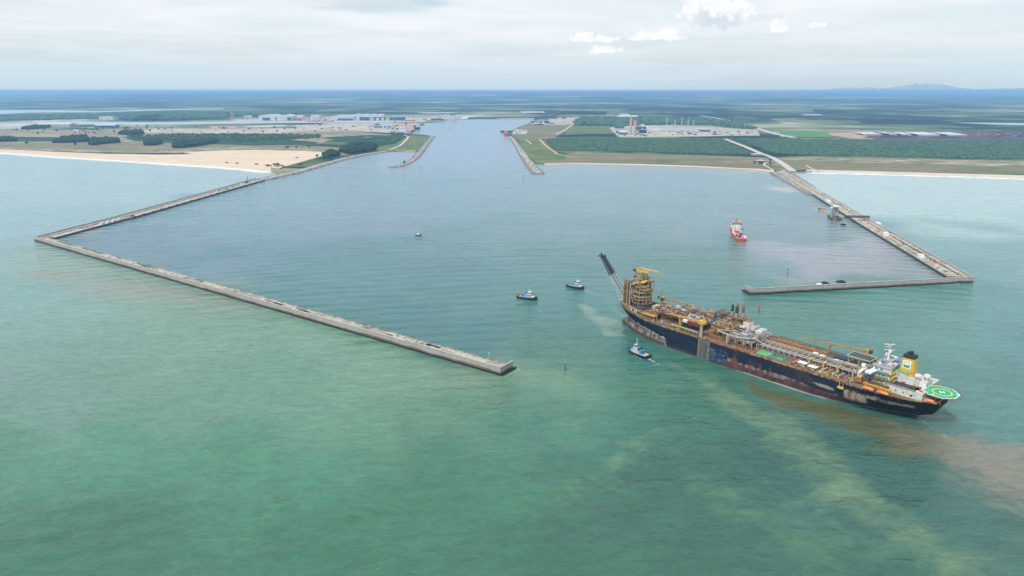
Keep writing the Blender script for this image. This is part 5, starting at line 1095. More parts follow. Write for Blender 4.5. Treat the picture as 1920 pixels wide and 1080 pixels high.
# ---- funnel with the square panel
fu = MB()
def slab_(mb, z0, z1, a0, b0, a1, b1, c, m, ch=1.1):
    def ring(a, b_, z): return [(c[0] + x, c[1] + y, z) for x, y in ((-a + ch, -b_), (a - ch, -b_), (a, -b_ + ch), (a, b_ - ch), (a - ch, b_), (-a + ch, b_), (-a, b_ - ch), (-a, -b_ + ch))]
    vs = ring(a0, b0, z0) + ring(a1, b1, z1); mb.add(vs, [(k, (k + 1) % 8, 8 + (k + 1) % 8, 8 + k) for k in range(8)] + [tuple(range(8, 16))], m)
FX, FY = 308, 2
slab_(fu, 31.5, 47.5, 6.0, 5.4, 4.6, 4.4, (FX, FY), M_yellow); fu = fu.build('funnel', ship)
w = MB(); slab_(w, 47.52, 49.8, 4.7, 4.5, 4.4, 4.2, (FX, FY), M_black); w.tube((FX + .6, FY, 50.4), (FX + .6, FY, 53), 1.3, M_black, 8); w.tube((FX - 2, FY + 1, 50.4), (FX - 2, FY + 1, 51.8), .8, M_black, 8); w.build('funnel_cap', fu)
fp0 = Vector((FX, FY - 5.4, 31.5)); fp1 = Vector((FX, FY - 4.4, 47.5)); fn = Vector((0, -16, -1)).normalized(); fup = (fp1 - fp0).normalized()
def fpl(x, h, o): q_ = fp0 + fup * h + Vector((x, 0, 0)) + fn * o * 1.0; return (q_.x, q_.y, q_.z)
def fquad(mb, x0_, x1_, h0, h1, o, m): mb.add([fpl(x0_, h0, o), fpl(x1_, h0, o), fpl(x1_, h1, o), fpl(x0_, h1, o), fpl(x0_, h0, 0), fpl(x1_, h0, 0), fpl(x1_, h1, 0), fpl(x0_, h1, 0)], [(0, 1, 2, 3), (0, 4, 5, 1), (1, 5, 6, 2), (2, 6, 7, 3), (3, 7, 4, 0)], m)
w = MB(); M_sign = mat('clean_white_enamel', (.78, .78, .77), .5, .03); M_sgreen = mat('sign_green', (.02, .3, .13), .5, .05); M_sy = mat('sign_amber', (.65, .4, .04), .5, .05)
fquad(w, -3.3, 3.0, 7.3, 14.2, .10, M_sign); fquad(w, -2.5, 2.2, 8.1, 9.9, .16, M_sgreen); fquad(w, -2.5, -1.9, 9.9, 11.6, .16, M_sgreen); fquad(w, 1.6, 2.2, 9.9, 11.2, .16, M_sgreen); fquad(w, -.9, .7, 9.9, 10.4, .16, M_sgreen)
for k in range(9): fquad(w, -2.5 + k * .53, -2.14 + k * .53, 12.3, 13.3, .16, M_sy)
w.build('funnel_sign', fu)
# ---- after houses
ah = MB(); ah.boxz(318, -13, 21.7, 30, 15, 5.8, M_swhite); ah.boxz(330, -12, 21.7, 7, 12, 4.2, M_swhite); ah.boxz(318, 8, 21.7, 26, 28, 6, M_lgrey); ah = ah.build('after_house', ship); ah.location.x = -4.5
w = MB(); w.boxz(316, -14, 27.55, 24, 12, .25, M_dark); w.boxz(328, -12, 27.55, 6, 10, .25, M_lgreen); w.boxz(331, -13, 26, 6, 12, .2, M_dgreen); w.build('roof', ah)
w = MB(); w.boxz(318, 1, 27.8, 24, 13, 4.6, M_swhite); w.boxz(310.5, 0, 27.82, 9, 12, 7.6, M_swhite); w.boxz(310.5, 0, 35.45, 9.6, 12.6, .35, M_green); w.boxz(326, -2, 27.82, 8, 8, 3, M_white); w.build('engine_casing', ah)
w = Each('door', ah); w.boxz(304.2, -16, 22, 2, 4, 6, M_bblue); w.boxz(305, -20.56, 23, 1.2, .1, 2, M_grey); w.boxz(313, -20.56, 24, 1, .1, 1, M_glass); w.boxz(319, -20.56, 24, 1, .1, 1, M_glass); w.boxz(325, -20.56, 23.2, 1.6, .1, 1.6, M_glass); w.build('door', ah)
for k, (x, y, z) in enumerate(((323, -5.5, 27.8), (328, -.5, 27.8))):
    w = MB(); w.boxz(x, y, z - 1.5, 3.6, 4.2, 7.5, M_swhite); w.lathe([(1.4, 6), (2.4, 6.6), (2.6, 7.6), (2.6, 9.2), (2.0, 9.8)], M_swhite, (x, y, z), 12); w.build('ventilator', ah)
w = Each('roof_equipment', ah)
for k in range(26): w.boxz(random.uniform(308, 334), random.uniform(-18, 12), 27.8 if k % 2 else 22.2, random.uniform(.6, 2.4), random.uniform(.6, 2), random.uniform(.5, 1.8), random.choice((M_lgreen, M_white, M_dark, M_rust, M_yellow, M_red, M_blue)))
w.lathe([(2, 0), (2, 1.8)], M_blue, (308, 6, 36), 12); w = MB(); rail(w, [(303, -20, 27.7), (333, -20, 27.7), (334, -8, 27.7)], M_white, 1.1, 3, .12); w.build('railing', ah)
# ---- helideck
HX, HY, HZ = 336.0, -4.5, 28.0; hr = 13.4
oct_ = [(HX + hr * math.cos(R(22.5 + 45 * k)), HY + hr * math.sin(R(22.5 + 45 * k))) for k in range(8)]
M_hd = mat('helideck_green', (.02, .34, .15), .7, .1, .3); hd = MB(); hd.prism(oct_, HZ - .5, HZ, M_lgrey, M_hd); hd = hd.build('helideck', ship)
w = MB()
def flat_ring(mb, c, r0, r1, z, m, n=40): mb.add([(c[0] + r * math.cos(2 * math.pi * k / n), c[1] + r * math.sin(2 * math.pi * k / n), z) for r in (r0, r1) for k in range(n)], [(k, n + k, n + (k + 1) % n, (k + 1) % n) for k in range(n)], m)
M_mkw = mat('marking_white', (.75, .76, .75), .6, .04); M_mky = mat('marking_yellow', (.66, .47, .07), .6, .05)
flat_ring(w, (HX + 1, HY), 6.2, 7.4, HZ + .03, M_mky)
def quad2(mb, pts, z, m): mb.add([(x, y, z) for x, y in pts], [(0, 1, 2, 3)], m)
oi = [(HX + (hr - .8) * math.cos(R(22.5 + 45 * k)), HY + (hr - .8) * math.sin(R(22.5 + 45 * k))) for k in range(8)]
for k in range(8): quad2(w, (oct_[k], oct_[(k + 1) % 8], oi[(k + 1) % 8], oi[k]), HZ + .03, M_mkw)
ha = R(35)
def hbar(cx, cy, a, b_):
    pts = [(cx + sx_ * a / 2, cy + sy_ * b_ / 2) for sx_, sy_ in ((-1, -1), (1, -1), (1, 1), (-1, 1))]
    quad2(w, [(HX + 1 + x * math.cos(ha) - y * math.sin(ha), HY + x * math.sin(ha) + y * math.cos(ha)) for x, y in pts], HZ + .05, M_mkw)
hbar(-1.35, 0, .9, 3.8); hbar(1.35, 0, .9, 3.8); hbar(0, 0, 1.8, .9)
for k in range(7): quad2(w, [(HX - 11.2 + a, HY - 4.6 + k * 1.35 + b_) for a, b_ in ((0, 0), (1.5, 0), (1.5, .8), (0, .8))], HZ + .05, M_mkw)
for a0, b0 in ((-3.2, -10.6), (9.6, 3.4)): quad2(w, [(HX + a0 + a, HY + b0 + b_) for a, b_ in ((0, 0), (1.8, 0), (1.8, .7), (0, .7))], HZ + .05, M_mkw); quad2(w, [(HX + a0 + a, HY + b0 + 1.0 + b_) for a, b_ in ((0, 0), (1.8, 0), (1.8, .7), (0, .7))], HZ + .05, M_mkw)
w.build('deck_marking', hd)
w = MB()
for k in range(16):
    a = R(22.5 * k); a2 = R(22.5 * (k + 1)); p0_ = (HX + hr * math.cos(a) * .98, HY + hr * math.sin(a) * .98); p1_ = (HX + (hr + 1.8) * math.cos(a), HY + (hr + 1.8) * math.sin(a)); p2_ = (HX + (hr + 1.8) * math.cos(a2), HY + (hr + 1.8) * math.sin(a2))
    w.bar((p0_[0], p0_[1], HZ - .5), (p1_[0], p1_[1], HZ - .2), .18, M_rust); w.bar((p1_[0], p1_[1], HZ - .2), (p2_[0], p2_[1], HZ - .2), .22, M_rust)
w.build('safety_net', hd); w = MB()
for x, y in ((330, -12), (330, 4), (337, -12), (337, 4)):
    w.bar((x, y, HZ - .5), (x - 3, y * .8, 21.5), .6, M_yellow); w.bar((x + 6, y, HZ - .5), (x, y, 21.8), .5, M_dyellow)
for y in (-10, -4, 3): w.bar((326, y, HZ - 1), (347, y, HZ - 1), .6, M_dyellow, .9)
w.build('support_truss', hd)
# poop clutter, davits, rails
q = Each('mooring_winch', ship)
for k in range(22): q.boxz(random.uniform(326, 340), random.uniform(-17, 12), 21.7, random.uniform(.6, 2.6), random.uniform(.6, 2.4), random.uniform(.5, 2), random.choice((M_red, M_yellow, M_dark, M_rust, M_lgreen, M_bblue, M_orust)))
q.path([(329, -19, 24), (336, -18, 24), (340, -14.5, 23), (340, -14.5, 21)], .25, M_red); q.path([(328, -21, 22.2), (338, -17.5, 22.2)], .25, M_yellow); q.build('mooring_winch', ship)
q = MB()
for x in (287.5, 295.5, 299, 307):
    q.bar((x, -26, 21.8), (x, -30.5, 27.4), .6, M_yellow); q.bar((x, -24, 21.8), (x, -26.5, 26.5), .5, M_yellow); q.bar((x, -30.5, 27.4), (x, -31.6, 26.4), .4, M_yellow)
q.bar((287, -29.4, 26.6), (308, -29.4, 26.6), .5, M_yellow, .8); q.bar((287, -27.6, 24.4), (308, -27.6, 24.4), .9, M_yellow, .4); q.build('davit', ship)
q = MB()
for a, b_ in ((8, 120), (128, 284)): rail(q, [(s_, -halfb(s_, deckz(s_)) + .5, deckz(s_) + .4) for s_ in range(a, b_ + 1, 12)], M_orust, 1.1, 3, .12)
rail(q, [(s_, halfb(s_, deckz(s_)) - .5, deckz(s_) + .4) for s_ in range(8, 336, 12)], M_rust, 1.1, 4, .14); q.build('railing', ship)
q = MB(); q.bar((268, -30.6, 16.5), (268, -30.6, 21.6), .3, M_yellow); q.bar((271, -30.6, 16.5), (271, -30.6, 21.6), .3, M_yellow); q.boxz(269.5, -31.2, 15.6, 5, 1.8, 1.6, M_yellow); q.build('boarding_cage', ship)

# things carried by the ship
def sh(x, y, z): v = Matrix.Rotation(SANG, 4, 'Z') @ Vector((x, y, z)); return (v.x + BOW[0], v.y + BOW[1], v.z)
def lifeboat(name, label, loc, rz, L=9.4, open_=False):
    t = thing(name, label, 'lifeboat', loc, rz, 'lifeboats of the big ship'); q = MB(); n = 14; vs = []
    prof = [(0, -1.4), (.75, -.9), (1, -.1), (.98, .25), (.9, .9), (.55, 1.35), (0, 1.5)]
    for i in range(n + 1):
        x = (i / n * 2 - 1); w = max(.02, (1 - abs(x) ** 2.6)) * 1.75
        for a, z in prof: vs.append((x * L / 2, -a * w, z * (1 if z < 0 else (1 - .35 * abs(x) ** 3))))
        for a, z in reversed(prof[1:-1]): vs.append((x * L / 2, a * w, z * (1 if z < 0 else (1 - .35 * abs(x) ** 3))))
    m_ = 12; q.add(vs, [(i * m_ + k, i * m_ + (k + 1) % m_, (i + 1) * m_ + (k + 1) % m_, (i + 1) * m_ + k) for i in range(n) for k in range(m_)], M_orange, True); q.build('hull', t)
    q = MB(); q.boxz(-L * .28, 0, 1.2, 1.8, 1.5, .8, M_orange); q.boxz(-L * .28, -.78, 1.5, 1.2, .06, .35, M_glass); q.build('conning_hatch', t)
    q = MB(); q.bar((-L * .46, -1.5, .05), (L * .46, -1.5, .05), .16, M_white); q.build('grab_line', t); return t
lifeboat('lifeboat', 'orange lifeboat on yellow davits, the one farther from the helideck', sh(291.5, -31.8, 23.6), SANG)
lifeboat('lifeboat', 'orange lifeboat on yellow davits, the one beside the long white after house', sh(303, -31.4, 23.6), SANG)
lifeboat('rescue_boat', 'small orange rescue boat on the stern deck under the helideck', sh(333, -18.5, 23.4), SANG + .25, 7.5)
def container(label, x, y, z, mt, L=6.1):
    t = thing('cargo_container', label, 'container', sh(x, y, z), SANG, 'containers on the forward deck of the big ship'); q = MB(); q.boxz(0, 0, 0, L, 2.5, 2.6, mt)
    for k in range(14): q.boxz(-L / 2 + .3 + k * (L - .6) / 13, -1.27, .2, .14, .08, 2.2, mt)
    q.build('body', t); q = MB()
    for a in (-1, 1):
        for b_ in (-1, 1): q.boxz(a * (L / 2 - .08), b_ * 1.2, 0, .24, .24, 2.66, M_dark)
    q.build('corner_post', t); q = MB(); q.boxz(L / 2 + .03, 0, .1, .06, 2.3, 2.4, mt); q.tube((L / 2 + .1, -.4, .2), (L / 2 + .1, -.4, 2.4), .05, M_lgrey, 5); q.build('door', t)
container('white container at the bow end of the row beside the yellow crane', 99, -16.6, 27.6, M_white); container('magenta container in the middle of the row beside the yellow crane', 106, -16.9, 27.4, M_maroon); container('magenta container nearest the yellow crane pedestal', 113, -17.2, 27.2, M_maroon, 7.5)
q = MB(); q.boxz(106, -16.9, 26.6, 26, 4, .5, M_rust)
for k in range(5): q.bar((95 + k * 5.5, -18, 21), (95 + k * 5.5, -18, 26.6), .4, M_rust)
q.build('laydown_platform', ship)
t = thing('blue_drum', 'blue tarpaulined drum on the forward deck beside the yellow platform', 'drum', sh(75, -25, 21.1), SANG); q = MB(); q.lathe([(2.0, 0), (2.1, 1.6), (1.6, 2.2)], M_blue, (0, 0, 0), 14); q.build('drum_body', t); q = MB(); q.lathe([(1.65, 2.2), (1.2, 2.5), (.2, 2.6)], M_bblue, (0, 0, 0), 14); q.build('lid', t)
# ================================================================ boats and marks
def hull_mesh(mb, L, B, zt, zb, m, top, n=20, blunt=.35, sheer=.0, stern=.85, inset=.0):
    """x from stern (-L/2) to bow (+L/2)"""
    prof = []
    for i in range(n + 1):
        t = i / n; x = -L / 2 + L * t
        w = B / 2 * (lerp(stern, 1, min(1, t / .25)) if t < .25 else (1 if t < 1 - blunt else max(.02, 1 - ((t - 1 + blunt) / blunt) ** 2.2)))
        prof.append((x, w, zt + sheer * max(0, (t - .45) / .55) ** 2))
    vs = []
    for x, w, z in prof: vs += [(x * .96, -w * .86, zb), (x, -w, z), (x, w, z), (x * .96, w * .86, zb)]
    mb.add(vs, [(4 * i + 0, 4 * i + 4, 4 * i + 5, 4 * i + 1) for i in range(n)] + [(4 * i + 2, 4 * i + 6, 4 * i + 7, 4 * i + 3) for i in range(n)] + [(0, 1, 2, 3), tuple(4 * n + i for i in (3, 2, 1, 0))], m)
    mb.add(vs, [(4 * i + 1, 4 * i + 5, 4 * i + 6, 4 * i + 2) for i in range(n)], top)
    return prof
def tug(label, loc, rz, deckm, blue=True, L=30):
    t = thing('tugboat', label, 'tugboat', loc, rz, 'tugboats attending the big ship'); B = 11.4
    q = MB(); pr_ = hull_mesh(q, L, B, 2.2, -1, M_black, deckm, 24, .4, 1.4, .82); q.build('hull', t)
    q = MB(); pts = [(x, -w - .1, z) for x, w, z in pr_] + [(x, w + .1, z) for x, w, z in reversed(pr_)]; pts.append(pts[0])
    for a, b_ in zip(pts, pts[1:]): q.tube(a, b_, .55, M_black, 6)
    for a, b_ in zip(pts, pts[1:]): q.bar((a[0] * .93, a[1] * .9, a[2] + .2), (b_[0] * .93, b_[1] * .9, b_[2] + .2), .2, M_dark, 1.0)
    q.build('fender', t)
    q = MB(); q.boxz(2.0, 0, 2.2, 10, 6.0, 2.3, M_lgrey); q.boxz(2.4, 0, 4.52, 6.4, 4.6, 2.4, M_lgrey); q.boxz(2.0, -3.06, 2.7, 7, .1, 1.2, M_bblue); q.boxz(2.4, -2.46, 5.2, 5, .1, .9, M_blue); q.boxz(-3.6, -1.6, 2.3, 2.6, 2.6, 3.2, M_bblue); q.boxz(-3.6, 1.8, 2.3, 2.6, 2.2, 3.2, M_bblue); q.boxz(8.2, 0, 2.7, 3, 4.2, 1.3, M_bblue if blue else M_white); dh = q.build('deckhouse', t)
    q = MB(); q.boxz(3.4, 0, 6.94, 4.0, 3.8, 2.7, M_white); q.boxz(3.4, 0, 7.8, 4.1, 3.9, 1.2, M_glass); q.boxz(3.4, 0, 9.65, 4.4, 4.2, .3, M_bblue if blue else M_white); q.boxz(3.0, 0, 9.96, 1.2, 3, .5, M_white); q.build('wheelhouse', dh)
    for s_ in (-1, 1): q = MB(); q.boxz(-2, s_ * 2.0, 4.8, 1.5, 1.3, 3.4, M_bblue if not blue else M_dark); q.tube((-2, s_ * 2.0, 8.2), (-2.3, s_ * 2.0, 9.4), .3, M_black, 6); q.build('funnel', t)
    q = MB(); q.tube((2.4, 0, 9.9), (2.4, 0, 18.4), .42, M_cream, 6, .2); q.bar((2.4, -1.6, 14.6), (2.4, 1.6, 14.6), .22, M_white); q.bar((1.7, 0, 12), (3.4, 0, 12.2), .5, M_white, .3); q.bar((1, 0, 9.9), (2.3, 0, 14.5), .18, M_cream); q.build('mast', t)
    q = MB(); q.lathe([(.5, -1.4), (1.0, -1.3), (.5, -1.1), (.5, 1.1), (1.0, 1.3), (.5, 1.4)], M_dark, (-6.6, 0, 3.2), 10, 'y'); q.boxz(-6.6, 0, 2.2, 2.2, 3.4, .7, M_grey); q.bar((-9.4, -1, 2.2), (-9.4, -1, 3.8), .4, M_white); q.bar((-9.4, 1, 2.2), (-9.4, 1, 3.8), .4, M_white); q.bar((-9.4, -1.2, 3.6), (-9.4, 1.2, 3.6), .4, M_white)
    q.lathe([(.4, -1), (.8, -.9), (.4, -.7), (.4, .7), (.8, .9), (.4, 1)], M_red if not blue else M_dark, (10.6, 0, 4.0), 10, 'y'); q.build('towing_winch', t)
    return t
M_tan = mat('tan_deck', (.42, .26, .17), .75, .15, .5)
def heading(p, q): a, b_ = G(*p), G(*q); return math.atan2(b_.y - a.y, b_.x - a.x), (a + b_) / 2, (b_ - a).length
h_, c_, L_ = heading((971, 557), (1008, 563)); tug('black-hulled tugboat with a tan deck, the one farther from the big ship', (c_.x, c_.y, 0), h_, M_tan, False, 29)
h_, c_, L_ = heading((1065, 536), (1095, 543)); tug('black-hulled tugboat with a tan deck, the one nearer the flare boom of the big ship', (c_.x, c_.y, 0), h_, M_tan, False, 28)
h_, c_, L_ = heading((1214, 671), (1180, 658)); tug('tugboat with blue roofs and a grey deck running alongside the bow of the big ship', (c_.x, c_.y, 0), h_, M_lgrey, True, 27)
# supply vessel
pv = thing('supply_vessel', 'bright orange-red supply vessel with a white bridge in the harbour', 'ship', (417, 1240, 0), math.atan2(70, 9)); L, B = 74, 19
M_pred = mat('orange_red_hull', (.72, .12, .035), .5, .08)
q = MB(); hull_mesh(q, L, B, 4.6, -1, M_pred, M_grey, 26, .42, 5.0, .96); q.build('hull', pv)
q = MB()
for s_ in (-1, 1): q.bar((-42, s_ * 9.2, 5.8), (8, s_ * 9.4, 6.2), .7, M_pred, 2.4)
q.bar((-42, -9.3, 5.4), (-42, 9.3, 5.4), .6, M_pred, 1.8); q.build('bulwark', pv)
q = MB(); q.boxz(22, 0, 5, 26, 17.5, 5, M_pred); q.boxz(22, 0, 10.02, 22, 16, 5, M_white); q.boxz(21, 0, 15.04, 17, 14.5, 4.5, M_white); q.boxz(21, 0, 19.56, 13, 17, 3.6, M_white); q.boxz(14.4, 0, 20.6, .3, 16.4, 1.6, M_glass); q.boxz(21, 0, 23.18, 14, 18, .4, M_orust)
for y in (-1, 1): q.boxz(10.9, y * 2.4, 13, .2, .9, 1.6, M_glass); q.boxz(12.4, y * 2.4, 16.6, .2, .9, 1.6, M_glass)
q.build('superstructure', pv)
q = MB(); q.lathe([(1.6, -2.4), (2, -2), (2, 2), (1.6, 2.4)], M_orange, (14, 9.4, 14), 10, 'x'); q.lathe([(1.6, -2.4), (2, -2), (2, 2), (1.6, 2.4)], M_blue, (12, -9.6, 13), 10, 'x'); q.build('rescue_craft', pv)
for s_ in (-1, 1): q = MB(); q.boxz(9, s_ * 6.6, 5, 4.4, 3.2, 15, M_white if s_ > 0 else M_lgrey); q.tube((9, s_ * 6.6, 20), (8.4, s_ * 6.6, 23), .7, M_black, 8); q.build('funnel', pv)
q = MB(); q.bar((23, -2.4, 23.5), (23, 0, 34), .6, M_cream); q.bar((23, 2.4, 23.5), (23, 0, 34), .6, M_cream); q.bar((26, 0, 23.5), (23, 0, 34), .6, M_dark); q.bar((23, -4, 29), (23, 4, 29), .5, M_cream); q.lathe([(.8, 0), (1.4, 1), (.8, 2.4)], M_white, (19, 5, 23.6), 10); q.lathe([(.8, 0), (1.4, 1), (.8, 2.4)], M_white, (22, -6.5, 23.6), 10); q.bar((20, 7.6, 23.6), (20, 9, 27), .4, M_cream); q.build('mast', pv)
q = MB(); q.lathe([(2.6, -3), (2.6, 3)], M_white, (-38, -6, 7.0), 12, 'x')
for x, y, a, b_, c_, mm in ((-10, -4, 6, 4, 4, M_dark), (-4, -5, 8, 5, 7, M_lgrey), (2, 3, 7, 6, 3, M_orust), (-8, 4, 4, 4, 2.4, M_white), (-16, 5, 6, 3, 2.6, M_dark), (-22, 0, 5, 3, 2.6, M_maroon), (-28, 3, 3, 3, 3, M_maroon), (-18, -6, 9, 3, 2.6, M_lgrey), (-3, 6.5, 10, 2, 4, M_white), (-30, -5, 2.5, 2.5, 3, M_maroon)): q.boxz(x, y, 4.62, a, b_, c_, mm)
q.bar((-2, -8, 5), (-2, -8, 16), 1.0, M_blue); q.bar((-2, -8, 16), (-14, -7, 14), .7, M_blue); q.build('deck_cargo', pv)
# launch
lb = thing('motor_launch', 'small white motor launch alone in the middle of the harbour', 'boat', G(784.5, 441.4), math.pi * .98); q = MB(); hull_mesh(q, 12.4, 3.8, 1.5, -.4, M_navy, M_white, 14, .5, .5, .9); q.build('hull', lb)
q = MB(); q.boxz(0, 0, 1.5, 4.4, 2.8, 1.9, M_white); q.boxz(.4, 0, 2.4, 3.7, 2.9, .7, M_glass); q.boxz(-.2, 0, 3.42, 4.8, 3, .2, M_white); q.build('cabin', lb); q = MB(); q.boxz(-4.2, 0, 1.5, 2.0, 2.4, 1.5, M_dark); q.tube((-1, 0, 3.6), (-1, 0, 5.6), .08, M_white, 5); q.build('engine_box', lb)
def beacon(px, h, m1, label, r=.42):
    t = thing('channel_beacon', label, 'beacon', G(*px), 0, 'channel beacons'); q = MB(); q.tube((0, 0, -2), (0, 0, h * .62), r, M_dark, 8); q.build('pile', t)
    q = MB(); q.tube((0, 0, h * .62), (0, 0, h), r * .9, m1, 8); q.boxz(0, 0, h * .78, r * 4.6, r * 4.6, h * .2, m1); q.build('daymark', t); q = MB(); q.lathe([(r * .7, h), (r * .8, h + .5), (r * .2, h + .9)], M_white if m1 is not M_red else M_red, (0, 0, 0), 8); q.build('lantern', t); return t
M_bgreen = mat('beacon_green', (.02, .3, .2), .5, .1)
beacon((1422.5, 587.5), 9.5, M_red, 'red beacon pile between the big ship and the right breakwater'); beacon((1476.5, 518), 12, M_bgreen, 'green beacon pile behind the near arm of the right breakwater'); beacon((1059.5, 694), 8.5, M_bgreen, 'green beacon pile off the end of the left breakwater')
beacon((789, 319), 14, M_dark, 'thin dark pile off the tip of the hooked jetty'); beacon((981.5, 337), 14, M_dark, 'thin dark pile off the end of the straight rock jetty')
for px, l in (((847, 244), 'tall thin pile, rightmost of the three in the channel'), ((842, 241.5), 'short pile in the middle of the three in the channel'), ((840.5, 244.6), 'short pile at the left of the three in the channel')): beacon(px, 14 if px[0] == 847 else 7, M_dark, l, .8)
# wakes
FW2 = foam_mat('propeller_wash', ((1, 1, 1), .3), .11, .42, 1.0)
foam_strip('wake', dense_line([P2(1098, 545), P2(1110, 549), P2(1125, 551), P2(1150, 549)], 3), [lerp(3, 9, min(1, i / 25)) for i in range(60)], [lerp(.68, .18, min(1, i / 30)) for i in range(60)], FM_wake, .1)
foam_strip('wake', dense_line([P2(1216, 673), P2(1228, 679), P2(1245, 688), P2(1265, 694)], 2.5), [lerp(3.5, 9, min(1, i / 18)) for i in range(60)], [lerp(.68, .14, min(1, i / 22)) for i in range(60)], FM_wake, .1)
foam_strip('wake', dense_line([P2(1181, 658), P2(1190, 667), P2(1204, 675)], 2), [1.8] * 60, .7, FM_wake, .1)
foam_strip('wake', dense_line([P2(1401, 452), P2(1425, 451), P2(1452, 452)], 4), [6] * 60, [lerp(.5, .1, i / 20) for i in range(60)], FM_wake, .1)
foam_strip('wake', dense_line([P2(1718, 782), P2(1745, 800), P2(1800, 835), P2(1880, 880)], 4), [lerp(5, 20, min(1, i / 25)) for i in range(90)], [lerp(.6, .2, min(1, i / 25)) for i in range(90)], FM_wake, .1)
foam_strip('wake', dense_line([P2(947, 350), P2(952, 366), P2(950, 384)], 8), [2.5] * 60, .28, FM_wake, .1)
foam_strip('wake', dense_line([P2(1085, 596), P2(1110, 604), P2(1140, 618), P2(1160, 640)], 5), [16] * 60, .12, FM_wake, .1)
foam_strip('wake', dense_line([P2(520, 588), P2(540, 597)], 2), [3] * 60, .35, FM_wake, .1); foam_strip('wake', dense_line([P2(1540, 553), P2(1585, 550)], 3), [3.4] * 60, .36, FM_wake, .1)
# mooring line trailing from the stern
q = MB(); a = G(1775, 768, 4); b_ = G(1803, 786, .2); q.path([tuple(a), tuple((a + b_) / 2 - Vector((0, 0, 1))), tuple(b_), tuple(b_ + (b_ - a) * .5 - Vector((0, 0, .2)))], .16, M_cream, 4); tag(q.build('tow_line'), 'pale line trailing in the water from the stern of the big ship', 'rope')

# ================================================================ things on the right breakwater and its loading berth
def EAp(x, y, z=3.85): p = G(x, y, z); return (p.x, p.y, z)
erz = math.atan2(EA[1].d.y, EA[1].d.x)
for (x, y, d_, mt, label, cat) in (
    (1552, 379, (16, 9, 5), M_white, 'white flat-roofed hut at the shore end of the loading berth', 'hut'), (1646, 421, (16, 7, 4), M_white, 'long white cabin beside the yellow frames on the right breakwater', 'cabin'),
    (1660, 442, (9, 9, 6), M_white, 'white cube hut at the head of the long pale pipeline', 'hut'), (1674, 439, (18, 4, 3), M_white, 'white slanting shelter on the seaward side of the white cube hut', 'shelter'),
    (1726, 483, (10, 8, 5), M_white, 'white hut at the seaward end of the long pale pipeline', 'hut'), (1592, 395, (10, 4, 3.2), M_lgrey, 'pale grey cabin in the middle of the right breakwater', 'cabin'), (1475, 329, (14, 6, 4), M_cream, 'cream hut on the right causeway', 'hut')):
    crate(cat + '_building', EAp(x, y), erz, d_, mt, label, cat, M_white)
for (x, y, mt, label) in ((1576, 385.6, M_green, 'green skip on the right breakwater'), (1620, 412, M_red, 'red skip under the footbridge'), (1668, 438, M_dark, 'dark truck beside the white slanting shelter'), (1656, 438, M_dark, 'dark van beside the white cube hut')): crate('deck_skip', EAp(x, y), erz, (7, 3, 2.6), mt, label, 'skip' if mt in (M_green, M_red) else 'vehicle', mt)
def frame_pile(x, y, L, W, label, mt=M_dyellow):
    t = thing('pipe_stack', label, 'pipe stack', EAp(x, y), erz); q = MB()
    for k in range(6): q.bar((-L / 2, -W / 2 + k * W / 5, .8), (L / 2, -W / 2 + k * W / 5, .8), .5, mt)
    q.build('pipe', t); q = MB()
    for k in range(5): q.bar((-L / 2 + k * L / 4, -W / 2, .3), (-L / 2 + k * L / 4, W / 2, .3), .5, M_dark)
    q.build('bearer', t)
frame_pile(1634, 418, 22, 8, 'ochre pipe frames stacked beside the long white cabin'); frame_pile(1584, 388.6, 34, 5, 'ochre pipes along the seaward wall beside the green skip'); frame_pile(1622, 409, 14, 7, 'ochre frame beside the red skip'); frame_pile(1650, 430, 20, 6, 'red pipes stacked on the right breakwater', M_red); frame_pile(1700, 456, 26, 4, 'red pipes beside the parapet step near the harbour corner', M_red)
def pipeline(label, a, b_, z=3.9, r=.7, mt=M_cream):
    p, q_ = Vector(EAp(*a)), Vector(EAp(*b_)); t = thing('pipeline', label, 'pipeline', p); d_ = q_ - p; q = MB(); q.tube((0, 0, 1.2), (d_.x, d_.y, 1.2), r, mt, 8); q.tube((1.8, 0, 1.2), (d_.x + 1.8, d_.y, 1.2), r * .7, M_lgreen, 8); q.build('pipe', t); q = MB(); n = int(d_.length / 12)
    for k in range(n + 1): q.boxz(d_.x * k / n + .9, d_.y * k / n, 0, 3.4, .5, .9, M_concrete)
    q.build('support', t)
pipeline('long pale pipeline along the harbour edge of the right breakwater', (1663, 444), (1724, 481)); pipeline('pale pipeline running along the seaward side of the right causeway', (1462, 322.5), (1570, 381), 3.9, .9, M_cream); pipeline('pale pipeline between the loading berth and the ochre frames', (1600, 396), (1617, 406))
# dark hose heaps on the near arm
for x, y, label in ((1546, 532.6, 'black hose heap beside a white tarpaulin on the near arm of the right breakwater'), (1576.5, 530, 'black hose heap nearer the harbour corner on the near arm of the right breakwater')):
    p = G(x, y, 4.3); t = thing('hose_heap', label, 'hose heap', p, math.atan2(ES.d.y, ES.d.x)); q = MB()
    for k in range(7): pts = [(-6.5 + 13 * i / 10, (k - 3) * .8, .5 + 2.6 * math.sin(math.pi * i / 10) * (1 - .06 * abs(k - 3))) for i in range(11)]; q.path(pts, .62, M_black, 7)
    q.build('hose', t); q = MB(); q.boxz(0, 0, 0, 12, 5, .5, M_dark); q.boxz(0, 0, .5, 10, 5, 1.6, M_black, 0, .6); q.build('cradle', t)
t = thing('tarpaulin', 'white tarpaulin beside the black hose heap on the near arm', 'tarpaulin', G(1537, 533.6, 4.3), math.atan2(ES.d.y, ES.d.x)); q = MB(); q.boxz(0, 0, 0, 9, 4, 1.8, M_white, 0, .6); q.build('sheet', t); q = MB(); q.boxz(0, 0, 0.01, 9.6, 4.6, .1, M_lgrey); q.build('hem', t)
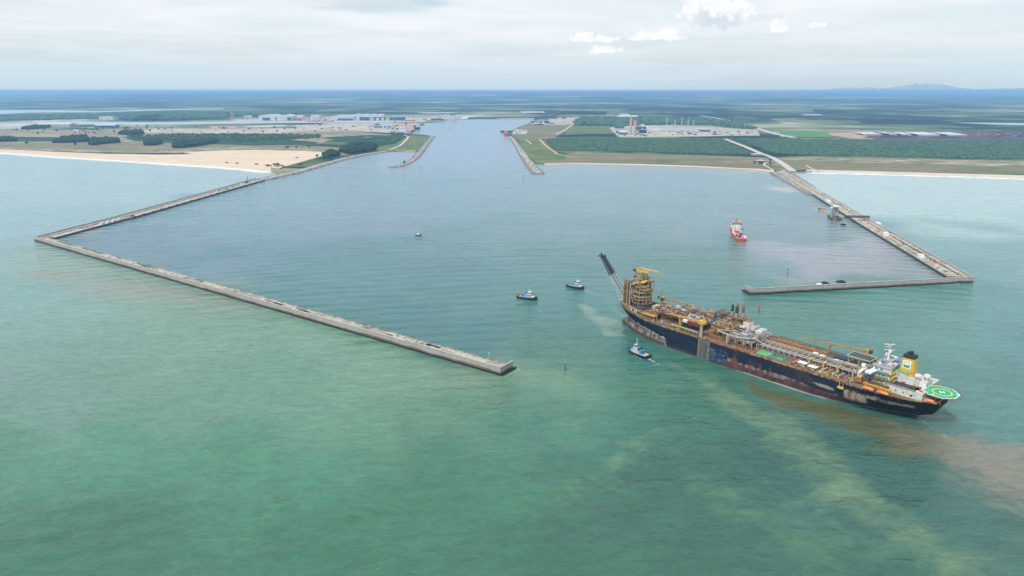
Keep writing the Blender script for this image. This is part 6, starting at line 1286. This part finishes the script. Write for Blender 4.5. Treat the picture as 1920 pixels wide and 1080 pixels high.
# loading berth
bp_ = G(1566, 408, 3.0); lbz = thing('loading_berth', 'jetty platform with a white-topped tower and orange fenders beside the right breakwater', 'jetty', (bp_.x, bp_.y, 0), erz)
q = MB(); q.boxz(6, 0, 2.2, 48, 20, 1.6, mat('dirty_concrete', (.13, .125, .115), .85, .3, .15)); q.boxz(10, -17, 2.3, 8, 18, 1.2, M_concrete); q.boxz(24, -16, 2.3, 5, 16, 1.2, M_concrete); q.build('platform', lbz)
q = MB()
for k in range(7):
    for y in (-7, 0, 7): q.tube((-14 + k * 7, y, -6), (-14 + k * 7, y, 2.2), 1.1, M_dark, 8)
q.build('pile', lbz)
q = MB()
for x, y in ((2, -4), (10, -4), (10, 4), (2, 4)): q.bar((x, y, 3.8), (x, y, 25), 1.1, M_grey)
for k in range(5):
    z = 6 + k * 4.2; q.boxz(6, 0, z, 8.6, 8.6, .25, M_lgrey)
    for (x0_, y0_), (x1_, y1_) in (((2, -4), (10, -4)), ((10, -4), (10, 4)), ((10, 4), (2, 4)), ((2, 4), (2, -4))): q.bar((x0_, y0_, z), (x1_, y1_, z + 4), .6, M_dark)
lt_ = q.build('tower', lbz); q = MB(); q.boxz(6, 0, 25, 12, 11, 2.2, M_white); q.boxz(17, 3, 20, 12, 9, 2, M_white); q.boxz(-4, -5, 3.8, 8, 6, 4, M_lgrey); q.bar((13, 3, 3.8), (13, 3, 20), .7, M_lgrey); q.bar((21, 3, 3.8), (21, 3, 20), .7, M_lgrey); q.build('tower_cabin', lt_)
for k in range(3):
    q = MB(); x = -12 + k * 5; q.bar((x, -2, 3.8), (x, -2, 14), .9, M_grey); q.bar((x, -2, 14), (x - 3, 4, 9), .6, M_lgrey); q.bar((x - 3, 4, 9), (x - 1, 6, 4), .6, M_dyellow); q.build('loading_arm', lbz)
q = MB()
for k in range(40): q.boxz(random.uniform(-14, 26), random.uniform(-8, 8), 3.82, random.uniform(.8, 5), random.uniform(.6, 3), random.uniform(.6, 4.5), random.choice((M_dyellow, M_yellow, M_grey, M_dark, M_dark)))
for k in range(9): x = random.uniform(-12, 20); q.path([(x, -6, 4.6), (x + random.uniform(2, 8), -6, 4.6), (x + 8, 6, 4.6)], .35, random.choice((M_dyellow, M_yellow, M_cream)), 6)
q.build('deck_piping', lbz)
q = MB(); q.boxz(-16.6, 5, -.6, 1.2, 5, 5, M_orange); q.boxz(-16.6, 5, -1, 1.0, 8, 5, M_dark); q.build('fender', lbz)
def dolphin(px, label, z=3.2, fender=True, n=6, w=9):
    p = G(px[0], px[1], 0); t = thing('mooring_dolphin', label, 'dolphin', (p.x, p.y, 0), erz); q = MB(); q.boxz(0, 0, z - 1.4, w, w, 1.6, M_concrete); q.build('cap', t); q = MB()
    for k in range(n): a = k * 6.283 / n; q.tube((math.cos(a) * w * .48, math.sin(a) * w * .48, -5), (math.cos(a) * w * .36, math.sin(a) * w * .36, z - 1.4), 1.0, M_dark, 8)
    q.build('pile', t)
    if fender: q = MB(); q.boxz(-w * .55, 0, -.4, 1.2, w * .6, 5.4, M_orange); q.build('fender', t); q = MB(); q.boxz(w, 0, z - .6, w * 1.6, 2.4, .5, M_concrete); q.build('walkway', t)
    q = MB(); q.tube((1, 0, z + .2), (1, 0, z + 1.6), .5, M_dark, 8); q.tube((-2, 2, z + .2), (-2, 2, z + 1.6), .5, M_dark, 8); q.build('bollard', t); return t
dolphin((1540, 392), 'mooring dolphin with an orange fender on the shore side of the loading berth', 4.2, True, 10, 13); d2 = dolphin((1581, 422), 'mooring dolphin on slanting dark piles at the foot of the footbridge', 5, False, 9, 10)
q = MB(); q.bar((0, 0, 5), (0, 0, 15), .6, M_grey); q.bar((3, 2, 5), (1, 0, 14), .5, M_grey); q.boxz(0, 0, 5.2, 4, 3, 2.5, M_dyellow); q.build('light_post', d2)
a, b_ = G(1583, 406, 12), G(1630, 406.5, 12); fbz = thing('footbridge', 'grey lattice footbridge crossing above the right breakwater from the slanting dolphin', 'footbridge', (a.x, a.y, 0)); d_ = b_ - a; q = MB(); lattice(q, (0, 0, 12), (d_.x, d_.y, 12), 3.4, 3.4, M_dark, 18, .7, .5); q.build('truss', fbz)
q = MB()
for t_ in (.02, .62, .97):
    for o_ in (-1.2, 1.2): q.bar((d_.x * t_ + o_, d_.y * t_, 3.9 if t_ > .1 else -4), (d_.x * t_ + o_, d_.y * t_, 10.6), .7, M_lgrey)
q.build('leg', fbz)
# ================================================================ port, power station and far buildings
def far_b(name, label, cat, x0, x1, yt, yb, depth, wall, roof=None, kind='flat', group=None, doors=(), doorm=None, bands=()):
    """a hall whose front stands on the pixels x0..x1 / yt..yb of the photograph, at its own distance and real size"""
    p = G((x0 + x1) / 2, yb, LZ + .6); sc = p.y / FOC; w = (x1 - x0) * sc; h = max(3.0, (yb - yt) * sc * .86 - (0 if kind == 'flat' else 0)); t = thing(name, label, cat, p, 0, group); q = MB(); roof = roof or wall
    q.boxz(0, depth / 2, 0, w, depth, h * (1 if kind == 'flat' else .72), wall)
    for z0, z1, mm in bands: q.boxz(0, -.3, h * z0, w, .5, h * (z1 - z0), mm)
    wo_ = q.build('wall', t); q = MB(); hb_ = h * .72
    if kind == 'flat': q.boxz(0, depth / 2, h + .02, w * 1.004, depth * 1.004, max(.4, h * .04), roof)
    elif kind == 'gable':
        vs = [(-w / 2, 0, hb_), (w / 2, 0, hb_), (w / 2, depth, hb_), (-w / 2, depth, hb_), (-w / 2, depth / 2, h), (w / 2, depth / 2, h)]; q.add(vs, [(0, 1, 5, 4), (2, 3, 4, 5), (0, 4, 3), (1, 2, 5)], roof)
    else:
        n = 9; vs = []
        for i in range(n + 1): a = math.pi * i / n; vs += [(-w / 2 * math.cos(a), 0, hb_ + (h - hb_) * math.sin(a)), (-w / 2 * math.cos(a), depth, hb_ + (h - hb_) * math.sin(a))]
        q.add(vs, [(2 * i, 2 * i + 2, 2 * i + 3, 2 * i + 1) for i in range(n)] + [tuple(range(0, 2 * n + 2, 2)), tuple(range(2 * n + 1, 0, -2))], roof)
    q.build('roof', t)
    for k, dd in enumerate(doors): q = MB(); q.boxz(-w / 2 + w * (dd[0] + dd[1]) / 2, -.7, .1, w * (dd[1] - dd[0]), .8, h * dd[2], dd[3] if len(dd) > 3 else (doorm or M_navy)); q.build('door', wo_)
    return t
M_fw = mat('far_white_cladding', (.52, .54, .56), .6, .05, .02); M_fb = mat('far_blue_cladding', (.02, .075, .17), .6, .1, .02); M_fbb = mat('far_mid_blue', (.05, .2, .36), .6, .1, .02); M_fr = mat('far_red_paint', (.5, .06, .07), .6, .15, .05); M_fs = mat('far_sand_roof', (.6, .52, .42), .7, .08, .02); M_fp = mat('stack_red_white', (.6, .32, .27), .7, .06, .02); M_fg = mat('far_grey', (.36, .37, .38), .7, .2, .03)
CN = {M_fw.name: 'white', M_fg.name: 'grey', M_fr.name: 'red', M_fbb.name: 'blue', M_fs.name: 'sand-coloured', M_dark.name: 'black', M_yellow.name: 'yellow', M_orust.name: 'rusty orange', M_fb.name: 'dark blue'}
far_b('storage_shed', 'long beige-roofed storage shed by the canal at the far left', 'shed', 70, 130, 230, 238.5, 90, M_fg, M_fs, 'gable'); far_b('storage_shed', 'long white-roofed shed with a dark front to the right of the beige-roofed one', 'shed', 177, 215, 233, 239, 60, M_fb, M_fw, 'gable')
far_b('white_block', 'white block with a jagged roofline across the canal at the far left', 'building', 187, 212, 218, 225.5, 80, M_fw, M_fg, 'flat', None, ((.05, .2, .45, M_fg), (.6, .8, .4, M_fg))); far_b('white_block', 'small white tower block on the scrubland below the beige-roofed shed', 'building', 138.5, 147, 242.5, 250, 20, M_fw, M_fw, 'flat', None, ((.3, .6, .3, M_fg),))
far_b('port_hall', 'low white hall at the left end of the port quay', 'hall', 457, 470, 216.5, 220.5, 60, M_fw, M_fw, 'arch')
far_b('port_hall', 'biggest white arched hall at the port with a blue opening', 'hall', 486, 524, 214, 226, 140, M_fw, M_fw, 'arch', None, ((.18, .55, .5, M_fb), (.8, .86, .6, M_fb))); far_b('port_hall', 'white arched hall with a dark opening, right of the biggest one', 'hall', 525, 548, 214, 226, 140, M_fw, M_fw, 'arch', None, ((.6, .95, .55, M_fb),))
far_b('port_hall', 'plain white arched hall behind the red stacks', 'hall', 549, 566, 216, 224, 100, M_fw, M_fw, 'arch'); far_b('port_hall', 'white flat hall with dark windows, left of the red barges', 'hall', 584, 599, 215.5, 223, 80, M_fw, M_fw, 'flat', None, ((.2, .4, .6, M_fg), (.6, .85, .6, M_fg)))
far_b('port_hall', 'long low white hall with a blue band on the port quay', 'hall', 622, 662, 215, 225.4, 120, M_fw, M_fw, 'arch', None, ((.28, .98, .35, M_fb),))
for k, (a, b_, l) in enumerate(((663, 675, 'leftmost of the four white round-roofed halls behind the dark blue hall'), (676, 690, 'second from the left of the four white round-roofed halls'), (691, 703, 'third from the left of the four white round-roofed halls'), (704, 718, 'rightmost of the four white round-roofed halls behind the dark blue hall'))): far_b('round_roof_hall', l, 'hall', a, b_, 213.5, 220, 120, M_fw, M_fw, 'arch', 'white round-roofed halls')
far_b('blue_hall', 'long dark blue hall with white doorways on the port quay', 'hall', 675.5, 757.5, 218.8, 225.6, 60, M_fb, M_fw, 'flat', None, tuple((q_, q_ + .065, .8, M_fw) for q_ in (.24, .37, .48, .585)) + ((.215, .222, 1.0, M_fw), (.335, .342, 1.0, M_fw), (.66, .667, 1.0, M_fw), (.76, .767, 1.0, M_fw)))
for k, (a, b_, yt, yb, l) in enumerate(((533, 549, 220.5, 226, 'red-painted steelwork stacked in front of the arched hall with a dark opening'), (551, 566, 221, 226, 'red and orange steelwork stacked in the middle of the port quay'), (567, 579, 221.2, 226, 'red and orange steelwork stacked left of the red barges'))):
    p = G((a + b_) / 2, yb, LZ + .6); sc = p.y / FOC; t = thing('steel_stack', l, 'steelwork', p, 0, 'red steelwork on the quay'); q = MB(); w = (b_ - a) * sc; h = (yb - yt) * sc
    for i in range(26): q.boxz(random.uniform(-w / 2, w / 2), random.uniform(0, 50), 0, random.uniform(4, 9), random.uniform(4, 9), h * random.uniform(.5, 1.1), random.choice((M_fr, M_fr, M_orust, M_red, M_fs)))
    q.build('steel_piece', t); q = MB(); q.boxz(0, 25, .05, w, 54, .5, M_fs); q.build('bedding', t)
def far_ship(name, label, x0, x1, yb, hull_h, hm, sup=(), masts=(), B=24, cat='ship', dz=.3, rz=0.0):
    p = G((x0 + x1) / 2, yb, dz); sc = p.y / FOC; L = (x1 - x0) * sc; t = thing(name, label, cat, p, rz); q = MB(); hull_mesh(q, L, B, hull_h, -1, hm, M_fg, 14, .2, hull_h * .2, .95); q.build('hull', t)
    if sup:
        q = MB()
        for x, w, z0, h, mm in sup: q.boxz(x * L, 0, hull_h + z0, w * L, B * .8, h, mm)
        q.build('superstructure', t)
    if masts:
        q = MB()
        for x, h, mm in masts: q.bar((x * L, 0, hull_h), (x * L, 0, hull_h + h), 2.2, mm); q.bar((x * L, 0, hull_h + h * .7), (x * L + h * .3, 0, hull_h + h), 1.4, mm)
        q.build('mast', t)
    return t
far_ship('moored_barge', 'low red barge moored left of centre on the port quay', 576, 599, 228, 8, M_fr, ((-.2, .3, 0, 5, M_fw),), (), 24, 'barge', LZ + .9); far_ship('moored_barge', 'low red barge moored left of the dark blue hall', 602, 626, 227.9, 8, M_fr, ((.25, .25, 0, 7, M_fw),), (), 24, 'barge', LZ + .9)
far_ship('moored_barge', 'red barge moored at the right end of the dark blue hall', 758, 779, 226.6, 8, M_fr, ((-.3, .2, 0, 6, M_fw),), (), 24, 'barge', LZ + .9); far_ship('moored_vessel', 'grey and red vessel moored beside the big white box ship', 806, 828, 225.4, 12, M_navy, ((-.1, .5, 0, 9, M_fg), (.35, .15, 0, 14, M_fr)), ((0, 30, M_fg),), 26)
far_ship('box_ship', 'tall white box-like ship at the right end of the port quay', 842, 856, 226, 20, M_fw, ((0, .86, 0, 26, M_fw), (0, .7, 26, 6, M_fb)), (), 30)
# rigs and cranes round the near basin
far_ship('drill_ship', 'white-derricked drill ship moored in the near basin', 774, 788, 242.5, 14, M_navy, ((-.3, .3, 0, 16, M_fr), (.3, .25, 0, 20, M_fw)), ((-.05, 62, M_fw), (.2, 34, M_fr)), 24, 'ship', .3, .5); far_ship('service_vessel', 'white and red service vessel at the quay in front of the drill ship', 764, 778, 246.4, 9, M_fr, ((.2, .4, 0, 16, M_fw),), ((-.2, 30, M_fr),), 18, 'ship', LZ + .6, .5); far_ship('service_vessel', 'low red service vessel at the quay nearest the grassland', 763, 772, 249, 6, M_fr, ((.1, .4, 0, 9, M_fw),), (), 14, 'ship', LZ + .6)
far_ship('work_boat', 'small dark work boat at the sand spit beyond the drill ship', 788, 794, 234, 7, M_navy, ((.1, .5, 0, 8, M_fg),), (), 12, 'boat')
def far_crane(label, x, yb, yt, mm, lean=.35):
    p = G(x, yb, LZ + .6); sc = p.y / FOC; h = (yb - yt) * sc; t = thing('quay_crane', label, 'crane', p, 0, 'quay cranes'); q = MB(); w = h * .13
    for a in (-1, 1): q.bar((a * w, 0, 0), (a * w * .5, 0, h * .55), 2.0, mm); q.bar((a * w, 8, 0), (a * w * .5, 8, h * .55), 2.0, mm)
    q.boxz(0, 4, h * .02, w * 2.2, 3, 2, mm); q.build('portal', t); q = MB(); q.boxz(0, 4, h * .55, w * 1.8, 10, h * .14, mm); q.build('machinery_house', t); q = MB(); q.bar((0, 4, h * .65), (h * lean, 4, h), 1.8, mm); q.bar((0, 4, h * .65), (-w, 4, h * .85), 1.4, mm); q.build('boom', t); return t
far_crane('thin yellow crane at the left end of the port quay', 436, 225.4, 205, M_dyellow, -.15)
for x, yb, yt, mm, l in ((737, 234, 226, M_yellow, 'yellow crane behind the left end of the long blue shed in the near basin'), (746, 238, 228, M_yellow, 'yellow crane between the long blue shed and the drill ship'), (741, 231, 224, M_fr, 'dark red crane behind the long blue shed'), (755, 236, 225, M_fg, 'grey crane left of the red one beside the drill ship'), (761, 239, 226, M_fr, 'red crane close to the drill ship in the near basin'), (768, 234, 227, M_yellow, 'yellow crane behind the drill ship'), (760, 246, 236, M_fw, 'white crane in front of the drill ship')): far_crane(l, x, yb, yt, mm, random.choice((-.3, .3, .45)))
far_b('blue_shed', 'long bright blue shed with white vents by the near basin', 'shed', 702, 738, 235.4, 239.8, 50, M_fbb, M_fbb, 'gable', None, ((.42, .5, 1.35, M_fw), (.62, .68, 1.35, M_fw), (.82, .88, 1.35, M_fw)))
far_b('white_tents', 'low white tents behind the two dark teal halls', 'tent', 716, 730, 244, 247.4, 30, M_fw, M_fw, 'gable'); far_b('white_shed', 'white shed right of the low white tents', 'shed', 749, 760, 243.6, 247, 40, M_fw, M_fw, 'gable')
far_b('teal_hall', 'dark teal hall, the narrower of the two above the grassland', 'hall', 731.5, 738.5, 247, 252.6, 40, M_teal, M_teal); far_b('teal_hall', 'dark teal hall, the wider of the two above the grassland', 'hall', 742.5, 757, 248, 252.8, 40, M_teal, M_teal)
for k in range(120):
    x = random.uniform(440, 850); yb = random.uniform(220.5, 225.5) if k < 62 else random.uniform(233, 247)
    if k >= 62: x = random.uniform(560, 770)
    p = G(x, yb, LZ + .7); um_ = random.choice((M_fw, M_fw, M_fg, M_fr, M_fr, M_fbb, M_fs, M_dark, M_dark, M_yellow)); t = thing('yard_unit', 'small %s container or cabin among others on the pale port yards' % CN[um_.name], 'container', p, random.choice((0, .1, 1.57)), 'small units on the port yards'); s_ = random.uniform(.7, 1.6); q = MB(); q.boxz(0, 0, 0, 16 * s_, 8 * s_, 7 * s_, um_); q.build('body', t); q = MB(); q.boxz(0, 0, 7 * s_ + .02, 16.3 * s_, 8.3 * s_, .4, M_fw); q.build('roof', t)
# right bank: dry bulk ship, domes, coal heaps, conveyor
far_ship('bulk_carrier', 'dark bulk carrier moored at the head of the channel', 995, 1030, 230.4, 15, M_fb, ((-.38, .12, 0, 22, M_fg), (-.05, .1, 0, 12, M_fg), (.2, .1, 0, 12, M_fg)), ((-.4, 40, M_fb), (0, 30, M_fg), (.2, 30, M_fg)), 32, 'ship', LZ + .6)
for x, l in ((1004.8, 'leftmost of the four white domes beside the bulk carrier'), (1010, 'second from the left of the four white domes'), (1014.4, 'third from the left of the four white domes'), (1018.6, 'rightmost of the four white domes beside the bulk carrier')):
    p = G(x, 230.9, LZ + .6); t = thing('storage_dome', l, 'dome', p, 0, 'white storage domes'); q = MB(); q.lathe([(8, 0), (8, 6), (7.2, 10), (5, 13), (2, 14.6), (.2, 15)], M_fw, (0, 0, 0), 16); q.build('shell', t); q = MB(); q.lathe([(8.6, 0), (8.6, 1)], M_fg, (0, 0, 0), 16); q.build('plinth', t)
def heap(label, x0, x1, yb, h, mm, cat='stockpile', dep=40):
    p = G((x0 + x1) / 2, yb, LZ + .6); w = (x1 - x0) * p.y / FOC; t = thing('ore_heap', label, cat, p); q = MB(); n = max(6, int(w / 14)); vs = []
    for i in range(n + 1):
        x = -w / 2 + w * i / n; e = min(1, i / 1.5, (n - i) / 1.5); hh_ = h * e * random.uniform(.75, 1.1); vs += [(x, 0, 0), (x, dep * .42, max(.1, hh_)), (x, dep * .58, max(.1, hh_)), (x, dep, 0)]
    q.add(vs, [(4 * i + k, 4 * i + 4 + k, 4 * i + 5 + k, 4 * i + 1 + k) for i in range(n) for k in range(3)], mm); q.build('heap', t); return t
M_coal = mat('coal_black', (.03, .03, .04), .9, .3, .05); M_ored = mat('red_ore', (.15, .06, .05), .9, .25, .05); M_opur = mat('purple_ore', (.07, .055, .066), .9, .25, .05)
heap('black coal heap left of the conveyor at the head of the channel', 999, 1022, 234.4, 9, M_coal); heap('black coal heap right of the conveyor at the head of the channel', 1023, 1041, 231.8, 9, M_coal); heap('dark heap on the pale yard nearest the channel head trees', 1034, 1047, 222.6, 12, M_coal); heap('dark heap on the pale yard right of the other far heap', 1053, 1063, 222.8, 12, M_coal)
a, b_ = G(1012, 229, 14), G(1046, 212, 14); t = thing('conveyor', 'long purple-grey conveyor running inland from the bulk carrier', 'conveyor', (a.x, a.y, 0)); d_ = b_ - a; q = MB(); q.bar((0, 0, 14), (d_.x, d_.y, 16), 14, M_opur, 6); q.build('gallery', t); q = MB()
for k in range(16): q.bar((d_.x * k / 15, d_.y * k / 15, LZ), (d_.x * k / 15, d_.y * k / 15, 12), 3, M_fg)
q.build('trestle', t)
far_ship('moored_tanker', 'white and green tall ship moored at the right bank of the channel', 947, 959, 249, 14, M_teal, ((0, .72, 0, 30, M_fw), (.05, .4, 30, 8, M_fw)), ((.1, 52, M_fg),), 24); far_ship('moored_vessel', 'orange vessel with a white mast moored in front of the tall white and green ship', 944.5, 953, 254, 12, M_fr, ((0, .7, 0, 12, M_orange),), ((-.1, 44, M_fw),), 20); far_ship('moored_barge', 'dark flat barge moored left of the tall white and green ship', 938, 947, 247.8, 7, M_navy, ((0, .5, 0, 4, M_teal),), (), 18, 'barge'); far_ship('work_boat', 'small dark work boat between the orange vessel and the right bank', 952, 957.5, 254, 6, M_navy, ((0, .5, 0, 6, M_fg),), (), 10, 'boat')
for k in range(12): p = G(random.uniform(966, 987), random.uniform(244, 251), LZ + .7); um_ = random.choice((M_fw, M_fw, M_fg, M_orust)); t = thing('yard_unit', 'small %s unit among others on the yard by the right bank' % CN[um_.name], 'container', p, random.choice((0, .6)), 'small units on the right bank yard'); q = MB(); q.boxz(0, 0, 0, 12, 6, 5, um_); q.build('body', t); q = MB(); q.boxz(0, 0, 5.02, 12.3, 6.3, .4, M_fw); q.build('roof', t)
# power station
def stack(label, x, yb, yt, w, lo, hi, frac):
    p = G(x, yb, LZ + .6); sc = p.y / FOC; h = (yb - yt) * sc; r = w * sc / 2; t = thing('chimney', label, 'chimney', p, 0, 'power station chimneys'); q = MB(); q.lathe([(r, 0), (r * .92, h * frac)], lo, (0, 0, 0), 16); q.build('shaft', t); q = MB(); q.lathe([(r * .92, h * frac), (r * .86, h)], hi, (0, 0, 0), 16); q.build('painted_top', t); q = MB(); q.lathe([(r * 1.1, h * .97), (r * 1.1, h)], lo, (0, 0, 0), 16); q.build('cap_ring', t)
stack('pink-topped power station chimney, the taller one on the left', 1182, 250, 221, 4.6, M_fg, M_fp, .38); stack('pink-topped power station chimney, the shorter one on the right', 1189.6, 253, 226.4, 5.6, M_fg, M_fp, .42)
M_ptop = M_fp
far_b('turbine_hall', 'teal turbine hall with striped roof at the front of the power station', 'hall', 1163.5, 1176.5, 246, 252.6, 200, M_teal, M_fw, 'gable'); far_b('turbine_hall', 'dark teal hall behind the striped-roof turbine hall', 'hall', 1154, 1170, 235, 241, 70, M_teal, M_teal)
far_b('boiler_house', 'dark boiler house to the right of the two chimneys', 'building', 1192, 1211, 236.5, 247, 60, M_fb, M_fg, 'flat', None, ((.1, .3, .4, M_fg), (.6, .7, .8, M_fw))); far_b('boiler_house', 'low dark boiler block in front of the dark boiler house', 'building', 1199, 1212, 243, 249.6, 30, M_navy, M_fg); far_b('white_plant', 'white arched roof on top of the dark boiler house side', 'building', 1203, 1209, 232.5, 238, 40, M_fw, M_fw, 'arch')
for k, (a, yt, yb, w) in enumerate(((1213, 237, 247, 2.6), (1216.5, 238, 247.5, 2.4), (1220, 240, 248, 2.6))):
    p = G(a, yb, LZ + .6); sc = p.y / FOC; t = thing('process_column', ['white process column right beside the dark boiler house', 'white process column in the middle of the row', 'white process column farthest from the boiler house'][k], 'column', p, 0, 'white process columns'); q = MB(); r = w * sc / 2; h = (yb - yt) * sc; q.lathe([(r, 0), (r, h), (r * .3, h + 2)], M_fw, (0, 0, 0), 12); q.build('shell', t); q = MB(); q.bar((r + 1, 0, 0), (r + 1, 0, h), 1, M_fg); q.build('ladder', t)
far_b('white_plant', 'low white plant building right of the process columns', 'building', 1222, 1237, 242, 247, 50, M_fw, M_fw, 'gable'); far_b('white_plant', 'long low white plant shed in the middle of the power station yard', 'shed', 1236, 1268, 249.8, 253.4, 40, M_fs, M_fw); far_b('blue_store', 'mid blue store at the right of the switchyard', 'store', 1314, 1332, 243, 246.6, 60, M_fb, M_fg); far_b('white_store', 'white store on the left of the mid blue one', 'store', 1303, 1326, 241, 243.4, 50, M_fw, M_fw); far_b('white_store', 'white store in front of the mid blue one', 'store', 1318, 1328, 249, 252.6, 40, M_fw, M_fw, 'gable'); far_b('white_store', 'white store at the left end of the switchyard', 'store', 1253, 1264, 240.6, 243.8, 40, M_fw, M_fw)
t = thing('switchyard', 'grey switchyard of thin steel gantries beside the power station', 'switchyard', G(1280, 247, LZ + .6)); sc = 4500 / FOC
for j in range(3):
    q = MB()
    for i in range(9): x = (i - 4) * 5.6 * sc; y = j * 110; h = 24 + 8 * (i % 2); q.bar((x, y, 0), (x, y, h), 1.6, M_lgrey); q.bar((x, y, h * .8), (x + 5.6 * sc, y, h * .8), 1.3, M_lgrey)
    q.build('gantry', t)
q = MB(); q.boxz(0, 110, .1, 56 * sc, 240, .6, M_fg); q.build('gravel_bed', t)
for k, (x, yb, h) in enumerate(((1265, 240, 60), (1290, 238, 62), (1300, 241, 56), (1278, 236, 64), (1250, 236, 60))):
    t = thing('power_pylon', 'grey lattice power pylon standing round the switchyard', 'pylon', G(x, yb, LZ + .6), 0, 'lattice pylons round the switchyard'); q = MB(); lattice(q, (0, 0, 0), (0, 0, h), 10, 2, M_lgrey, 6, 1.2, .8); q.build('tower', t); q = MB()
    for z in (.7, .82, .94): q.bar((-9, 0, h * z), (9, 0, h * z), 1.0, M_lgrey)
    q.build('cross_arm', t)
for k in range(120):
    x = random.uniform(1150, 1410); p = G(x, random.uniform(246, 254) if x > 1215 else random.uniform(250, 256), LZ + .7); um_ = random.choice((M_fw, M_fw, M_fs, M_fg, M_dark, M_dark, M_orust, M_fbb)); t = thing('yard_unit', 'small %s unit among others on the power station yard' % CN[um_.name], 'container', p, random.choice((0, .2, 1.57)), 'small units on the power station yard'); s_ = random.uniform(.6, 1.6); q = MB(); q.boxz(0, 0, 0, 13 * s_, 7 * s_, 5 * s_, um_); q.build('body', t); q = MB(); q.boxz(0, 0, 5 * s_ + .02, 13.3 * s_, 7.3 * s_, .4, M_fw); q.build('roof', t)
far_b('distant_depot', 'white depot far behind the two chimneys', 'depot', 1163, 1180, 213.6, 216.4, 120, M_fw, M_fw); far_b('distant_depot', 'low white depot in the far plain right of the diagonal road', 'depot', 1512, 1540, 214.4, 216.6, 120, M_fw, M_fw)
# ore yard at the right edge
for (a, b_, c_, yt, yb), l in zip(((1600, 1618, 1652, 250.2, 254), (1644, 1668, 1682, 250.4, 253.6), (1672, 1690, 1708, 250.6, 254.4), (1694, 1722, 1762, 250.2, 255.2), (1744, 1776, 1813, 250.6, 255.2)), ('leftmost white roof at the ore yard', 'white roof at the ore yard, second from the left', 'white roof at the ore yard, in the middle of five', 'white roof at the ore yard, second from the right', 'rightmost white roof at the ore yard')):
    f0, f1, k0, k1 = G(b_, yb, LZ + .6), G(c_, yb, LZ + .6), G(a, yt, LZ + .6), G(a + (c_ - b_), yt, LZ + .6); t = thing('ore_shed', l, 'shed', f0, 0, 'white roofs at the ore yard'); o_ = f0; ps = [p - o_ for p in (f0, f1, k1, k0)]
    q = MB(); q.add([(p.x, p.y, 9) for p in ps] + [(p.x, p.y, 8) for p in ps], [(0, 1, 2, 3), (7, 6, 5, 4)] + [(k, 4 + k, 4 + (k + 1) % 4, (k + 1) % 4) for k in range(4)], M_fw); q.build('roof', t); q = MB()
    for p in ps: q.bar((p.x, p.y, 0), (p.x, p.y, 8), 1.5, M_fg)
    q.add([(p.x * .98, p.y, z) for p in ps[:2] for z in (0, 7.9)], [(0, 2, 3, 1)], M_fg); q.build('wall', t)
heap('purple-black ore heap below the leftmost white roofs', 1622, 1655, 259, 8, M_opur); heap('long black ore heap in the middle of the ore yard', 1652, 1712, 258.4, 14, M_coal); heap('red-brown ore heap in the middle of the ore yard', 1722, 1746, 259.4, 9, M_ored); heap('blue-black ore heap below the rightmost white roofs', 1752, 1806, 258.8, 9, M_coal); heap('purple ore heap at the right end of the ore yard', 1812, 1905, 260.4, 7, M_opur)
for k, (x, l, mm) in enumerate(((1872, 'dark red stacker machine at the right of the ore yard', M_maroon), (1898, 'blue and red stacker machine at the right of the ore yard', M_fbb), (1914, 'dark stacker machine at the very right edge of the ore yard', M_fb))):
    t = thing('stacker', l, 'stacker', G(x, 256.6, LZ + .6)); q = MB(); q.boxz(0, 0, 0, 26, 14, 10, mm); q.bar((-8, 0, 10), (2, 0, 30), 3, mm); q.bar((8, 0, 10), (2, 0, 30), 3, mm); q.build('carriage', t); q = MB(); q.bar((-46, 0, 14), (30, 0, 20), 3.4, mm); q.bar((2, 0, 30), (-40, 0, 15), 1.4, mm); q.boxz(24, 0, 15, 10, 8, 8, mm); q.build('boom', t)
for k in range(16): p = G(random.uniform(1820, 1925), random.uniform(252, 256), LZ + .7); um_ = random.choice((M_fbb, M_fr, M_fb, M_fw, M_fs)); t = thing('yard_unit', 'small %s unit among others beside the stackers at the ore yard' % CN[um_.name], 'container', p, 0, 'small units at the ore yard'); s_ = random.uniform(.7, 1.5); q = MB(); q.boxz(0, 0, 0, 14 * s_, 8 * s_, 6 * s_, um_); q.build('body', t); q = MB(); q.boxz(0, 0, 6 * s_ + .02, 14.3 * s_, 8.3 * s_, .4, M_fw); q.build('roof', t)
# gatehouse and shelter at the root of the right causeway
t = far_b('gatehouse', 'brown and cream flat-roofed gatehouse at the root of the right causeway', 'gatehouse', 1417, 1437, 300.6, 307, 22, M_rust, M_fs, 'flat', None, ((.05, .2, .5, M_fw), (.3, .62, .5, M_glass), (.72, .95, .5, M_fw))); far_b('open_shelter', 'white flat-roofed shelter beside the road above the gatehouse', 'shelter', 1412, 1430, 288.4, 291.4, 30, M_fg, M_fw)
for k in range(5): p = G(1430 + k * 3.2, 291.6 + k * 1.3, LZ + .9); crate('parked_lorry', p, -.9, (9, 3, 3.4), (M_fw, M_dark, M_fbb, M_dark, M_fw)[k], ['white lorry, first in the queue from the shelter', 'dark lorry, second in the queue from the shelter', 'blue lorry in the middle of the queue by the road', 'dark lorry, fourth in the queue from the shelter', 'white lorry, last in the queue nearest the gatehouse'][k], 'lorry', M_lgrey, 'lorries queuing on the causeway road')
far_b('white_vault', 'long low white cover along the diagonal road', 'cover', 1440, 1462, 247.4, 249.4, 18, M_fw, M_fw, 'arch'); far_b('white_vault', 'long low white cover at the lower end of the diagonal road', 'cover', 1466, 1486, 254.4, 256.8, 18, M_fw, M_fw, 'arch')
